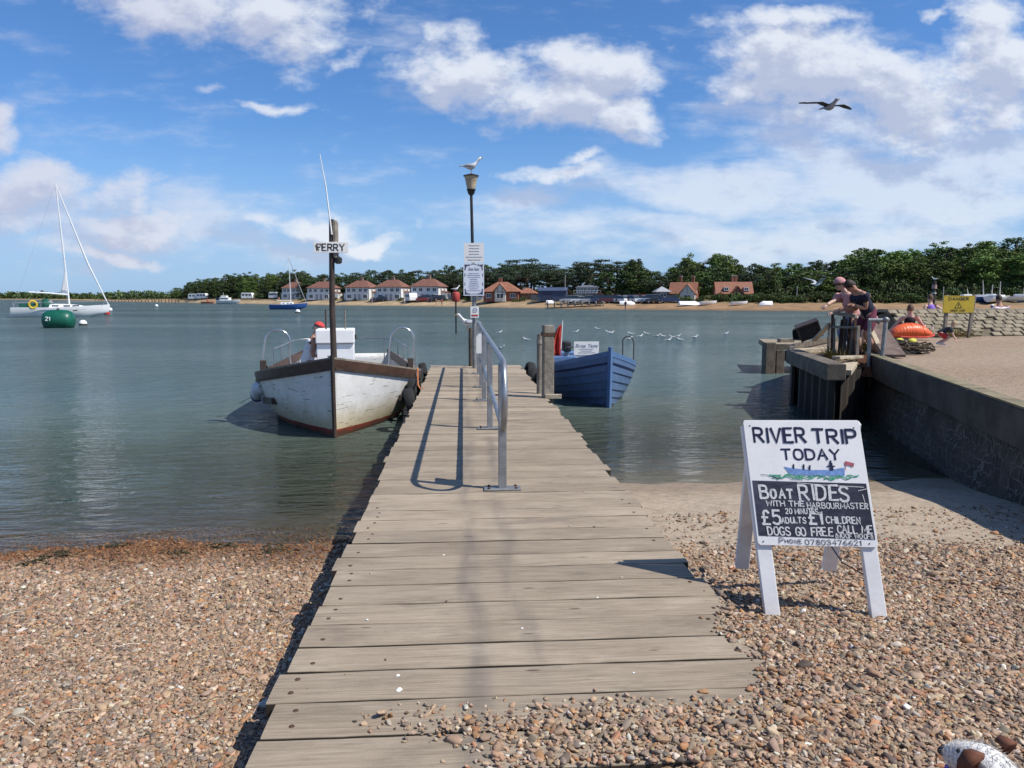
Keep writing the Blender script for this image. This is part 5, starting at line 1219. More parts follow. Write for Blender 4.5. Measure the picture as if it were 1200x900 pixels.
# rear frame
TH2 = R(19); V2 = (Vector((0, 0, 1))*math.cos(TH2)-Nf*math.sin(TH2)); V2 = -(V2-U*V2.dot(U)).normalized(); N2 = U.cross(V2).normalized()
top0 = q3(0, LG-.01, -.05)
def q4(u, v, n=0): return top0+U*u+V2*v+N2*n
L2 = 0.99
for u in (.03, footw-lw+.06): m_ = MB(); plank(m_, u, u+lw, 0, L2, -.02, .022, q4); m_.build('rear_leg', M_LEGP, sg, world=True, bev=.004)
m_ = MB(); plank(m_, .03, footw+.05, .03, .62, -.034, -.0215, q4); m_.build('rear_panel', M_LEGP, sg, world=True)
m_ = MB(); a_, b_ = q3(footw-lw*.5, .22, -.05), q4(footw-lw*.5, .74, 0); m_.tube([a_, (a_+b_)/2-Vector((0, 0, .05)), b_], .004, 6); m_.build('stay_cord', M_NAVY, sg, world=True)

# =================================================================== BOATS AT THE JETTY
class Hull:
    """bow towards -Y, origin at the waterline amidships"""
    def __init__(s, L, B, zb_, zm, zs, keel, stern, rake, veeb, veem, full=2.2, bk=.45):
        s.L, s.B, s.zb, s.zm, s.zs, s.keel, s.stern, s.rake, s.veeb, s.veem, s.full, s.bk = L, B, zb_, zm, zs, keel, stern, rake, veeb, veem, full, bk
    def half(s, t):
        if t < s.bk: return s.B/2*max(0, (1-(1-t/s.bk)**s.full))
        k = (t-s.bk)/(1-s.bk); return s.B/2*(1-(1-s.stern)*k**1.8)
    def sheer(s, t):
        return s.zm+(s.zb-s.zm)*max(0, 1-t/.55)**1.8+(s.zs-s.zm)*max(0, (t-.55)/.45)**1.6
    def pt(s, t, a, sd, off=0.0, inset=0.0):
        b = s.half(t); zt = s.sheer(t); v = s.veeb+(s.veem-s.veeb)*min(1, t/.5)
        zk = s.keel+(0 if t > .12 else 0)
        rd = (1-v)*math.sin(a*math.pi/2)**.72+v*a**.95; rz = (1-v)*(1-math.cos(a*math.pi/2))+v*a
        y = -s.L/2+s.L*t + s.rake*(1-a)**1.3*max(0, 1-t/.3) 
        return Vector((sd*max(.0, b*rd+off-inset), y, zk+(zt-zk)*rz))
ferry_m = None
def ferry_paint():
    m, t, b = newmat('ferry_hull_paint'); tc = t.new('ShaderNodeTexCoord').outputs['Object']; s = t.new('ShaderNodeSeparateXYZ'); t.link(tc, s.inputs[0]); z = s.outputs[2]
    n = t.noise(tc, 4, 6, .65); fine = t.noise(t.mapping(tc, scale=(1, 1, 3)), 9, 7, .7, 1.2)
    zz = t.math('ADD', z, t.math('MULTIPLY', t.math('SUBTRACT', n, .5), .22))
    c = t.mixc(t.maprange(n, .3, .7), (.66, .64, .60), (.78, .77, .74))
    c = t.mixc(t.math('MULTIPLY', t.maprange(zz, .62, .10), .75), c, (.48, .37, .18))
    c = t.mixc(t.maprange(fine, .62, .72, 0, .4), c, (.26, .21, .16))
    scr = t.noise(t.mapping(tc, scale=(1, 1.2, 7), rot=(R(18), 0, 0)), 4.0, 3, .55, 1.0); c = t.mixc(t.maprange(scr, .635, .66, 0, .75), c, (.12, .10, .09))
    c = t.mixc(t.maprange(t.math('ADD', z, t.math('MULTIPLY', n, .05)), .150, .135), c, (.22, .035, .022))
    c = t.mixc(t.maprange(zz, .10, .02, 0, .8), c, (.05, .035, .02))
    t.link(c, b.inputs['Base Color']); b.inputs['Roughness'].default_value = .55; b.inputs['Specular IOR Level'].default_value = .35; return m
M_BRN = pm('brown_varnish', (.060, .030, .020), .5, var=.35, scale=5, dirt=(.12, .075, .055), dirta=.5)
M_DKW = pm('dark_hardwood', (.050, .034, .026), .6, var=.3, scale=6, dirt=(.12, .08, .06), dirta=.5)
M_BOXW = pm('white_box_paint', (.80, .80, .79), .45, var=.03, scale=5, dirt=(.6, .57, .5), dirta=.2)
M_DKG = pm('grey_deck_paint', (.30, .29, .28), .75, var=.2, scale=6, dirt=(.18, .14, .1), dirta=.5)
FZ = R(7); FB0 = Vector((-2.04, 11.80, 0)); H = Hull(6.6, 3.02, 1.25, .74, .86, -.45, .72, .22, .50, .08, 2.1, .42)
fd = Vector((-math.sin(FZ), math.cos(FZ), 0)); FC = FB0+fd*(H.L/2-.12)
fb = thing('ferry_boat', 'worn white open ferry boat with brown gunwale and dark mast moored at the jetty', 'boat', FC, FZ)
def hull_shell(H, nt=36, na=16):
    mb = MB(); ts = [((k/nt)**1.25) for k in range(nt+1)]
    rows = []
    for t_ in ts: rows.append([H.pt(t_, 1-k/na, -1) for k in range(na)]+[H.pt(t_, k/na, 1) for k in range(na+1)])
    mb.grid(rows); n = 2*na+1; b0 = len(mb.v)-n; mb.f.append(tuple(range(b0, b0+n))); mb.m.append(0); return mb
hull_shell(H).build('hull', ferry_paint(), fb, smooth=60, solid=.05)
def strip(H, a0, a1, off0, off1, sd, t0=0.0, t1=1.0, n=40, zoff0=0.0, zoff1=0.0, thick=.05):
    """band running along the hull side"""
    mb = MB(); rows = []
    for k in range(n+1):
        t_ = t0+(t1-t0)*(k/n)**1.2
        p0, p1 = H.pt(t_, a0, sd, off0), H.pt(t_, a1, sd, off1); p0.z += zoff0; p1.z += zoff1
        q0, q1 = H.pt(t_, a0, sd, off0-thick), H.pt(t_, a1, sd, off1-thick); q0.z += zoff0; q1.z += zoff1
        if t_ < .02: q0.x = q1.x = 0; q0.y = p0.y+.06; q1.y = p1.y+.06
        rows.append([p0, p1, q1, q0])
    mb.grid(rows, closed=True); mb.f += [(0, 1, 2, 3), tuple(range(len(mb.v)-4, len(mb.v)))]; mb.m += [0, 0]; return mb
for sd in (-1, 1):
    strip(H, .938, .995, .028, .034, sd, zoff1=.015).build('rubbing_strake', M_BRN, fb, smooth=50)
    strip(H, .922, .942, .042, .044, sd).build('strake_moulding', M_DKW, fb, smooth=50)
    strip(H, .985, 1.0, .03, .03, sd, zoff0=.02, zoff1=.035, thick=.13).build('gunwale', M_TIMB, fb, smooth=50)
# stem post
m_ = MB()
st = [H.pt(0, a, 1)+Vector((0, -.045, 0)) for a in np.linspace(.30, 1.0, 12)]; st.append(st[-1]+Vector((0, 0, .07)))
m_.tube(st, .034, 4); m_.build('stem_post', M_DKW, fb)
def inner(H, z, t0, t1, n, mb, inset=.06):
    L_, R_ = [], []
    for k in range(n+1):
        t_ = t0+(t1-t0)*k/n
        a_ = 0.02
        for q_ in np.linspace(.02, 1, 60):
            if H.pt(t_, q_, 1).z >= z: a_ = q_; break
        else: a_ = 1
        p = H.pt(t_, a_, 1, 0, inset); L_.append(Vector((-p.x, p.y, z))); R_.append(Vector((p.x, p.y, z)))
    mb.grid([[l, r] for l, r in zip(L_, R_)])
m_ = MB(); inner(H, .16, .10, .985, 24, m_); m_.build('floor', M_DKG, fb)
# foredeck follows the sheer
m_ = MB(); rows = []
for k in range(15):
    t_ = .012+.30*k/14; p = H.pt(t_, 1, 1, 0, .05); rows.append([Vector((-p.x, p.y, p.z-.03)), Vector((0, p.y, p.z+.02)), Vector((p.x, p.y, p.z-.03))])
m_.grid(rows); e = rows[-1]; m_.add([e[0], e[1], e[2], e[2]-Vector((0, 0, .5)), e[0]-Vector((0, 0, .5))], [(0, 1, 2, 3, 4)]); m_.build('foredeck', M_DKG, fb, smooth=True)
def hl(t_): return -H.L/2+H.L*t_
for t_ in (.50, .66, .82):
    p = H.pt(t_, 1, 1, 0, .05); MB().box((0, p.y, .46), (2*p.x-.14, .26, .045)).build('thwart', M_DKW, fb, bev=.008)
for sd in (-1, 1):
    m_ = MB(); rows = []
    for k in range(16):
        t_ = .40+.57*k/15; p = H.pt(t_, .9, sd, 0, .07); rows.append([Vector((p.x, p.y, .44)), Vector((p.x-sd*.34, p.y, .44)), Vector((p.x-sd*.34, p.y, .40)), Vector((p.x, p.y, .40))])
    m_.grid(rows, closed=True); m_.build('side_bench', M_BRN, fb)
# low coaming round the cockpit, darker
for sd in (-1, 1):
    m_ = MB(); rows = []
    for k in range(20):
        t_ = .30+.66*k/19; p = H.pt(t_, 1, sd, 0, .14); rows.append([p+Vector((0, 0, -.05)), p+Vector((0, 0, .13)), p+Vector((-sd*.03, 0, .13)), p+Vector((-sd*.03, 0, -.05))])
    m_.grid(rows, closed=True); m_.build('coaming', M_BRN, fb)
# engine box in two tiers (set to the left of the centre line as seen from the bow)
def BL(px, py, Y): q = AtY(px, py, Y)-FC; return Matrix.Rotation(-FZ, 3, 'Z') @ q
b0, b1 = BL(370.5, 418, 13.9), BL(415, 386, 13.9); bx, bw = (b0.x+b1.x)/2, b1.x-b0.x; by = b0.y
ztop = b1.z; zmid = ztop-.27
MB().box((bx, by+.35, (zmid+.2)/2), (bw-.03, .72, zmid-.2)).build('engine_box', M_BOXW, fb, bev=.012)
MB().box((bx, by+.33, (ztop+zmid)/2+.005), (bw, .78, ztop-zmid-.012)).build('box_lid', M_BOXW, fb, bev=.018)
for px in (382, 404.5):
    q = BL(px, 384, 13.95); MB().tube([(q.x, by+.05, ztop-.06), (q.x, by+.05, ztop+.36)], .014, 8).build('exhaust_stub', M_RUST if px < 390 else M_TIMB, fb)
MB().box((bx+bw/2+.02, by+.1, zmid+.12), (.03, .07, .1)).build('latch', M_DARKM, fb)
# mast
mb0, mt = BL(391.5, 418, 12.55), BL(388.5, 257, 12.55)
mast = MB().tube([(mb0.x, mb0.y, .75), (mb0.x-.01, mb0.y, 2.0), (mt.x, mb0.y, mt.z)], [.054, .048, .042], 12).build('mast', M_DKW, fb, smooth=True)
MB().tube([(mt.x+.055, mb0.y-.02, mt.z-.62), (mt.x+.055, mb0.y-.02, mt.z-.06), (mt.x+.05, mb0.y-.02, mt.z-.02)], [.045, .05, .03], 8).build('mast_lamp_bracket', M_TIMB, mast, smooth=True)
MB().lathe([(.03, 0), (.06, .02), (.065, .09), (.03, .12)], (mt.x+.09, mb0.y-.03, mt.z-.72), 10).build('mast_lamp', M_DARKM, mast, smooth=True)
at_ = BL(374.5, 180, 12.45); MB().tube([(mt.x, mb0.y-.05, mt.z-.25), ((mt.x+at_.x)/2+.005, mb0.y-.05, (mt.z+at_.z)/2), (at_.x, mb0.y-.05, at_.z)], [.014, .010, .005], 8).build('aerial', M_WFR, mast, smooth=True)
s0, s1 = BL(367.5, 296, 12.45), BL(408, 283.5, 12.45); sw_, sh_ = s1.x-s0.x, s1.z-s0.z; sy_ = mb0.y-.075
nb_ = MB().box((s0.x+sw_/2, sy_, s0.z+sh_/2), (sw_, .018, sh_), Matrix.Rotation(R(-1), 3, 'Y')).build('name_board', M_SIGNW, fb, bev=.003)
m_ = MB(); fr = frame_at((s0.x, sy_-.0105, s0.z), (1, 0, 0), (0, 0, 1)); text(m_, 'FERRY', .055, sh_*.20, sh_*.60, fr, w=.017, fit=sw_-.12, jit=.02); m_.build('lettering', M_DARKM, nb_)
m_ = MB()
for (u0, v0, u1, v1) in ((.03, .12, .05, .05), (.09, .14, .12, .11), (.085, .03, .07, .07)): ribbon(m_, [(u0, v0), ((u0+u1)/2+.006, (v0+v1)/2), (u1, v1)], .012, fr)
m_.build('flaked_paint', M_TIMB, nb_)
def hoop(pxa, pxb, pytop, pybase, Y, name='boarding_hoop'):
    a, b, c = BL(pxa, pybase, Y), BL(pxb, pybase, Y), BL((pxa+pxb)/2, pytop, Y); r_ = (b.x-a.x)/2*.88; yy = a.y
    z0 = c.z-r_*1.0; pts = [(a.x-.01, yy, a.z-.08), (a.x+.01, yy, z0-.25)]
    for k in range(13): an = math.pi-math.pi*k/12; pts.append((c.x+math.cos(an)*r_*(1+.0), yy+.0, z0+math.sin(an)*r_))
    pts += [(b.x-.02, yy, z0-.25), (b.x+.02, yy, b.z-.08)]
    return MB().tube(pts, .017, 10).build(name, M_CHROME, fb, smooth=True)
hoop(308, 341, 386.5, 436, 13.6); hoop(456, 487, 384, 436, 13.7)
# rail round the stern
pts = []
for k in range(21):
    u_ = k/20; t_ = .60+.36*(1-abs(2*u_-1)); sd = -1 if u_ < .5 else 1
    p = H.pt(min(t_, .96), 1, sd, 0, .10); p.x *= 1 if abs(2*u_-1) > .12 else abs(2*u_-1)/.12; p.z = H.sheer(t_)+.42; pts.append(p)
MB().tube(pts, .015, 8).build('stern_rail', M_GALV, fb, smooth=True)
for k in (0, 3, 6, 9, 11, 14, 17, 20): p = pts[k]; MB().tube([(p.x, p.y, p.z), (p.x, p.y, p.z-.5)], .012, 8).build('stanchion', M_GALV, fb)
for sd, t_ in ((-1, .27), (1, .27)):
    p, p2 = H.pt(t_-.05, .70, sd, .04), H.pt(t_+.05, .70, sd, .04); m_ = MB(); m_.beam(p+Vector((0, 0, .05)), p2+Vector((0, 0, .05)), .12, .11); m_.build('fender_block', M_DKW, fb, bev=.01)
    p = H.pt(.30, 1, sd, 0, .10); MB().box((p.x, p.y, p.z+.10), (.10, .12, .26)).build('bollard', M_DKW, fb, bev=.01)
MB().lathe([(.02, 0), (.03, .02), (.03, .16), (.05, .18)], (mb0.x-.06, mb0.y-.18, H.sheer(.1)-.02), 8).build('cleat', M_GALV, fb)
o = MB().lathe([(.02, -.30), (.09, -.27), (.125, -.2), (.125, .2), (.09, .27), (.03, .30), (.02, .36)], (0, 0, 0), 16, Matrix.Rotation(R(62), 3, 'X') @ Matrix.Rotation(R(18), 3, 'Y'))
fp = AtY(302.5, 459, 13.75); ff = thing('fender', 'blue and white cylindrical fender hanging off the outer side of the ferry', 'fender', fp)
o.build('body', pm('fender_white', (.62, .63, .66), .5, var=.08, dirt=(.4, .38, .33), dirta=.4), ff, smooth=True)
MB().lathe([(.02, -.32), (.095, -.285), (.130, -.2), (.130, -.13)], (0, 0, 0), 16, Matrix.Rotation(R(62), 3, 'X') @ Matrix.Rotation(R(18), 3, 'Y')).build('end_cap', pm('fender_blue', (.02, .04, .16), .4), ff, smooth=True)
MB().tube([(0, .2, .15), (.05, .1, .45)], .008, 6).build('rope', M_WFR, ff)
def rope(pts, r, mat_, label, name='mooring_rope', sag=0.0, n=14):
    out = []
    for i in range(len(pts)-1):
        a, b = Vector(pts[i]), Vector(pts[i+1])
        for k in range(n): u_ = k/n; p = a.lerp(b, u_); p.z -= sag*4*u_*(1-u_); out.append(p)
    out.append(Vector(pts[-1])); o = MB().tube(out, r, 6).build(name, mat_, loc=pts[0], smooth=True); return tag(o, label, 'rope')
M_ROPE = pm('pale_rope', (.52, .48, .40), .9, var=.15, scale=60, bump=.6, bscale=120); M_ROPEO = pm('orange_rope', (.50, .17, .06), .85, var=.2, scale=50)
wq = lambda v: FC+Matrix.Rotation(FZ, 3, 'Z') @ Vector(v)
p = H.pt(.30, 1, 1, 0, .0); rope([wq(p+Vector((.03, 0, .05))), (JL-.05, 12.9, .70), (JL+.05, 12.7, .67)], .012, M_ROPEO, 'thin orange rope from the ferry gunwale to the jetty edge', sag=.04)

# blue clinker boat ------------------------------------------------------------------
BZ = R(1.5); HB = Hull(5.3, 2.12, 1.14, .66, .74, -.32, .62, .10, .55, .10, 2.0, .46)
bbow = Vector((2.92, 14.72, 0)); bdv = Vector((-math.sin(BZ), math.cos(BZ), 0)); BC = bbow+bdv*(HB.L/2-.05)
bb = thing('clinker_boat', 'blue clinker built boat with a white trips sign moored right of the jetty', 'boat', BC, BZ)
M_BLUE = pm('blue_boat_paint', (.085, .140, .250), .45, var=.12, scale=5, dirt=(.12, .17, .27), dirta=.4, bump=.06)
M_BLUE2 = pm('blue_trim_paint', (.10, .18, .34), .45, var=.1, scale=5)
def clinker(H, nst=9, nt=40):
    mb = MB(); ts = [(k/nt)**1.2 for k in range(nt+1)]
    for sd in (-1, 1):
        edges = [.0]+[.16+.84*(k/(nst-1)) for k in range(nst)]
        for j in range(nst):
            a0, a1 = edges[j], edges[j+1]; rows = []
            for t_ in ts:
                lip = .032 if t_ > .02 else .010
                p1, p0 = H.pt(t_, a1, sd, .004), H.pt(t_, max(0, a0-.012), sd, lip if j else 0); q0 = H.pt(t_, a0+.004, sd, .0)
                pm_ = H.pt(t_, (a0+a1)/2, sd, .013)
                rows.append([q0, p0, pm_, p1])
            mb.grid(rows, flip=sd < 0)
    n = 20; last = [H.pt(1, 1-k/n, -1) for k in range(n)]+[H.pt(1, k/n, 1) for k in range(n+1)]; mb.add(last, [tuple(range(len(last)))]); return mb
clinker(HB).build('hull', M_BLUE, bb, smooth=25)
hull_i = MB(); rows = []
for k in range(31):
    t_ = .015+.98*k/30; rows.append([HB.pt(t_, 1-j/12, -1, 0, .035) for j in range(12)]+[HB.pt(t_, j/12, 1, 0, .035) for j in range(13)])
hull_i.grid(rows); hull_i.build('lining', pm('boat_lining', (.30, .29, .27), .7, var=.2), bb, smooth=True)
for sd in (-1, 1):
    strip(HB, .945, .998, .026, .028, sd, zoff1=.012, thick=.06).build('gunwale', M_BLUE2, bb, smooth=50)
    strip(HB, .86, .885, .022, .022, sd, thick=.03).build('rubbing_band', pm('navy_band', (.012, .02, .07), .5), bb, smooth=50)
st = [HB.pt(0, a, 1)+Vector((0, -.03, 0)) for a in np.linspace(.12, 1.0, 12)]; st.append(st[-1]+Vector((0, -.01, .09)))
MB().tube(st, .05, 4).build('stem_post', M_BLUE2, bb)
m_ = MB(); inner(HB, .12, .12, .98, 20, m_, .05); m_.build('floor', M_DKG, bb)
for t_ in (.28, .48, .68, .86): p = HB.pt(t_, .8, 1, 0, .05); MB().box((0, p.y, .44), (2*p.x, .24, .04)).build('thwart', M_TIMB, bb)
def BB(px, py, Y): return Matrix.Rotation(-BZ, 3, 'Z') @ (AtY(px, py, Y)-BC)
MB().box((-.35, .9, .62), (.8, .5, .30)).build('locker', M_BLUE2, bb, bev=.01); MB().box((.1, 2.0, .66), (1.0, .6, .28)).build('stern_locker', M_BLUE2, bb, bev=.01)
a, b = BB(672.5, 416, 16.6), BB(702, 400.3, 16.6); w_, h_ = b.x-a.x, b.z-a.z
nb_ = MB().box((a.x+w_/2, a.y, a.z+h_/2), (w_, .015, h_)).build('sign_panel', M_SIGNW, bb, bev=.003)
m_ = MB(); fr = frame_at((a.x, a.y-.0085, a.z), (1, 0, 0), (0, 0, 1)); text(m_, 'River Trips', .04, h_*.56, h_*.24, fr, w=.013, fit=w_-.08, shear=.25, jit=.03); printlines(m_, fr, .08, w_-.08, .03, h_*.5, 3, rp, .010); m_.build('lettering', M_PRINT, nb_)
MB().box((a.x+w_/2, a.y+.02, a.z-.16), (w_*.85, .02, .34)).build('sign_backing', M_BOXW, bb)
a, b, c = BB(729.5, 424, 17.2), BB(742.5, 424, 17.2), BB(736, 394.5, 17.2); r_ = (b.x-a.x)/2; yy = a.y
pts = [(a.x, yy, .5), (a.x, yy, c.z-r_)]+[(c.x+math.cos(math.pi-math.pi*k/10)*r_, yy, c.z-r_+math.sin(math.pi*k/10)*r_) for k in range(11)]+[(b.x, yy, c.z-r_), (b.x, yy, .5)]
MB().tube(pts, .013, 8).build('boarding_hoop', M_DARKM, bb, smooth=True)
fp = AtY(655, 416, 18.6); fz = AtY(656, 376, 18.6).z
fs = thing('ensign', 'limp red ensign hanging on a staff at the stern of the blue boat', 'flag', (fp.x, fp.y, fp.z))
MB().tube([(fp.x+.03, fp.y, .6), (fp.x+.10, fp.y+.1, fz)], .012, 8).build('staff', M_WFR, fs, world=True)
m_ = MB(); rows = []
for k in range(15):
    t_ = k/14; z = fz-.08-t_*(fz-fp.z+.10); w1 = .09+.20*math.sin(min(1, t_*1.25)*math.pi*.62)
    row = []
    for j in range(13): u_ = j/12; row.append((fp.x+.09-u_*w1-.02*t_, fp.y+.09+.045*math.sin(u_*14+t_*2)*min(1, t_*3+.2), z-.06*u_*(1-t_)))
    rows.append(row)
m_.grid(rows); m_.build('cloth', pm('red_cloth', (.50, .045, .025), .8, var=.25, scale=6), fs, world=True, smooth=True, solid=.004)
ob = AtY(664, 410, 18.4); t = thing('outboard_motor', 'small dark outboard motor at the stern of the blue boat beside the red flag', 'motor', (ob.x, ob.y, .5))
MB().box((0, 0, .5), (.2, .34, .26)).build('cowl', M_DARKM, t, bev=.04); MB().box((0, 0, .15), (.1, .14, .5)).build('shaft', M_GREY, t, bev=.01); MB().tube([(0, -.15, .48), (.14, -.5, .52)], .02, 8).build('tiller', M_TIMB, t)
wb = lambda v: BC+Matrix.Rotation(BZ, 3, 'Z') @ Vector(v)
p = HB.pt(.32, 1, -1, 0, .0); mp = AtY(648, 449, 11.6)
rope([wb(p+Vector((0, 0, .03))), wb(HB.pt(.55, .8, -1, .03))*.35+mp*.65+Vector((0, 0, .12)), (mp.x-.02, 11.55, .62)], .018, M_ROPE, 'pale mooring rope from the blue boat to the thick squared post', sag=.07)

# =================================================================== BOATS AND BUOYS ON THE RIVER
c = G(72, 371.3, 0); yz = R(27); yt = thing('yacht', 'white sailing yacht with green cockpit cover moored behind the green barrel buoy', 'yacht', c, yz); yt.scale = (.89, .89, .95)
L = 10.9; M_NAVYG = pm('navy_trim', (.02, .03, .08), .5); M_GREENC = pm('green_canvas', (.01, .085, .06), .85, var=.15)
small_boat_mesh(L, 3.3, 1.15, .30, 22, 8, .78, .22, -.3, rake=.07).build('hull', [M_HULLW, M_HULLW], yt, smooth=True)
m_ = MB(); rows = []
for k in range(12):
    u_ = k/11; x = -L*.12+u_*L*.42; w1 = 1.0-.45*u_**2; h1 = (.42*(1-u_**3)+.03)*(1 if k else .96)
    rows.append([(x, -w1, 1.15), (x, -w1*.9, 1.15+h1*.85), (x, 0, 1.15+h1), (x, w1*.9, 1.15+h1*.85), (x, w1, 1.15)])
m_.grid(rows); m_.f.append((0, 1, 2, 3, 4)); m_.m.append(0); m_.build('coachroof', M_HULLW, yt, smooth=True)
for x in (-.6, .7, 1.7): MB().box((x, -.965+.03*x, 1.36), (.75, .05, .14)).build('window', M_GLASS, yt)
MB().box((1.6, -1.50, .78), (.5, .03, .12)).build('hull_window', M_GLASS, yt); MB().box((-1.0, -1.62, .92), (L*.7, .03, .05)).build('stripe', pm('grey_stripe', (.4, .42, .45), .5), yt)
m_ = MB(); rows = []
for k in range(9): a = math.pi*k/8; rows.append([(-L*.12-.75, math.cos(a)*.98, 1.2+math.sin(a)*.92), (-L*.12-.1, math.cos(a)*1.0, 1.25+math.sin(a)*1.0), (-L*.12+.55, math.cos(a)*.85, 1.3+math.sin(a)*.35)])
m_.grid(rows); m_.build('spray_hood', M_GREENC, yt, smooth=True, solid=.03)
MB().box((-L*.12+.12, -.72, 1.72), (.7, .06, .42), Matrix.Rotation(R(-28), 3, 'Y')).build('hood_window', M_GREY, yt)
MB().box((-3.4, -1.42, 1.42), (2.2, .04, .42)).build('dodger', M_GREENC, yt); MB().box((-3.4, 1.42, 1.42), (2.2, .04, .42)).build('dodger', M_GREENC, yt)
m_ = MB(); rows = [[Vector((-3.0+.42*math.cos(6.283*k/14)+.13*math.cos(6.283*j/8)*math.cos(6.283*k/14), -1.5+.13*math.sin(6.283*j/8), 1.52+.42*math.sin(6.283*k/14)+.13*math.cos(6.283*j/8)*math.sin(6.283*k/14))) for j in range(8)] for k in range(15)]
m_.grid(rows, closed=True); m_.build('life_ring', pm('yellow_vinyl', (.60, .42, .04), .6), yt, smooth=True)
MB().tube([(-5.1, -1.0, 1.15), (-5.15, -1.0, 1.75), (-5.2, 1.0, 1.75), (-5.15, 1.0, 1.15)], .03, 6).build('pushpit', M_CHROME, yt)
MB().tube([(4.7, -.5, 1.3), (5.2, -.3, 1.9), (5.6, 0, 1.95), (5.2, .3, 1.9), (4.7, .5, 1.3)], .03, 6).build('pulpit', M_CHROME, yt)
mh = 16.0; mst = MB().tube([(1.0, 0, 1.2), (.75, 0, 7.5), (.35, 0, mh)], [.10, .09, .06], 8).build('mast', M_HULLW, yt, smooth=True)
for z, w1 in ((7.1, .95),): MB().tube([(.75, -w1, z), (.77, 0, z+.05), (.75, w1, z)], .025, 6).build('spreader', M_GREY, mst)
MB().tube([(.95, 0, 2.7), (-1.5, 0, 2.9), (-3.4, 0, 3.0)], .085, 8).build('boom', M_HULLW, yt, smooth=True)
m_ = MB(); rows = [[(.80+.06*math.sin(j), -.08+.05*j, 2.9+3.0*u_) if u_ > .98 else (.80-(1.0-u_)*.18*j, -.1+.06*j*(1-u_), 2.9+3.0*u_) for j in range(5)] for u_ in np.linspace(0, 1, 8)]
m_.grid(rows); m_.build('furled_mainsail', pm('sailcloth', (.72, .72, .72), .8, var=.05), yt, smooth=True, solid=.02)
MB().tube([(5.55, 0, 1.35), (3.4, 0, 6.5), (.40, 0, mh-.2)], [.07, .12, .06], 8).build('furled_jib', pm('sailcloth', (.72, .72, .72), .8), yt, smooth=True)
for e in ((.75, -1.5, 1.2), (.75, 1.5, 1.2), (-5.1, 0, 1.3)): MB().tube([e, (.35, 0, mh-.1)], .011, 5).build('stay', M_GREY, mst)
for s_ in (-1, 1): MB().tube([(x, s_*y, z) for x, y, z in ((-5, 1.15, 1.75), (-2, 1.6, 1.75), (1, 1.55, 1.8), (3.5, 1.0, 1.85), (5.2, .3, 1.9))], .012, 5).build('guard_rail', M_GREY, yt)
MB().box((-5.35, 0, .55), (.25, 1.7, .7), Matrix.Rotation(R(18), 3, 'Y')).build('transom_step', M_HULLW, yt, bev=.05)
c = G(69.5, 384.2, 0); bz = thing('barrel_buoy', 'large dark green barrel buoy floating in front of the white yacht', 'buoy', (c.x, c.y, .55), R(8))
rotx = Matrix.Rotation(R(90), 3, 'Y')
MB().lathe([(.02, -1.06), (.35, -1.04), (.60, -.92), (.74, -.66), (.78, -.3), (.79, 0), (.78, .3), (.74, .66), (.60, .92), (.35, 1.04), (.02, 1.06)], (0, 0, 0), 28, rotx).build('body', pm('green_buoy_paint', (.006, .095, .060), .38, var=.2, scale=1.5, dirt=(.02, .06, .04), dirta=.4), bz, smooth=True)
m_ = MB(); random.seed(3)
def cyl(u, v, l=0): a = (v)/.79; x = u; return Vector((x, -math.cos(a)*(.785+.006+l), math.sin(a)*(.785+.006+l)))
text(m_, '21', -.60, .02, .26, cyl, w=.045); m_.build('number', M_WFR, bz)
MB().lathe([(.10, 0), (.10, .05), (.05, .12)], (0, 0, .77), 10).build('lifting_eye', M_RUST, bz, smooth=True)
def round_buoy(px, py, r, mat_, label, cap=None):
    c = G(px, py, 0); t = thing('mooring_buoy', label, 'buoy', (c.x, c.y, r*.5))
    MB().ell((0, 0, 0), (r, r, r), 16, 10).build('float', mat_, t, smooth=True)
    if cap: MB().lathe([(r*1.005, -.6*r), (r*1.01, -.3*r), (r*1.0, -.02*r)], (0, 0, 0), 16).build('band', cap, t, smooth=True)
    MB().lathe([(.04, 0), (.05, .06), (.02, .1)], (0, 0, r*.97), 8).build('eye', M_RUST, t)
M_REDB = pm('red_buoy', (.62, .04, .03), .45, var=.1)
round_buoy(97.5, 381.4, .30, M_HULLW, 'white mooring buoy with a dark waterline just right of the green barrel buoy', pm('weedy_band', (.05, .045, .035), .9))
round_buoy(125.3, 368.6, .36, M_REDB, 'round red buoy floating at the bow of the white yacht'); round_buoy(129, 364.3, .38, M_HULLW, 'small white buoy right behind the red one at the yacht bow')
round_buoy(183.5, 359.4, .4, M_HULLW, 'lone small white buoy far out right of the white yacht'); round_buoy(349, 366.8, .36, M_HULLW, 'white mooring buoy with dark base in front of the blue yacht', pm('weedy_band', (.05, .045, .035), .9))
c = G(338, 362.6, 0); t = thing('yacht', 'small dark blue sailing yacht moored left of the ferry mast', 'yacht', c, R(6)); L = 6.7
small_boat_mesh(L, 2.2, .95, .28, 16, 7, .7, .25, -.2, rake=.10).build('hull', [M_HULLB, M_HULLW], t, smooth=True); MB().box((-.2, 0, 1.12), (2.3, 1.1, .42)).build('cabin', M_HULLW, t, bev=.10)
for x in (-.8, 0, .6): MB().box((x, -.56, 1.15), (.35, .03, .14)).build('window', M_GLASS, t)
mst = MB().tube([(.5, 0, 1.0), (.35, 0, 10.2)], [.07, .045], 8).build('mast', M_HULLW, t); MB().tube([(.3, -.6, 5.8), (.42, 0, 5.85), (.3, .6, 5.8)], .02, 6).build('spreader', M_GREY, mst); MB().tube([(.5, 0, 1.7), (-2.1, 0, 1.75)], .05, 6).build('boom', M_HULLW, t)
MB().tube([(3.4, 0, 1.15), (2.1, 0, 4.6), (.4, 0, 9.6)], [.05, .07, .04], 6).build('furled_jib', M_GREY, t)
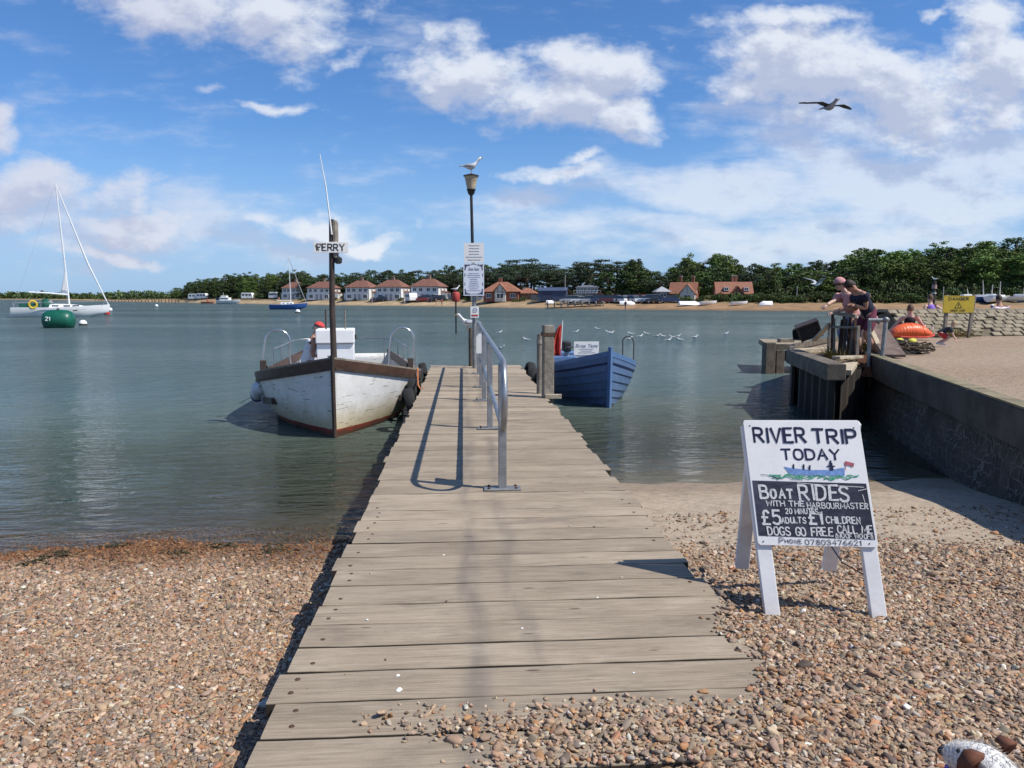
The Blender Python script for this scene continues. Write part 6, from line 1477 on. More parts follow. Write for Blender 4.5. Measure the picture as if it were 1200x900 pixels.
for e in ((.4, -1.0, 1.0), (.4, 1.0, 1.0), (-3.2, 0, 1.0)): MB().tube([e, (.35, 0, 10)], .010, 5).build('stay', M_GREY, mst)
MB().box((-3.45, 0, .55), (.12, .5, .7)).build('rudder', M_HULLB, t)
c = G(268, 356.2, 0); t = thing('motor_cruiser', 'white motor cruiser moored off the far beach by the white caravans', 'motor boat', c, R(-10)); L = 8.5
small_boat_mesh(L, 2.9, 1.2, .35, 16, 7, .85, .4, -.2, rake=.12).build('hull', [M_HULLW, M_HULLW], t, smooth=True); MB().box((-1.2, 0, 1.75), (3.6, 2.0, 1.1)).build('wheelhouse', M_HULLW, t, bev=.15); MB().box((-1.2, -1.01, 1.95), (3.0, .04, .4)).build('window', M_GLASS, t)
MB().box((-1.5, 0, 2.65), (2.2, 1.5, .6)).build('flybridge', M_HULLW, t, bev=.12); MB().box((-3.6, 0, 1.8), (1.3, 2.2, .9)).build('awning', M_NAVYG, t, bev=.08); MB().tube([(-1.8, 0, 2.9), (-1.9, 0, 4.2)], .04, 6).build('mast', M_HULLW, t)
c = G(243.5, 355.6, 0); t = thing('fishing_boat', 'small orange and white rowing boat near the far left beach', 'boat', c, R(4)); small_boat_mesh(5, 1.7, .7).build('hull', [pm('orange_hull', (.5, .16, .10), .5), M_INB], t, smooth=True); MB().box((0, 0, 1.0), (.8, .8, 1.2)).build('cuddy', pm('orange_hull', (.5, .16, .10), .5), t, bev=.08)
# red can beacon
c = G(534.5, 391, 0); zc_ = 2.2; t = thing('beacon', 'red can topped beacon on a thin dark pole out in the river', 'beacon', (c.x, c.y, 0))
MB().tube([(0, 0, -1.5), (0, 0, zc_-.1)], .05, 8).build('pole', M_DARKM, t, smooth=True); MB().lathe([(.05, -.30), (.21, -.27), (.25, -.2), (.25, .2), (.21, .28), (.05, .31)], (0, 0, zc_+.05), 16).build('can', pm('faded_red', (.42, .055, .045), .6, var=.15), t, smooth=True)
# dark banded marker with birds, behind the people on the right
c = G(1092, 380, 0); t = thing('marker_post', 'dark channel marker with two pale bands rising behind the woman in purple', 'marker', (c.x, c.y, 0))
ztp = 2.2+(349-329)*c.y/873
MB().lathe([(.15, -1.5), (.14, ztp)], (0, 0, 0), 12).build('post', M_DKW, t, smooth=True)
MB().lathe([(.19, ztp-.62), (.19, ztp-.30)], (0, 0, 0), 12).build('band', pm('pale_pink_band', (.42, .25, .21), .7), t, smooth=True); MB().lathe([(.18, ztp-1.06), (.18, ztp-.92)], (0, 0, 0), 12).build('band', pm('pale_band', (.5, .44, .38), .7), t, smooth=True)

# =================================================================== RIGHT BANK: EMBANKMENT, DANGER SIGN, CLUTTER
M_BLK = pm('concrete_block', (.235, .195, .135), .9, var=.3, scale=5, bump=.4, bscale=20, dirt=(.16, .15, .08), dirta=.5)
M_BLKD = pm('block_gaps', (.12, .10, .065), .95, var=.3)
EZ0, EZ1 = 1.10, 1.80
em = thing('block_embankment', 'low sloping embankment of open concrete blocks behind the danger sign', 'embankment', (18, 20.6, 1.1))
def E(u, w): 
    # u along the bank, w 0..1 up the slope
    return Vector((12.55+u, 20.0+.10*u+1.25*w, EZ0+(EZ1-EZ0)*w))
mb = MB(); mb.grid([[E(u, 0)-Vector((0, 0, .5)), E(u, 0), E(u, 1), E(u, 1)+Vector((0, .9, -.02)), E(u, 1)+Vector((0, 2.2, -1.8))] for u in (0, 5, 12, 30)]); mb.grid([[E(0, 0)-Vector((0, 0, .6)), E(0, 1)], [E(0, 0)+Vector((-1.2, 1.0, -.75)), E(0, 1)+Vector((-1.0, 1.2, -.5))], [E(0, 0)+Vector((-1.3, 2.0, -1.2)), E(0, 1)+Vector((-.3, 2.2, -1.5))]]); mb.build('bank', M_BLKD, em, world=True)
mb = MB(); sl_ = (E(0, 1)-E(0, 0)).normalized(); ul = (E(1, 0)-E(0, 0)).normalized(); nl = ul.cross(sl_).normalized(); rotb = Matrix((ul, sl_, nl)).transposed()
for r_ in range(7):
    u_ = (.15 if r_ % 2 else 0)
    while u_ < 16:
        w_ = (r_+.5)/7
        if rp.random() > .06:
            c = E(u_, w_)+nl*(.02+rp.uniform(-.012, .012)); mb.box(c, (.29+rp.uniform(-.02, .02), .182, .08), rotb @ Matrix.Rotation(rp.uniform(-.03, .03), 3, 'Z'))
        u_ += .33
mb.build('blocks', M_BLK, em, world=True, bev=.012)
mb = MB(); mb.beam(E(-.1, 1)+Vector((0, .25, .02)), E(16, 1)+Vector((0, .25, .02)), .5, .10); mb.build('crest_beam', M_BLK, em, world=True, bev=.02)
# danger sign
M_YEL = pm('yellow_sign_paint', (.46, .34, .03), .55, var=.1, scale=6, dirt=(.35, .25, .05), dirta=.4)
DY = 19.6; a, b = AtY(1104.5, 366.5, DY), AtY(1142, 346.5, DY); w_, h_ = b.x-a.x, b.z-a.z
ds = thing('danger_sign', 'yellow danger sign with a warning triangle on two wooden posts', 'sign', ((a.x+b.x)/2, DY, 1.1))
for px in (1107, 1134.5): p = AtY(px, 392, DY+.06); MB().beam((p.x, DY+.06, .9), (p.x+(.10 if px > 1120 else .0), DY+.06, b.z+.02), .085, .07).build('post', M_TIMB, ds, world=True, bev=.008)
MB().box((a.x+w_/2, DY, a.z+h_/2), (w_, .02, h_)).build('panel', M_YEL, ds, world=True, bev=.004)
m_ = MB(); fr = frame_at((a.x, DY-.012, a.z), (1, 0, 0), (0, 0, 1)); random.seed(5)
text(m_, 'DANGER', w_*.17, h_*.74, h_*.15, fr, w=.016, fit=w_*.64, jit=.01); text(m_, 'DEEP MUD', w_*.25, h_*.08, h_*.10, fr, w=.011, fit=w_*.46, jit=.01)
cx = w_*.49; ribbon(m_, [(cx-.10, h_*.28), (cx, h_*.62), (cx+.10, h_*.28), (cx-.10, h_*.28)], .018, fr); ribbon(m_, [(cx, h_*.50), (cx, h_*.40)], .016, fr); ribbon(m_, [(cx, h_*.345), (cx, h_*.325)], .018, fr)
for k in range(14): ribbon(m_, [(w_*.03+k*w_*.067, h_*.975), (w_*.06+k*w_*.067, h_*.965)], .010, fr)
m_.build('lettering', M_DARKM, ds, world=True)
# grass tufts
M_GRS = tintmat('dry_grass', (.20, .16, .055), .8, .2)
def tuft(loc, r, h, n, label, seed):
    rg = np.random.default_rng(seed); m_ = MB()
    for k in range(n):
        a = rg.random()*6.28; d = rg.random()**.5*r; b = Vector((math.cos(a)*d, math.sin(a)*d, 0)); l = Vector((math.cos(a), math.sin(a), 0))*rg.uniform(.1, .9)*r+Vector(rg.normal(0, .03, 3)); hh = h*rg.uniform(.5, 1.1); s = Vector((-math.sin(a), math.cos(a), 0))*.006
        g = rg.uniform(.6, 1.4); m_.cc = (g, g*rg.uniform(.85, 1.3), g*.9)
        m_.add([b-s, b+s, b+l*.4+Vector((0, 0, hh*.6))+s*.8, b+l*.4+Vector((0, 0, hh*.6))-s*.8, b+l+Vector((0, 0, hh))], [(0, 1, 2, 3), (3, 2, 4)])
    o = m_.build('grass_tuft', M_GRS, vcol=True); o.location = loc; tag(o, label, 'grass')
for (px, py, z, r, h, n, lab) in ((979, 421, 1.04, .22, .24, 160, 'dry grass tuft growing at the front of the quay corner'), (1010, 417, 1.06, .20, .34, 170, 'taller dry grass tuft by the left post of the pipe rail'), (1120, 394, 1.14, .5, .22, 260, 'low grass under the danger sign between its posts'), (1138, 391, 1.14, .35, .28, 160, 'grass at the foot of the right post of the danger sign')):
    g = G(px, py, z); tuft((g.x, g.y, z), r, h, n, lab, int(px))
# pipe rail
p0, p1 = AtY(1018.5, 415, 13.0), AtY(1036, 415, 12.9); zt = AtY(1027, 374.5, 13).z
t = thing('pipe_rail', 'short grey pipe rail with two posts at the corner of the sea wall', 'railing', ((p0.x+p1.x)/2, 13, 1.1))
MB().tube([(p0.x-.02, 13.0, zt-.02), (p0.x, 13.0, .95)], .034, 10).build('post', M_GALVD, t, world=True, smooth=True); MB().tube([(p1.x, 12.9, zt), (p1.x-.04, 12.9, .95)], .038, 10).build('post', M_GALVD, t, world=True, smooth=True); MB().tube([(p0.x-.05, 13.0, zt-.01), (p1.x+.06, 12.9, zt-.01)], .036, 10).build('top_pipe', M_GALVD, t, world=True, smooth=True)
MB().ell((p1.x, 12.9, zt), (.052, .052, .052), 10, 8).build('elbow', M_GALVD, t, world=True, smooth=True)
# old iron and timber stakes railing where they are crabbing
st_ = thing('old_railing', 'rusty old railing of crooked stakes along the quay edge in front of the crabbers', 'railing', (6.9, 14.0, 1.1))
for k in range(13):
    u_ = k/12; px = 971+34*u_; Y = 14.15-.6*u_; p = AtY(px, 400, Y); tp = 372+4*math.sin(k*2.2)+(0 if 0.15 < u_ < .85 else 6); z1 = AtY(px, tp, Y).z
    lean = rp.uniform(-.06, .06); MB().beam((p.x, Y, .55 if u_ < .6 else .9), (p.x+lean, Y+rp.uniform(-.05, .05), z1), rp.uniform(.03, .06), rp.uniform(.03, .05)).build('stake', (M_TIMB, M_DKW, M_RUST)[k % 3], st_, world=True)
for (pa, ya, pb, yb, Ya, Yb, r_) in ((978, 367, 1003, 371, 14.0, 13.6, .030), (976, 383, 1006, 384, 14.0, 13.5, .022)):
    a, b = AtY(pa, ya, Ya), AtY(pb, yb, Yb); MB().beam(a, b, r_*2, r_*2).build('rail', M_TIMB, st_, world=True, bev=.006)
def leanboard(p0, p1, w, h, m_, name, label, cat):
    o = MB().beam((0, 0, 0), Vector(p1)-Vector(p0), w, h).build(name, m_, bev=.006); o.location = p0; return tag(o, label, cat)
leanboard(AtY(954, 399, 15.6), AtY(973, 379, 15.0), .10, .05, M_TIMB2, 'sloping_plank', 'pale plank leaning up to the old railing beside the dark hurdle', 'plank')
t = thing('lobster_pot', 'dark net covered pot leaning on its side at the back of the low landing', 'lobster pot', AtY(944, 396, 17.5)); t.rotation_euler = (0, R(-10), R(12)); t.scale = (.52, .6, .6)
m_ = MB()
for x in (-.45, -.15, .15, .45): m_.tube([(x, -.25, 0), (x, -.25, .28)]+[(x, -.25*math.cos(math.pi*k/6), .28+.18*math.sin(math.pi*k/6)) for k in range(1, 6)]+[(x, .25, .28), (x, .25, 0)], .018, 6)
m_.build('hoops', M_DKW, t)
m_ = MB(); m_.grid([[(x, -.24*math.cos(a_), max(.0, .26*(a_ > 0)*(a_ < math.pi))+.17*math.sin(a_)) for a_ in [0]+[math.pi*k/8 for k in range(1, 8)]+[math.pi]] for x in (-.45, 0, .45)]); m_.build('net', pm('black_net', (.025, .022, .02), .95, var=.5, scale=30, bump=.8, bscale=60), t)
m_ = MB(); m_.box((0, 0, .0), (.95, .52, .04)); m_.build('base', M_DKW, t)
t = thing('lobster_pot', 'tall dark slatted pot propped beside the sloping plank on the low landing', 'lobster pot', AtY(951, 396, 16.4)); t.rotation_euler = (R(8), R(-22), R(-20)); t.scale = (.75, .8, .72)
for (x, y) in ((-.3, -.2), (.3, -.2), (.3, .2), (-.3, .2)): MB().beam((x, y, 0), (x, y, .48), .04, .04).build('upright', M_DKW, t)
MB().box((0, 0, .24), (.56, .36, .44)).build('net', pm('black_net', (.025, .022, .02), .95), t); MB().box((0, 0, .49), (.66, .46, .04)).build('lid', M_DKW, t)
# low landing stage beyond the quay
t = thing('landing_stage', 'low timber landing stage on squared piles beyond the quay corner', 'landing stage', (AtY(930, 405, 19.5).x, 19.5, .6))
zl_ = .86; pa, pb = G(899, 403, zl_), G(975, 404, zl_)
m_ = MB(); m_.add([pa, pb, pb+Vector((.6, 2.2, 0)), pa+Vector((.8, 2.6, 0))]+[q_-Vector((0, 0, .16)) for q_ in (pa, pb, pb+Vector((.6, 2.2, 0)), pa+Vector((.8, 2.6, 0)))], [(0, 1, 2, 3), (7, 6, 5, 4), (0, 4, 5, 1), (1, 5, 6, 2), (2, 6, 7, 3), (3, 7, 4, 0)]); m_.build('deck', pm('landing_boards', (.28, .22, .145), .85, var=.25, scale=8, bump=.5, bscale=30), t, world=True)
for k, (px, dy, w1) in enumerate(((901, -.1, .30), (913, -.02, .26), (945, .2, .24), (968, .2, .24), (906, 2.2, .26))):
    p = AtY(px, 410, pa.y+dy); MB().box((p.x, p.y, (zl_+(.05 if k == 0 else -.17)-2)/2), (w1, w1, zl_+(.05 if k == 0 else -.17)+2)).build('pile', M_TIMBD, t, world=True, bev=.02)
MB().beam(pa+Vector((.4, .05, -.35)), pb+Vector((0, .05, -.35)), .05, .30).build('waling', M_DKW, t, world=True)
MB().box(tuple(G(921, 399, zl_+.05)), (.45, .25, .12)).build('kerb_block', M_TIMB, t, world=True, bev=.01)
# washed ramp / hatch board and heap of net by the rail
h0 = AtY(1023, 379, 14.7); o = MB().beam((0, 0, 0), G(1048, 417, 1.16)-h0, .38, .05).build('hatch_board', pm('mauve_board', (.15, .105, .085), .85, var=.3, bump=.5), bev=.006); o.location = h0; tag(o, 'brown weathered board sloping down behind the pipe rail', 'board')
h0 = AtY(1019.5, 384, 13.9); o = MB().beam((0, 0, 0), G(1034, 415, 1.16)-h0, .09, .05).build('pale_edge_plank', M_TIMB2, bev=.006); o.location = h0; tag(o, 'pale narrow plank sloping along the left edge of the brown board', 'plank')
g = G(1049, 412, 1.14); rgn = np.random.default_rng(5); nt = thing('fishing_net', 'heap of dark fishing net and rope with yellow floats beside the pipe rail', 'net', g)
m_ = MB()
for k in range(22):
    c = Vector(rgn.normal(0, .26, 3)); pts = [Vector((c.x+.22*math.cos(a*1.7+k)*rgn.uniform(.6, 1.2), c.y*.8+.2*math.sin(a*1.3+k), .05+.13*rgn.random()+.02*math.sin(a*3))) for a in np.linspace(0, 5, 12)]; m_.tube(pts, .016, 5)
m_.build('rope_coils', pm('dark_rope', (.10, .075, .05), .95, var=.5, scale=20), nt, smooth=True)
m_ = MB(); rows = [[(.62*math.cos(6.283*k/18)*q_*(1+.15*math.sin(k*3)), .46*math.sin(6.283*k/18)*q_, .22*(1-q_**2)+.03*math.sin(k*2+q_*9)) for k in range(18)] for q_ in (.02, .3, .6, .85, 1.0)]
m_.grid(rows, closed=True); m_.build('net', pm('black_net', (.025, .022, .02), .95), nt)
for (x, y) in ((.30, -.05), (.42, .12), (.2, .2)): MB().ell((x, y, .20), (.09, .06, .06), 10, 8).build('float', pm('yellow_float', (.55, .50, .06), .6), nt, smooth=True)
# orange inflatable
g = G(1068, 397, 1.15); ob_ = thing('inflatable_dinghy', 'orange ribbed inflatable lying on the upper beach in front of the woman in black', 'inflatable', g, R(5))
m_ = MB(); rows = []
for k in range(41):
    u_ = k/40; x = -.56+1.08*u_; r_ = .235*(math.sin(math.pi*min(1, .06+u_*.86)))**.55*(1-.25*u_); r_ *= 1+.035*math.cos(u_*2*math.pi*15)
    if abs(u_-.72) < .025: r_ *= .88
    rows.append([(x, r_*1.15*math.cos(6.283*j/18), .05+r_*.80+r_*.92*math.sin(6.283*j/18)) for j in range(18)])
m_.grid(rows, closed=True); m_.f += [tuple(range(18)), tuple(range(len(m_.v)-18, len(m_.v)))]; m_.m += [0, 0]
m_.build('tube', pm('orange_vinyl', (.72, .125, .035), .42, var=.08, spec=.5), ob_, smooth=70)
MB().tube([(-.5, -.26, .07), (-.2, -.30, .05), (.2, -.28, .05), (.5, -.16, .08), (.62, -.02, .12)], .022, 8).build('grab_line', pm('red_line', (.5, .05, .03), .7), ob_, smooth=True); MB().lathe([(.03, 0), (.03, .05)], (.5, -.1, .26), 8).build('valve', M_WFR, ob_)

# =================================================================== PEOPLE
def ik(a, b, l1, l2, pole):
    a, b = Vector(a), Vector(b); d = b-a; L = min(d.length, (l1+l2)*.999); d.normalize(); b = a+d*L
    x = (l1*l1-l2*l2+L*L)/(2*L); h = math.sqrt(max(0, l1*l1-x*x)); p = Vector(pole); p = (p-d*p.dot(d)).normalized(); return a+d*x+p*h, b
_tmpn = [0]
def skinmesh(verts, edges, rad, root=0, sub=2):
    me = bpy.data.meshes.new('t'); me.from_pydata(verts, edges, []); o = bpy.data.objects.new('t', me); COL.objects.link(o)
    md = o.modifiers.new('s', 'SKIN'); md.branch_smoothing = .6; md.use_smooth_shade = True
    for i, sv in enumerate(me.skin_vertices[0].data):
        r_ = rad[i]; sv.radius = (r_, r_) if not isinstance(r_, tuple) else r_; sv.use_root = (i == root)
    m2 = o.modifiers.new('u', 'SUBSURF'); m2.levels = sub; m2.render_levels = sub
    dg = bpy.context.evaluated_depsgraph_get(); ev = o.evaluated_get(dg); r2 = bpy.data.meshes.new_from_object(ev)
    mb = MB(); mb.add([tuple(v.co) for v in r2.vertices], [tuple(p.vertices) for p in r2.polygons])
    bpy.data.objects.remove(o); bpy.data.meshes.remove(me); bpy.data.meshes.remove(r2); return mb
SKIN = {'tan': pm('tanned_skin', (.40, .21, .14), .55, var=.06), 'pale': pm('pale_skin', (.55, .34, .26), .55, var=.06)}
HAIR = {'dark': pm('dark_hair', (.03, .02, .015), .7, var=.3, scale=40), 'blond': pm('blond_hair', (.50, .36, .20), .7, var=.25, scale=40), 'brown': pm('brown_hair', (.12, .07, .04), .7, var=.3, scale=40), 'grey': pm('grey_hair', (.20, .17, .15), .75, var=.3, scale=40)}
def cloth(name, c): return pm('cloth_'+name, c, .85, var=.12, scale=7, bump=.2, bscale=30)
def person(label, loc, rz, Hh, pelvis, lean, feet, hands, shirt, pants, hair, skin='pale', sleeve=.55, leg=1.0, kneepole=(1, 0, 0), elbowpole=(-1, 0, -.3), headp=0.0, twist=0.0, shoes=None, hat=None, longhair=False, hood=None, side=0.0):
    """local frame: faces +x, left is +y; feet/hands are targets (left, right)"""
    t = thing('person', label, 'person', loc, rz); h = Hh
    P = Vector(pelvis); R_ = Matrix.Rotation(lean, 3, 'Y') @ Matrix.Rotation(side, 3, 'X'); up = R_ @ Vector((0, 0, 1)); fw = R_ @ Matrix.Rotation(twist, 3, 'Z') @ Vector((1, 0, 0)); lf = R_ @ Matrix.Rotation(twist, 3, 'Z') @ Vector((0, 1, 0))
    chest = P+up*.19*h; nb = P+up*.285*h; Rh = Matrix.Rotation(lean*.55+headp, 3, 'Y'); hu = Rh @ Vector((0, 0, 1)); hf = Rh @ Vector((1, 0, 0))
    neck = nb+(up+hu).normalized()*.035*h; hc = neck+hu*.075*h+hf*.012*h; ht = hc+hu*.035*h
    V = [P, P+up*.095*h, chest, nb, neck, hc-hu*.030*h+hf*.004*h, ht]; rad = [(.070*h, .062*h), (.058*h, .058*h), .066*h, .042*h, .033*h, .047*h, .050*h]; Ed = [(0, 1), (1, 2), (2, 3), (3, 4), (4, 5), (5, 6)]
    arms, legs = [], []
    for s_, hand in ((1, hands[0]), (-1, hands[1])):
        sh = nb+lf*s_*.108*h-up*.03*h; el, wr = ik(sh, hand, .172*h, .150*h, elbowpole); b = len(V)
        V += [sh, el, wr]; rad += [.034*h, .027*h, .020*h]; Ed += [(2 if False else 3, b), (b, b+1), (b+1, b+2)]; arms.append((sh, el, wr))
    for s_, ft in ((1, feet[0]), (-1, feet[1])):
        hip = P+Vector((0, s_*.055*h, -.01*h)); an = Vector(ft)+Vector((0, 0, .042*h)); kn, an = ik(hip, an, .245*h, .245*h, kneepole); toe = an+Vector((.085*h, s_*.015*h, -.026*h)); b = len(V)
        V += [hip, kn, an, toe]; rad += [.062*h, .041*h, .026*h, .020*h]; Ed += [(0, b), (b, b+1), (b+1, b+2), (b+2, b+3)]; legs.append((hip, kn, an, toe))
    body = skinmesh(V, Ed, rad)
    # hands: palm and five bent fingers
    for k, (sh, el, wr) in enumerate(arms):
        d = (wr-el).normalized(); sd = d.cross(Vector((0, 0, 1))); sd = sd.normalized() if sd.length > .1 else Vector((0, 1, 0)); nrm = sd.cross(d)
        pc = wr+d*.028*h; body.ell(pc, (.010*h, .024*h, .030*h), 8, 6, Matrix((nrm, sd, d)).transposed())
        for j, L_ in enumerate((.040, .046, .044, .034)):
            f0 = wr+d*.048*h+sd*(j-1.5)*.0115*h; f1 = f0+(d*.8-nrm*.35).normalized()*L_*.5*h; f2 = f1+(d*.35-nrm*.85).normalized()*L_*.45*h; body.tube([f0-d*.008*h, f0, f1, f2], [.0062*h, .0062*h, .0056*h, .0042*h], 6)
        th0 = wr+d*.018*h+sd*.022*h*(1 if k else -1); th1 = th0+(d*.6+sd*(.7 if k else -.7)-nrm*.3).normalized()*.026*h; body.tube([th0, th1, th1+(d*.8-nrm*.5).normalized()*.02*h], [.0075*h, .0068*h, .005*h], 6)
    # face
    body.ell(hc+hf*.052*h-hu*.004*h, (.010*h, .008*h, .014*h), 8, 6, Matrix((hf, lf, hu)).transposed()); hl_ = hu.cross(hf)
    for s_ in (-1, 1): body.ell(hc+hl_*s_*.050*h-hu*.004*h, (.011*h, .006*h, .017*h), 8, 6, Matrix((hf, hl_, hu)).transposed())
    body.ell(hc-hu*.032*h+hf*.036*h, (.016*h, .024*h, .018*h), 8, 6, Matrix((hf, hl_, hu)).transposed())
    body.build('body', SKIN[skin], t, smooth=70)
    rot = Matrix((hf, hl_, hu)).transposed()
    for s_ in (-1, 1): MB().ell(hc+hf*.045*h+hl_*s_*.018*h+hu*.006*h, (.004*h, .007*h, .0045*h), 8, 5, rot).build('eye', M_DARKM, t)
    MB().ell(hc+hf*.048*h-hu*.026*h, (.003*h, .014*h, .003*h), 8, 5, rot).build('mouth', pm('lips', (.35, .12, .10), .6), t)
    # hair cap, fuller at the back
    m_ = MB(); pr_ = []
    for i in range(9):
        a = math.pi*.5*i/8*1.12; pr_.append((math.sin(a), math.cos(a)))
    rows = [[hc+hu*(.030*h)-hf*.008*h+hf*(.0530*h*r_*math.cos(6.283*k/16))*(1 if math.cos(6.283*k/16) > 0 else 1.08)+hl_*(.0500*h*r_*math.sin(6.283*k/16))+hu*(.0560*h*z_-(.040*h*(1-math.cos(6.283*k/16))*.5*(i/8)**2)) for k in range(16)] for i, (r_, z_) in enumerate(pr_)]
    m_.grid(rows, closed=True); m_.f.append(tuple(range(16))); m_.m.append(0); hm = m_.build('hair', HAIR[hair], t, smooth=True)
    if longhair: MB().tube([hc-hf*.045*h+hu*.03*h, hc-hf*.062*h-hu*.03*h, hc-hf*.060*h-hu*.10*h, hc-hf*.05*h-hu*.15*h], [.030*h, .036*h, .028*h, .010*h], 8).build('ponytail', HAIR[hair], t, smooth=True)
    # shirt
    g = .010*h; Vs = [P-up*.045*h, P+up*.095*h, chest, nb+up*.014*h]; rs = [.094*h, .080*h, .094*h, .070*h]; Es = [(0, 1), (1, 2), (2, 3)]
    for sh, el, wr in arms:
        if sleeve > 0:
            b = len(Vs); 
            if sleeve <= 1: e1 = sh.lerp(el, sleeve); Vs += [sh, e1]; rs += [.066*h, .050*h]; Es += [(3, b), (b, b+1)]
            else: e2 = el.lerp(wr, min(.95, sleeve-1)); Vs += [sh, el, e2]; rs += [.050*h, .039*h, .031*h]; Es += [(3, b), (b, b+1), (b+1, b+2)]
    skinmesh(Vs, Es, rs, 1).build('shirt', shirt, t, smooth=70)
    Vp = [P+up*.055*h, P-up*.01*h]; rp_ = [.086*h, .090*h]; Ep = [(0, 1)]
    for hip, kn, an, toe in legs:
        b = len(Vp); e1 = kn.lerp(an, .9) if leg >= 1 else hip.lerp(kn, .92)
        Vp += [hip]+([kn] if leg >= 1 else [])+[e1]; rp_ += [.071*h]+([.052*h] if leg >= 1 else [])+[.043*h if leg >= 1 else .058*h]; Ep += [(1, b), (b, b+1)]+([(b+1, b+2)] if leg >= 1 else [])
    skinmesh(Vp, Ep, rp_, 0).build('trousers' if leg >= 1 else 'shorts', pants, t, smooth=70)
    for hip, kn, an, toe in legs: MB().tube([an+Vector((-.03*h, 0, -.018*h)), an+Vector((.02*h, 0, -.012*h)), toe+Vector((0, 0, 0)), toe+Vector((.03*h, 0, -.003*h))], [.024*h, .032*h, .026*h, .012*h], 8).build('shoe', shoes or M_DARKM, t, smooth=True)
    if hat is not None:
        m_ = MB(); rows = [[hc+hu*(.035*h+.064*h*math.cos(i/6*1.45))+hf*(.066*h*math.sin(i/6*1.45)*math.cos(6.283*k/16))+hl_*(.062*h*math.sin(i/6*1.45)*math.sin(6.283*k/16)) for k in range(16)] for i in range(7)]
        m_.grid(rows, closed=True); m_.f.append(tuple(range(16))); m_.m.append(0); m_.build('cap', hat, t, smooth=True, solid=.004)
        MB().ell(hc+hu*.043*h+hf*.085*h, (.045*h, .045*h, .006*h), 12, 6, rot).build('cap_peak', hat, t, smooth=True)
    if hood is not None:
        m_ = MB(); rows = [[hc+hu*.015*h-hf*.014*h+hf*(.072*h*math.cos(a)*math.sin(b_))+hl_*(.070*h*math.cos(b_))+hu*(.082*h*math.sin(a)*math.sin(b_)) for b_ in np.linspace(.12, 3.02, 12)] for a in np.linspace(.55, 4.4, 12)]
        m_.grid(rows); m_.build('hood', hood, t, smooth=True, solid=.006)
    return t
W_ = cloth('white_shirt', (.72, .71, .70)); NV = cloth('navy_shirt', (.010, .013, .032)); BK = cloth('black_top', (.010, .010, .013)); PK = cloth('pink_top', (.52, .26, .25)); MRN = cloth('maroon', (.14, .03, .055)); JN = cloth('pale_jeans', (.30, .36, .48)); RD = cloth('red_shorts', (.48, .04, .04)); PW = cloth('pinkish_white', (.70, .60, .66)); DG = cloth('dark_trousers', (.03, .03, .04)); PU = cloth('purple_top', (.22, .13, .50)); NVT = cloth('navy_trousers', (.02, .03, .09))
M_CAPR = pm('red_cap', (.58, .055, .05), .8, var=.1)
# man in navy bending over the railing, facing left
g = AtY(1020, 416, 13.75); rzf = R(188)
person('man in a navy T-shirt and maroon shorts bending over the quay railing', (g.x, 13.75, 1.08), rzf, 1.72, (.06, 0, .83), R(36), ((-.05, .12, 0), (.10, -.13, 0)), ((.48, .10, .98), (.52, -.10, .92)), NV, MRN, 'dark', 'tan', .62, .5, headp=R(32), shoes=M_DARKM)
g = AtY(998, 400, 14.1)
person('person in a pink hooded top leaning over the old railing, one arm stretched left', (g.x, 14.1, 1.08), R(180), 1.62, (.0, 0, .80), R(24), ((-.05, .10, 0), (.02, -.10, 0)), ((.45, .08, .84), (.70, .16, .92)), PK, JN, 'brown', 'pale', .9, 1.0, headp=R(20), hood=PK)
g = AtY(1018, 400, 15.2)
person('child in a white top standing behind the man in the navy T-shirt', (g.x, 15.2, 1.10), R(170), 1.22, (.0, 0, .64), R(6), ((0, .07, 0), (.04, -.07, 0)), ((.12, .20, .60), (.15, -.18, .62)), W_, W_, 'brown', 'pale', .8, .5, headp=R(10))
g = AtY(1026.5, 400, 14.6)
person('blond toddler in a black top standing at the pipe rail', (g.x, 14.6, 1.10), R(165), .94, (.0, 0, .47), R(10), ((0, .06, 0), (.04, -.06, 0)), ((.14, .12, .44), (.16, -.10, .44)), BK, MRN, 'blond', 'pale', .7, .5, headp=R(12))
g = AtY(1065, 392, 19.0)
person('woman in a black vest sitting on the beach behind the orange inflatable', (g.x, 19.0, 1.13), R(60), 1.66, (.0, 0, .13), R(-14), ((.75, .14, .02), (.72, -.16, .02)), ((-.10, .52, .12), (.18, -.36, .34)), BK, BK, 'brown', 'pale', 0, 1.0, kneepole=(0, 0, 1), headp=R(4))
g = AtY(1090.5, 367, 21.9)
person('woman in a purple patterned top sitting on the end of the block embankment', (g.x, 21.9, 1.44), R(98), 1.62, (.0, 0, .10), R(4), ((.55, .12, -.25), (.55, -.12, -.25)), ((.25, .28, .25), (.12, -.50, .38)), PU, W_, 'brown', 'pale', .0, 1.0, kneepole=(0, 0, 1), headp=R(0))
g = AtY(1173, 367, 22.3)
person('man in a pale pink shirt sitting on the block embankment crest', (g.x, 22.3, 1.38), R(88), 1.74, (.0, 0, .10), R(10), ((.55, .12, -.35), (.55, -.12, -.35)), ((.42, .18, .22), (.42, -.18, .22)), PW, DG, 'dark', 'tan', .6, 1.0, kneepole=(0, 0, 1), headp=R(8))
g = AtY(1164, 367, 22.6)
person('child in a white cap sitting beside the man in pink', (g.x, 22.6, 1.40), R(80), 1.10, (.0, 0, .06), R(8), ((.36, .08, -.2), (.36, -.08, -.2)), ((.26, .12, .15), (.26, -.12, .15)), W_, DG, 'brown', 'pale', .6, 1.0, kneepole=(0, 0, 1), hat=M_SIGNW)
g = G(1105, 404, 1.15)
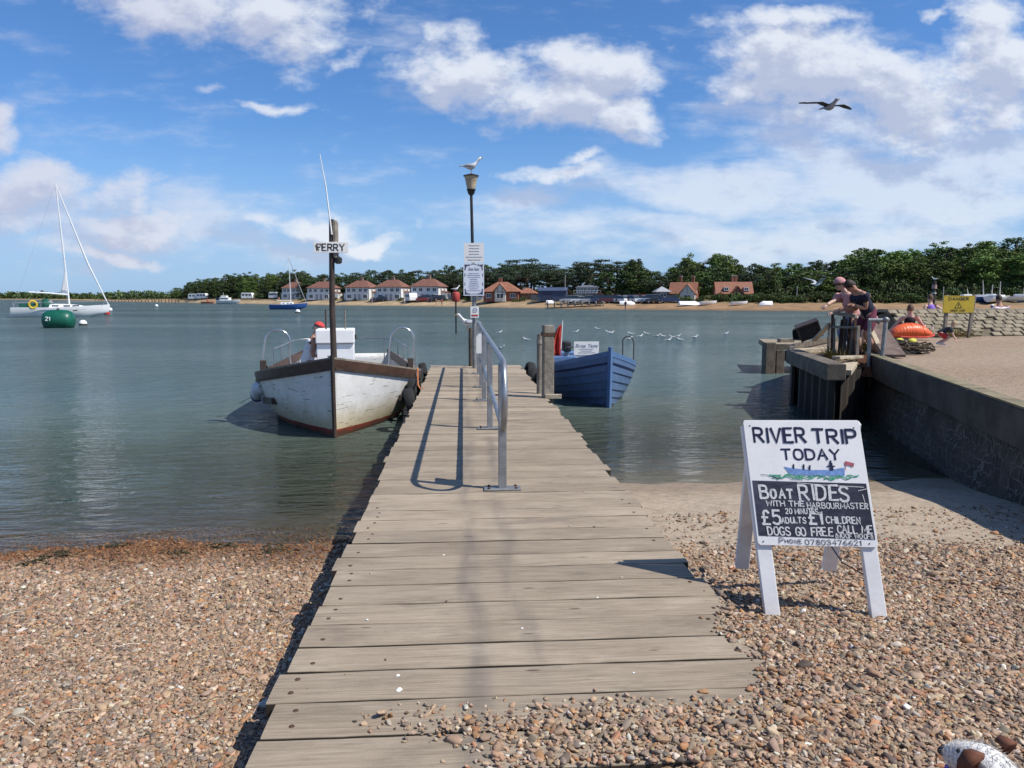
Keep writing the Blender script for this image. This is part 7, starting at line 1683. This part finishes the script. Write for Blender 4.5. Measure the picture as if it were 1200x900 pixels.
person('blond toddler in red shorts crouching with hands near the shingle', (g.x, g.y, 1.15), R(-28), .88, (-.08, 0, .26), R(58), ((-.10, .10, 0), (-.06, -.12, 0)), ((.30, .12, .05), (.26, -.16, .04)), cloth('dark_tee', (.03, .035, .045)), RD, 'blond', 'pale', .75, .5, kneepole=(1, 0, .6), headp=R(-10), shoes=pm('white_trainers', (.6, .6, .6), .6))
g = AtY(359, 400, 14.7)
person('boatman in a red cap and pale shirt standing beside the engine box of the ferry', (g.x, 14.7, .17), R(18), 1.66, (.0, 0, .80), R(17), ((.0, .11, 0), (.05, -.11, 0)), ((.30, .20, .86), (.34, -.16, .90)), W_, NVT, 'grey', 'tan', .6, 1.0, headp=R(14), hat=M_CAPR)

# =================================================================== GULLS
M_GW = pm('gull_white', (.76, .76, .75), .7, var=.05); M_GG = pm('gull_grey', (.30, .32, .35), .7, var=.1); M_GB = pm('gull_beak', (.50, .33, .04), .5); M_GT = pm('gull_wingtip', (.02, .02, .02), .7); M_GL = pm('gull_leg', (.42, .24, .18), .6)
def gull_body(lift=0.0, brown=None, pitch=0.0):
    """faces +x, body centre at the origin, about 0.5 m long"""
    m_ = MB(); sec = [(-.24, .010, .018, .015), (-.17, .03, .025, .01), (-.09, .062, .058, -.002), (0, .082, .078, -.01), (.08, .074, .074, 0), (.13, .052, .055, .03), (.165, .042, .045, .065), (.20, .045, .046, .085), (.235, .034, .036, .088), (.258, .012, .014, .084)]
    m_.grid([[(x, w*math.cos(6.283*k/12), z+h*math.sin(6.283*k/12)+lift*max(0, (x-.05))) for k in range(12)] for x, w, h, z in sec], closed=True)
    m_.f += [tuple(range(12)), tuple(range(len(m_.v)-12, len(m_.v)))]; m_.m += [0, 0]; m_.add([(-.16, -.03, .02), (-.16, .03, .02), (-.31, .045, .012), (-.31, -.045, .012), (-.16, -.03, .008), (-.16, .03, .008), (-.31, .045, .006), (-.31, -.045, .006)], [(0, 1, 2, 3), (7, 6, 5, 4), (0, 3, 7, 4), (1, 5, 6, 2), (3, 2, 6, 7)])
    return m_
def gull(loc, rz, label, pose='float', group=None, sc=1.0, lift=.4, dark=False):
    t = thing('seagull', label, 'gull', loc, rz, group); t.scale = (sc, sc, sc)
    gull_body(lift).build('body', M_GG if dark else M_GW, t, smooth=70)
    hz_ = .086+lift*.19
    MB().tube([(.252, 0, hz_), (.29, 0, hz_-.004), (.315, 0, hz_-.016)], [.012, .009, .003], 6).build('beak', M_GB, t)
    for s_ in (-1, 1):
        MB().ell((.222, s_*.036, hz_+.012), (.006, .004, .006), 6, 5).build('eye', M_GT, t)
        if pose in ('float', 'stand'):
            w = MB(); w.grid([[(x, s_*(y+.006), z+lift*max(0, x-.05)*.5) for y, z in zip(ys, zs)] for x, ys, zs in ((.09, (.05, .072, .074), (.055, .02, -.02)), (.0, (.03, .082, .086), (.075, .02, -.03)), (-.10, (.012, .055, .06), (.066, .03, -.01)), (-.20, (.006, .022, .03), (.034, .02, .008)), (-.30, (.002, .008, .012), (.016, .010, .004)))]); w.build('wing', M_GG, t, smooth=True, solid=.008)
            if pose == 'stand': MB().tube([(.0, s_*.03, -.05), (.005, s_*.03, -.17), (.04, s_*.035, -.175)], .006, 5).build('leg', M_GL, t)
        else:
            up1, up2, sweep = pose
            pts = [(0, .06), (.24, .06+.20*math.cos(up1)), (.62, 0)]
            y1, z1 = .05+.27*math.cos(up1*s_ if False else up1), .03+.27*math.sin(up1); y2, z2 = y1+.46*math.cos(up2), z1+.46*math.sin(up2)
            w = MB(); stt = [(.05, .02, .09, -.09), (y1*.6, z1*.6+.01, .10, -.08), (y1, z1, .12, -.05), ((y1+y2)/2, (z1+z2)/2, .09-sweep*.4, -.06-sweep*.5), (y2, z2, -sweep, -sweep-.03)]
            w.grid([[(xf, s_*y, z-.004), ((xf+xb)/2, s_*y, z+.010), (xb, s_*y, z)] for y, z, xf, xb in stt]); wg = w.build('wing', M_GG if not dark else M_GT, t, smooth=True, solid=.010)
            w = MB(); w.grid([[(xf+.001, s_*(y+.002), z-.002+dz) for xf in (xf0, xb0)] for y, z, xf0, xb0, dz in (((y1+y2*3)/4, (z1+z2*3)/4, .04-sweep*.7, -.05-sweep*.8, .012), (y2+.01, z2+.002, -sweep, -sweep-.03, .012))]); w.build('wing_tip', M_GT, wg, solid=.012)
    return t
gg = AtY(553, 207, 16.5); gull((LX-.05, 16.5, 5.01), R(-8), 'gull standing on top of the lamp at the jetty end', 'stand', sc=.85, lift=.6)
c = G(534.5, 391, 0); gull((c.x, c.y, 2.2+.05+.31+.17), R(20), 'gull perched on the red can beacon', 'stand', lift=.6)
gull((lp.x-.14, 16.95, 1.64), R(-160), 'gull standing on the dark stump beside the lamp post', 'stand', lift=.5)
c = G(1092, 380, 0); gull((c.x, c.y, ztp+.17), R(150), 'gull on top of the banded channel marker', 'stand', lift=.6)
p = AtY(972, 125, 17); gull((p.x, 17, p.z), R(-72), 'dark gull gliding high on the right with wings spread', (R(6), R(-3), .10), sc=.98, lift=.1, dark=True)
p = AtY(957, 333, 40); gull((p.x, 40, p.z), R(10), 'white gull flying low in front of the far trees by the crabbers', (R(30), R(14), .12), sc=1.3)
for i, (px, py, rz) in enumerate(((585, 390.5, 10), (617, 399, 160), (587, 409, -20), (675, 389.6, 15), (713, 390, 190), (716, 391, 5), (739, 392, 170), (750, 395, 20), (757.6, 391.8, 185), (737, 398, 0), (777, 395, 175), (783, 399.5, 10), (797, 399, 180), (814, 396, 10), (794, 395, 15), (556.5, 404, 20), (770, 394.5, 5), (788, 396, 185), (850, 392, 10), (700, 386, 180))):
    c = G(px, py, 0); gull((c.x, c.y, .045), R(rz+rp.uniform(-25, 25)), 'white gull floating on the river beyond the end of the jetty', 'float', 'gulls floating on the river', lift=.32, sc=.75)

# =================================================================== DOG
M_DOGW = None
def dog_mat():
    m, t, b = newmat('terrier_coat'); tc = t.new('ShaderNodeTexCoord').outputs['Object']; n = t.noise(tc, 3, 4, .6); f = t.noise(tc, 120, 3, .7)
    def spot(c, r): return t.maprange(t.math('ADD', t.vmath('DISTANCE', tc, c), t.math('MULTIPLY', t.math('SUBTRACT', n, .5), .10)), r, r-.014, 0, 1)
    k = t.math('MAXIMUM', t.math('MAXIMUM', spot((.30, .060, .40), .044), spot((.30, -.060, .40), .044)), t.math('MAXIMUM', spot((.02, -.03, .335), .085), spot((-.28, .04, .30), .10)))
    c = t.mixc(k, (.74, .72, .69), (.16, .055, .025)); c = t.mixc(t.maprange(f, .3, .7, 0, .25), c, t.mixc(1, c, (.6, .58, .56), 'MULTIPLY'))
    t.link(c, b.inputs['Base Color']); b.inputs['Roughness'].default_value = .8; t.link(t.bump(f, .4, .004), b.inputs['Normal']); return m
dgx = G(1204, 940, .97)
dog = thing('dog', 'small white and brown terrier on a purple lead at the lower right edge', 'dog', (dgx.x-.0, dgx.y-.26, float(zb(dgx.x, dgx.y))+.012), R(112))
V = [(-.22, 0, .27), (-.08, 0, .275), (.08, 0, .27), (.17, 0, .29), (.235, 0, .345), (.285, 0, .385), (.345, 0, .372), (.395, 0, .352)]; rad = [.075, .078, .088, .085, .055, .062, .042, .026]; Ed = [(i, i+1) for i in range(7)]
for s_ in (-1, 1):
    b = len(V); V += [(.14, s_*.06, .22), (.125, s_*.065, .13), (.14, s_*.065, .03), (.165, s_*.065, .014)]; rad += [.042, .026, .018, .020]; Ed += [(3, b), (b, b+1), (b+1, b+2), (b+2, b+3)]
    b = len(V); V += [(-.21, s_*.06, .22), (-.16, s_*.065, .15), (-.235, s_*.065, .085), (-.215, s_*.065, .025), (-.185, s_*.065, .014)]; rad += [.055, .034, .019, .017, .020]; Ed += [(0, b)]+[(b+i, b+i+1) for i in range(4)]
b = len(V); V += [(-.29, 0, .32), (-.33, 0, .40)]; rad += [.022, .012]; Ed += [(0, b), (b, b+1)]
DM = dog_mat(); dbm = skinmesh(V, Ed, rad, 1); db_ = dbm.build('body', DM, dog, smooth=70)
rgf = np.random.default_rng(9); m_ = MB(); vs_ = [Vector(v) for v in dbm.v]; fs_ = [f for f in dbm.f if sum(vs_[i].x for i in f)/len(f) > -.1]
ar_ = np.array([((vs_[f[2]]-vs_[f[0]]).cross(vs_[f[1]]-vs_[f[0]])).length for f in fs_]); ar_ /= ar_.sum()
nrm_ = {tuple(p.vertices): p.normal.copy() for p in db_.data.polygons}
for i in rgf.choice(len(fs_), 16000, p=ar_):
    f = fs_[i]; w_ = rgf.dirichlet(np.ones(len(f))); p = sum((vs_[q_]*float(k) for q_, k in zip(f, w_)), Vector((0, 0, 0)))
    cen = sum((vs_[q_] for q_ in f), Vector((0, 0, 0)))/len(f); nn = (vs_[f[1]]-vs_[f[0]]).cross(vs_[f[2]]-vs_[f[0]]).normalized()
    ax = Vector((p.x, 0, .27+max(0, min(1, (p.x-.15)/.13))*.11)); 
    if p.z > .2 and nn.dot(p-ax) < 0: nn = -nn
    d_ = (Vector((-1, 0, -.15))-nn*nn.dot(Vector((-1, 0, -.15)))).normalized()+Vector(rgf.normal(0, .35, 3)); s_ = nn.cross(d_).normalized()*.0011; L_ = rgf.uniform(.007, .014)
    m_.add([p-s_, p+s_, p+(d_.normalized()*.85+nn*.55)*L_], [(0, 1, 2)])
m_.build('fur', DM, dog)['kind'] = 'stuff'
M_DOGB = pm('brown_ear', (.13, .045, .022), .8, var=.2, scale=30)
for s_ in (-1, 1):
    m_ = MB(); m_.grid([[(.27, s_*.040, .435), (.30, s_*.045, .432)], [(.258, s_*.066, .442), (.302, s_*.072, .436)], [(.272, s_*.088, .415), (.305, s_*.088, .412)], [(.29, s_*.095, .385), (.302, s_*.095, .383)]]); m_.build('ear', M_DOGB, dog, smooth=True, solid=.008)
    MB().ell((.338, s_*.030, .398), (.007, .006, .007), 8, 6).build('eye', M_DARKM, dog)
MB().ell((.398, 0, .356), (.013, .014, .012), 8, 6).build('nose', M_DARKM, dog)
M_PURP = pm('purple_webbing', (.13, .035, .36), .7, var=.15, scale=40)
m_ = MB(); m_.tube([Vector((.222, 0, .335))+Matrix.Rotation(R(50), 3, 'Y') @ Vector((.068*math.cos(6.283*k/18), .068*math.sin(6.283*k/18), 0)) for k in range(18)], .011, 6, closed=True); m_.build('collar', M_PURP, dog, smooth=True)
dm = Matrix.Translation(dog.location) @ Matrix.Rotation(R(112), 4, 'Z'); a = dm @ Vector((.20, .05, .36)); g = G(1113, 893, .72); g2 = G(1098, 930, .80)
rope([a, g, g2], .011, M_PURP, 'purple dog lead trailing left from the terrier', 'dog_lead', sag=.03)

# =================================================================== WRACK AND STRAWS ON THE LEFT BEACH
M_WEED = pm('seaweed', (.035, .032, .012), .7, var=.5, scale=30); M_STRAW = pm('bleached_straw', (.55, .48, .36), .8, var=.15)
rw = random.Random(17)
for (px, py) in ((68, 655), (128, 639), (205, 652), (262, 640), (40, 668), (320, 648)):
    p = G(px, py, .03); z = float(zb(p.x, p.y)); m_ = MB()
    for k in range(16):
        a = rw.uniform(0, 6.28); l = rw.uniform(.04, .13); q0 = Vector((rw.gauss(0, .06), rw.gauss(0, .04), rw.uniform(.004, .03))); d = Vector((math.cos(a), math.sin(a), 0))
        m_.tube([q0, q0+d*l*.5+Vector((0, 0, rw.uniform(0, .02))), q0+d*l+Vector((rw.gauss(0, .02), rw.gauss(0, .02), -.004))], [.004, .006, .002], 4)
    o = m_.build('seaweed_clump', M_WEED); o.location = (p.x, p.y, z); tag(o, 'small dark clump of seaweed on the wrack line left of the jetty', 'seaweed', 'seaweed clumps on the wrack line')
for (px, py, a, L_) in ((28, 848, 2.6, .16), (86, 838, .2, .12), (16, 722, .5, .10), (150, 760, .3, .09), (215, 745, 1.2, .08), (60, 772, 2.9, .09)):
    p = G(px, py, .4); z = float(zb(p.x, p.y)); p = G(px, py, z); d = Vector((math.cos(a), math.sin(a), 0))*L_/2
    o = MB().tube([-d+Vector((0, 0, .018)), Vector((.004, .006, .024)), d+Vector((0, 0, .019))], [.003, .0035, .002], 5).build('straw', M_STRAW); o.location = p; tag(o, 'bleached straw lying on the shingle left of the jetty', 'straw', 'straws on the left shingle')
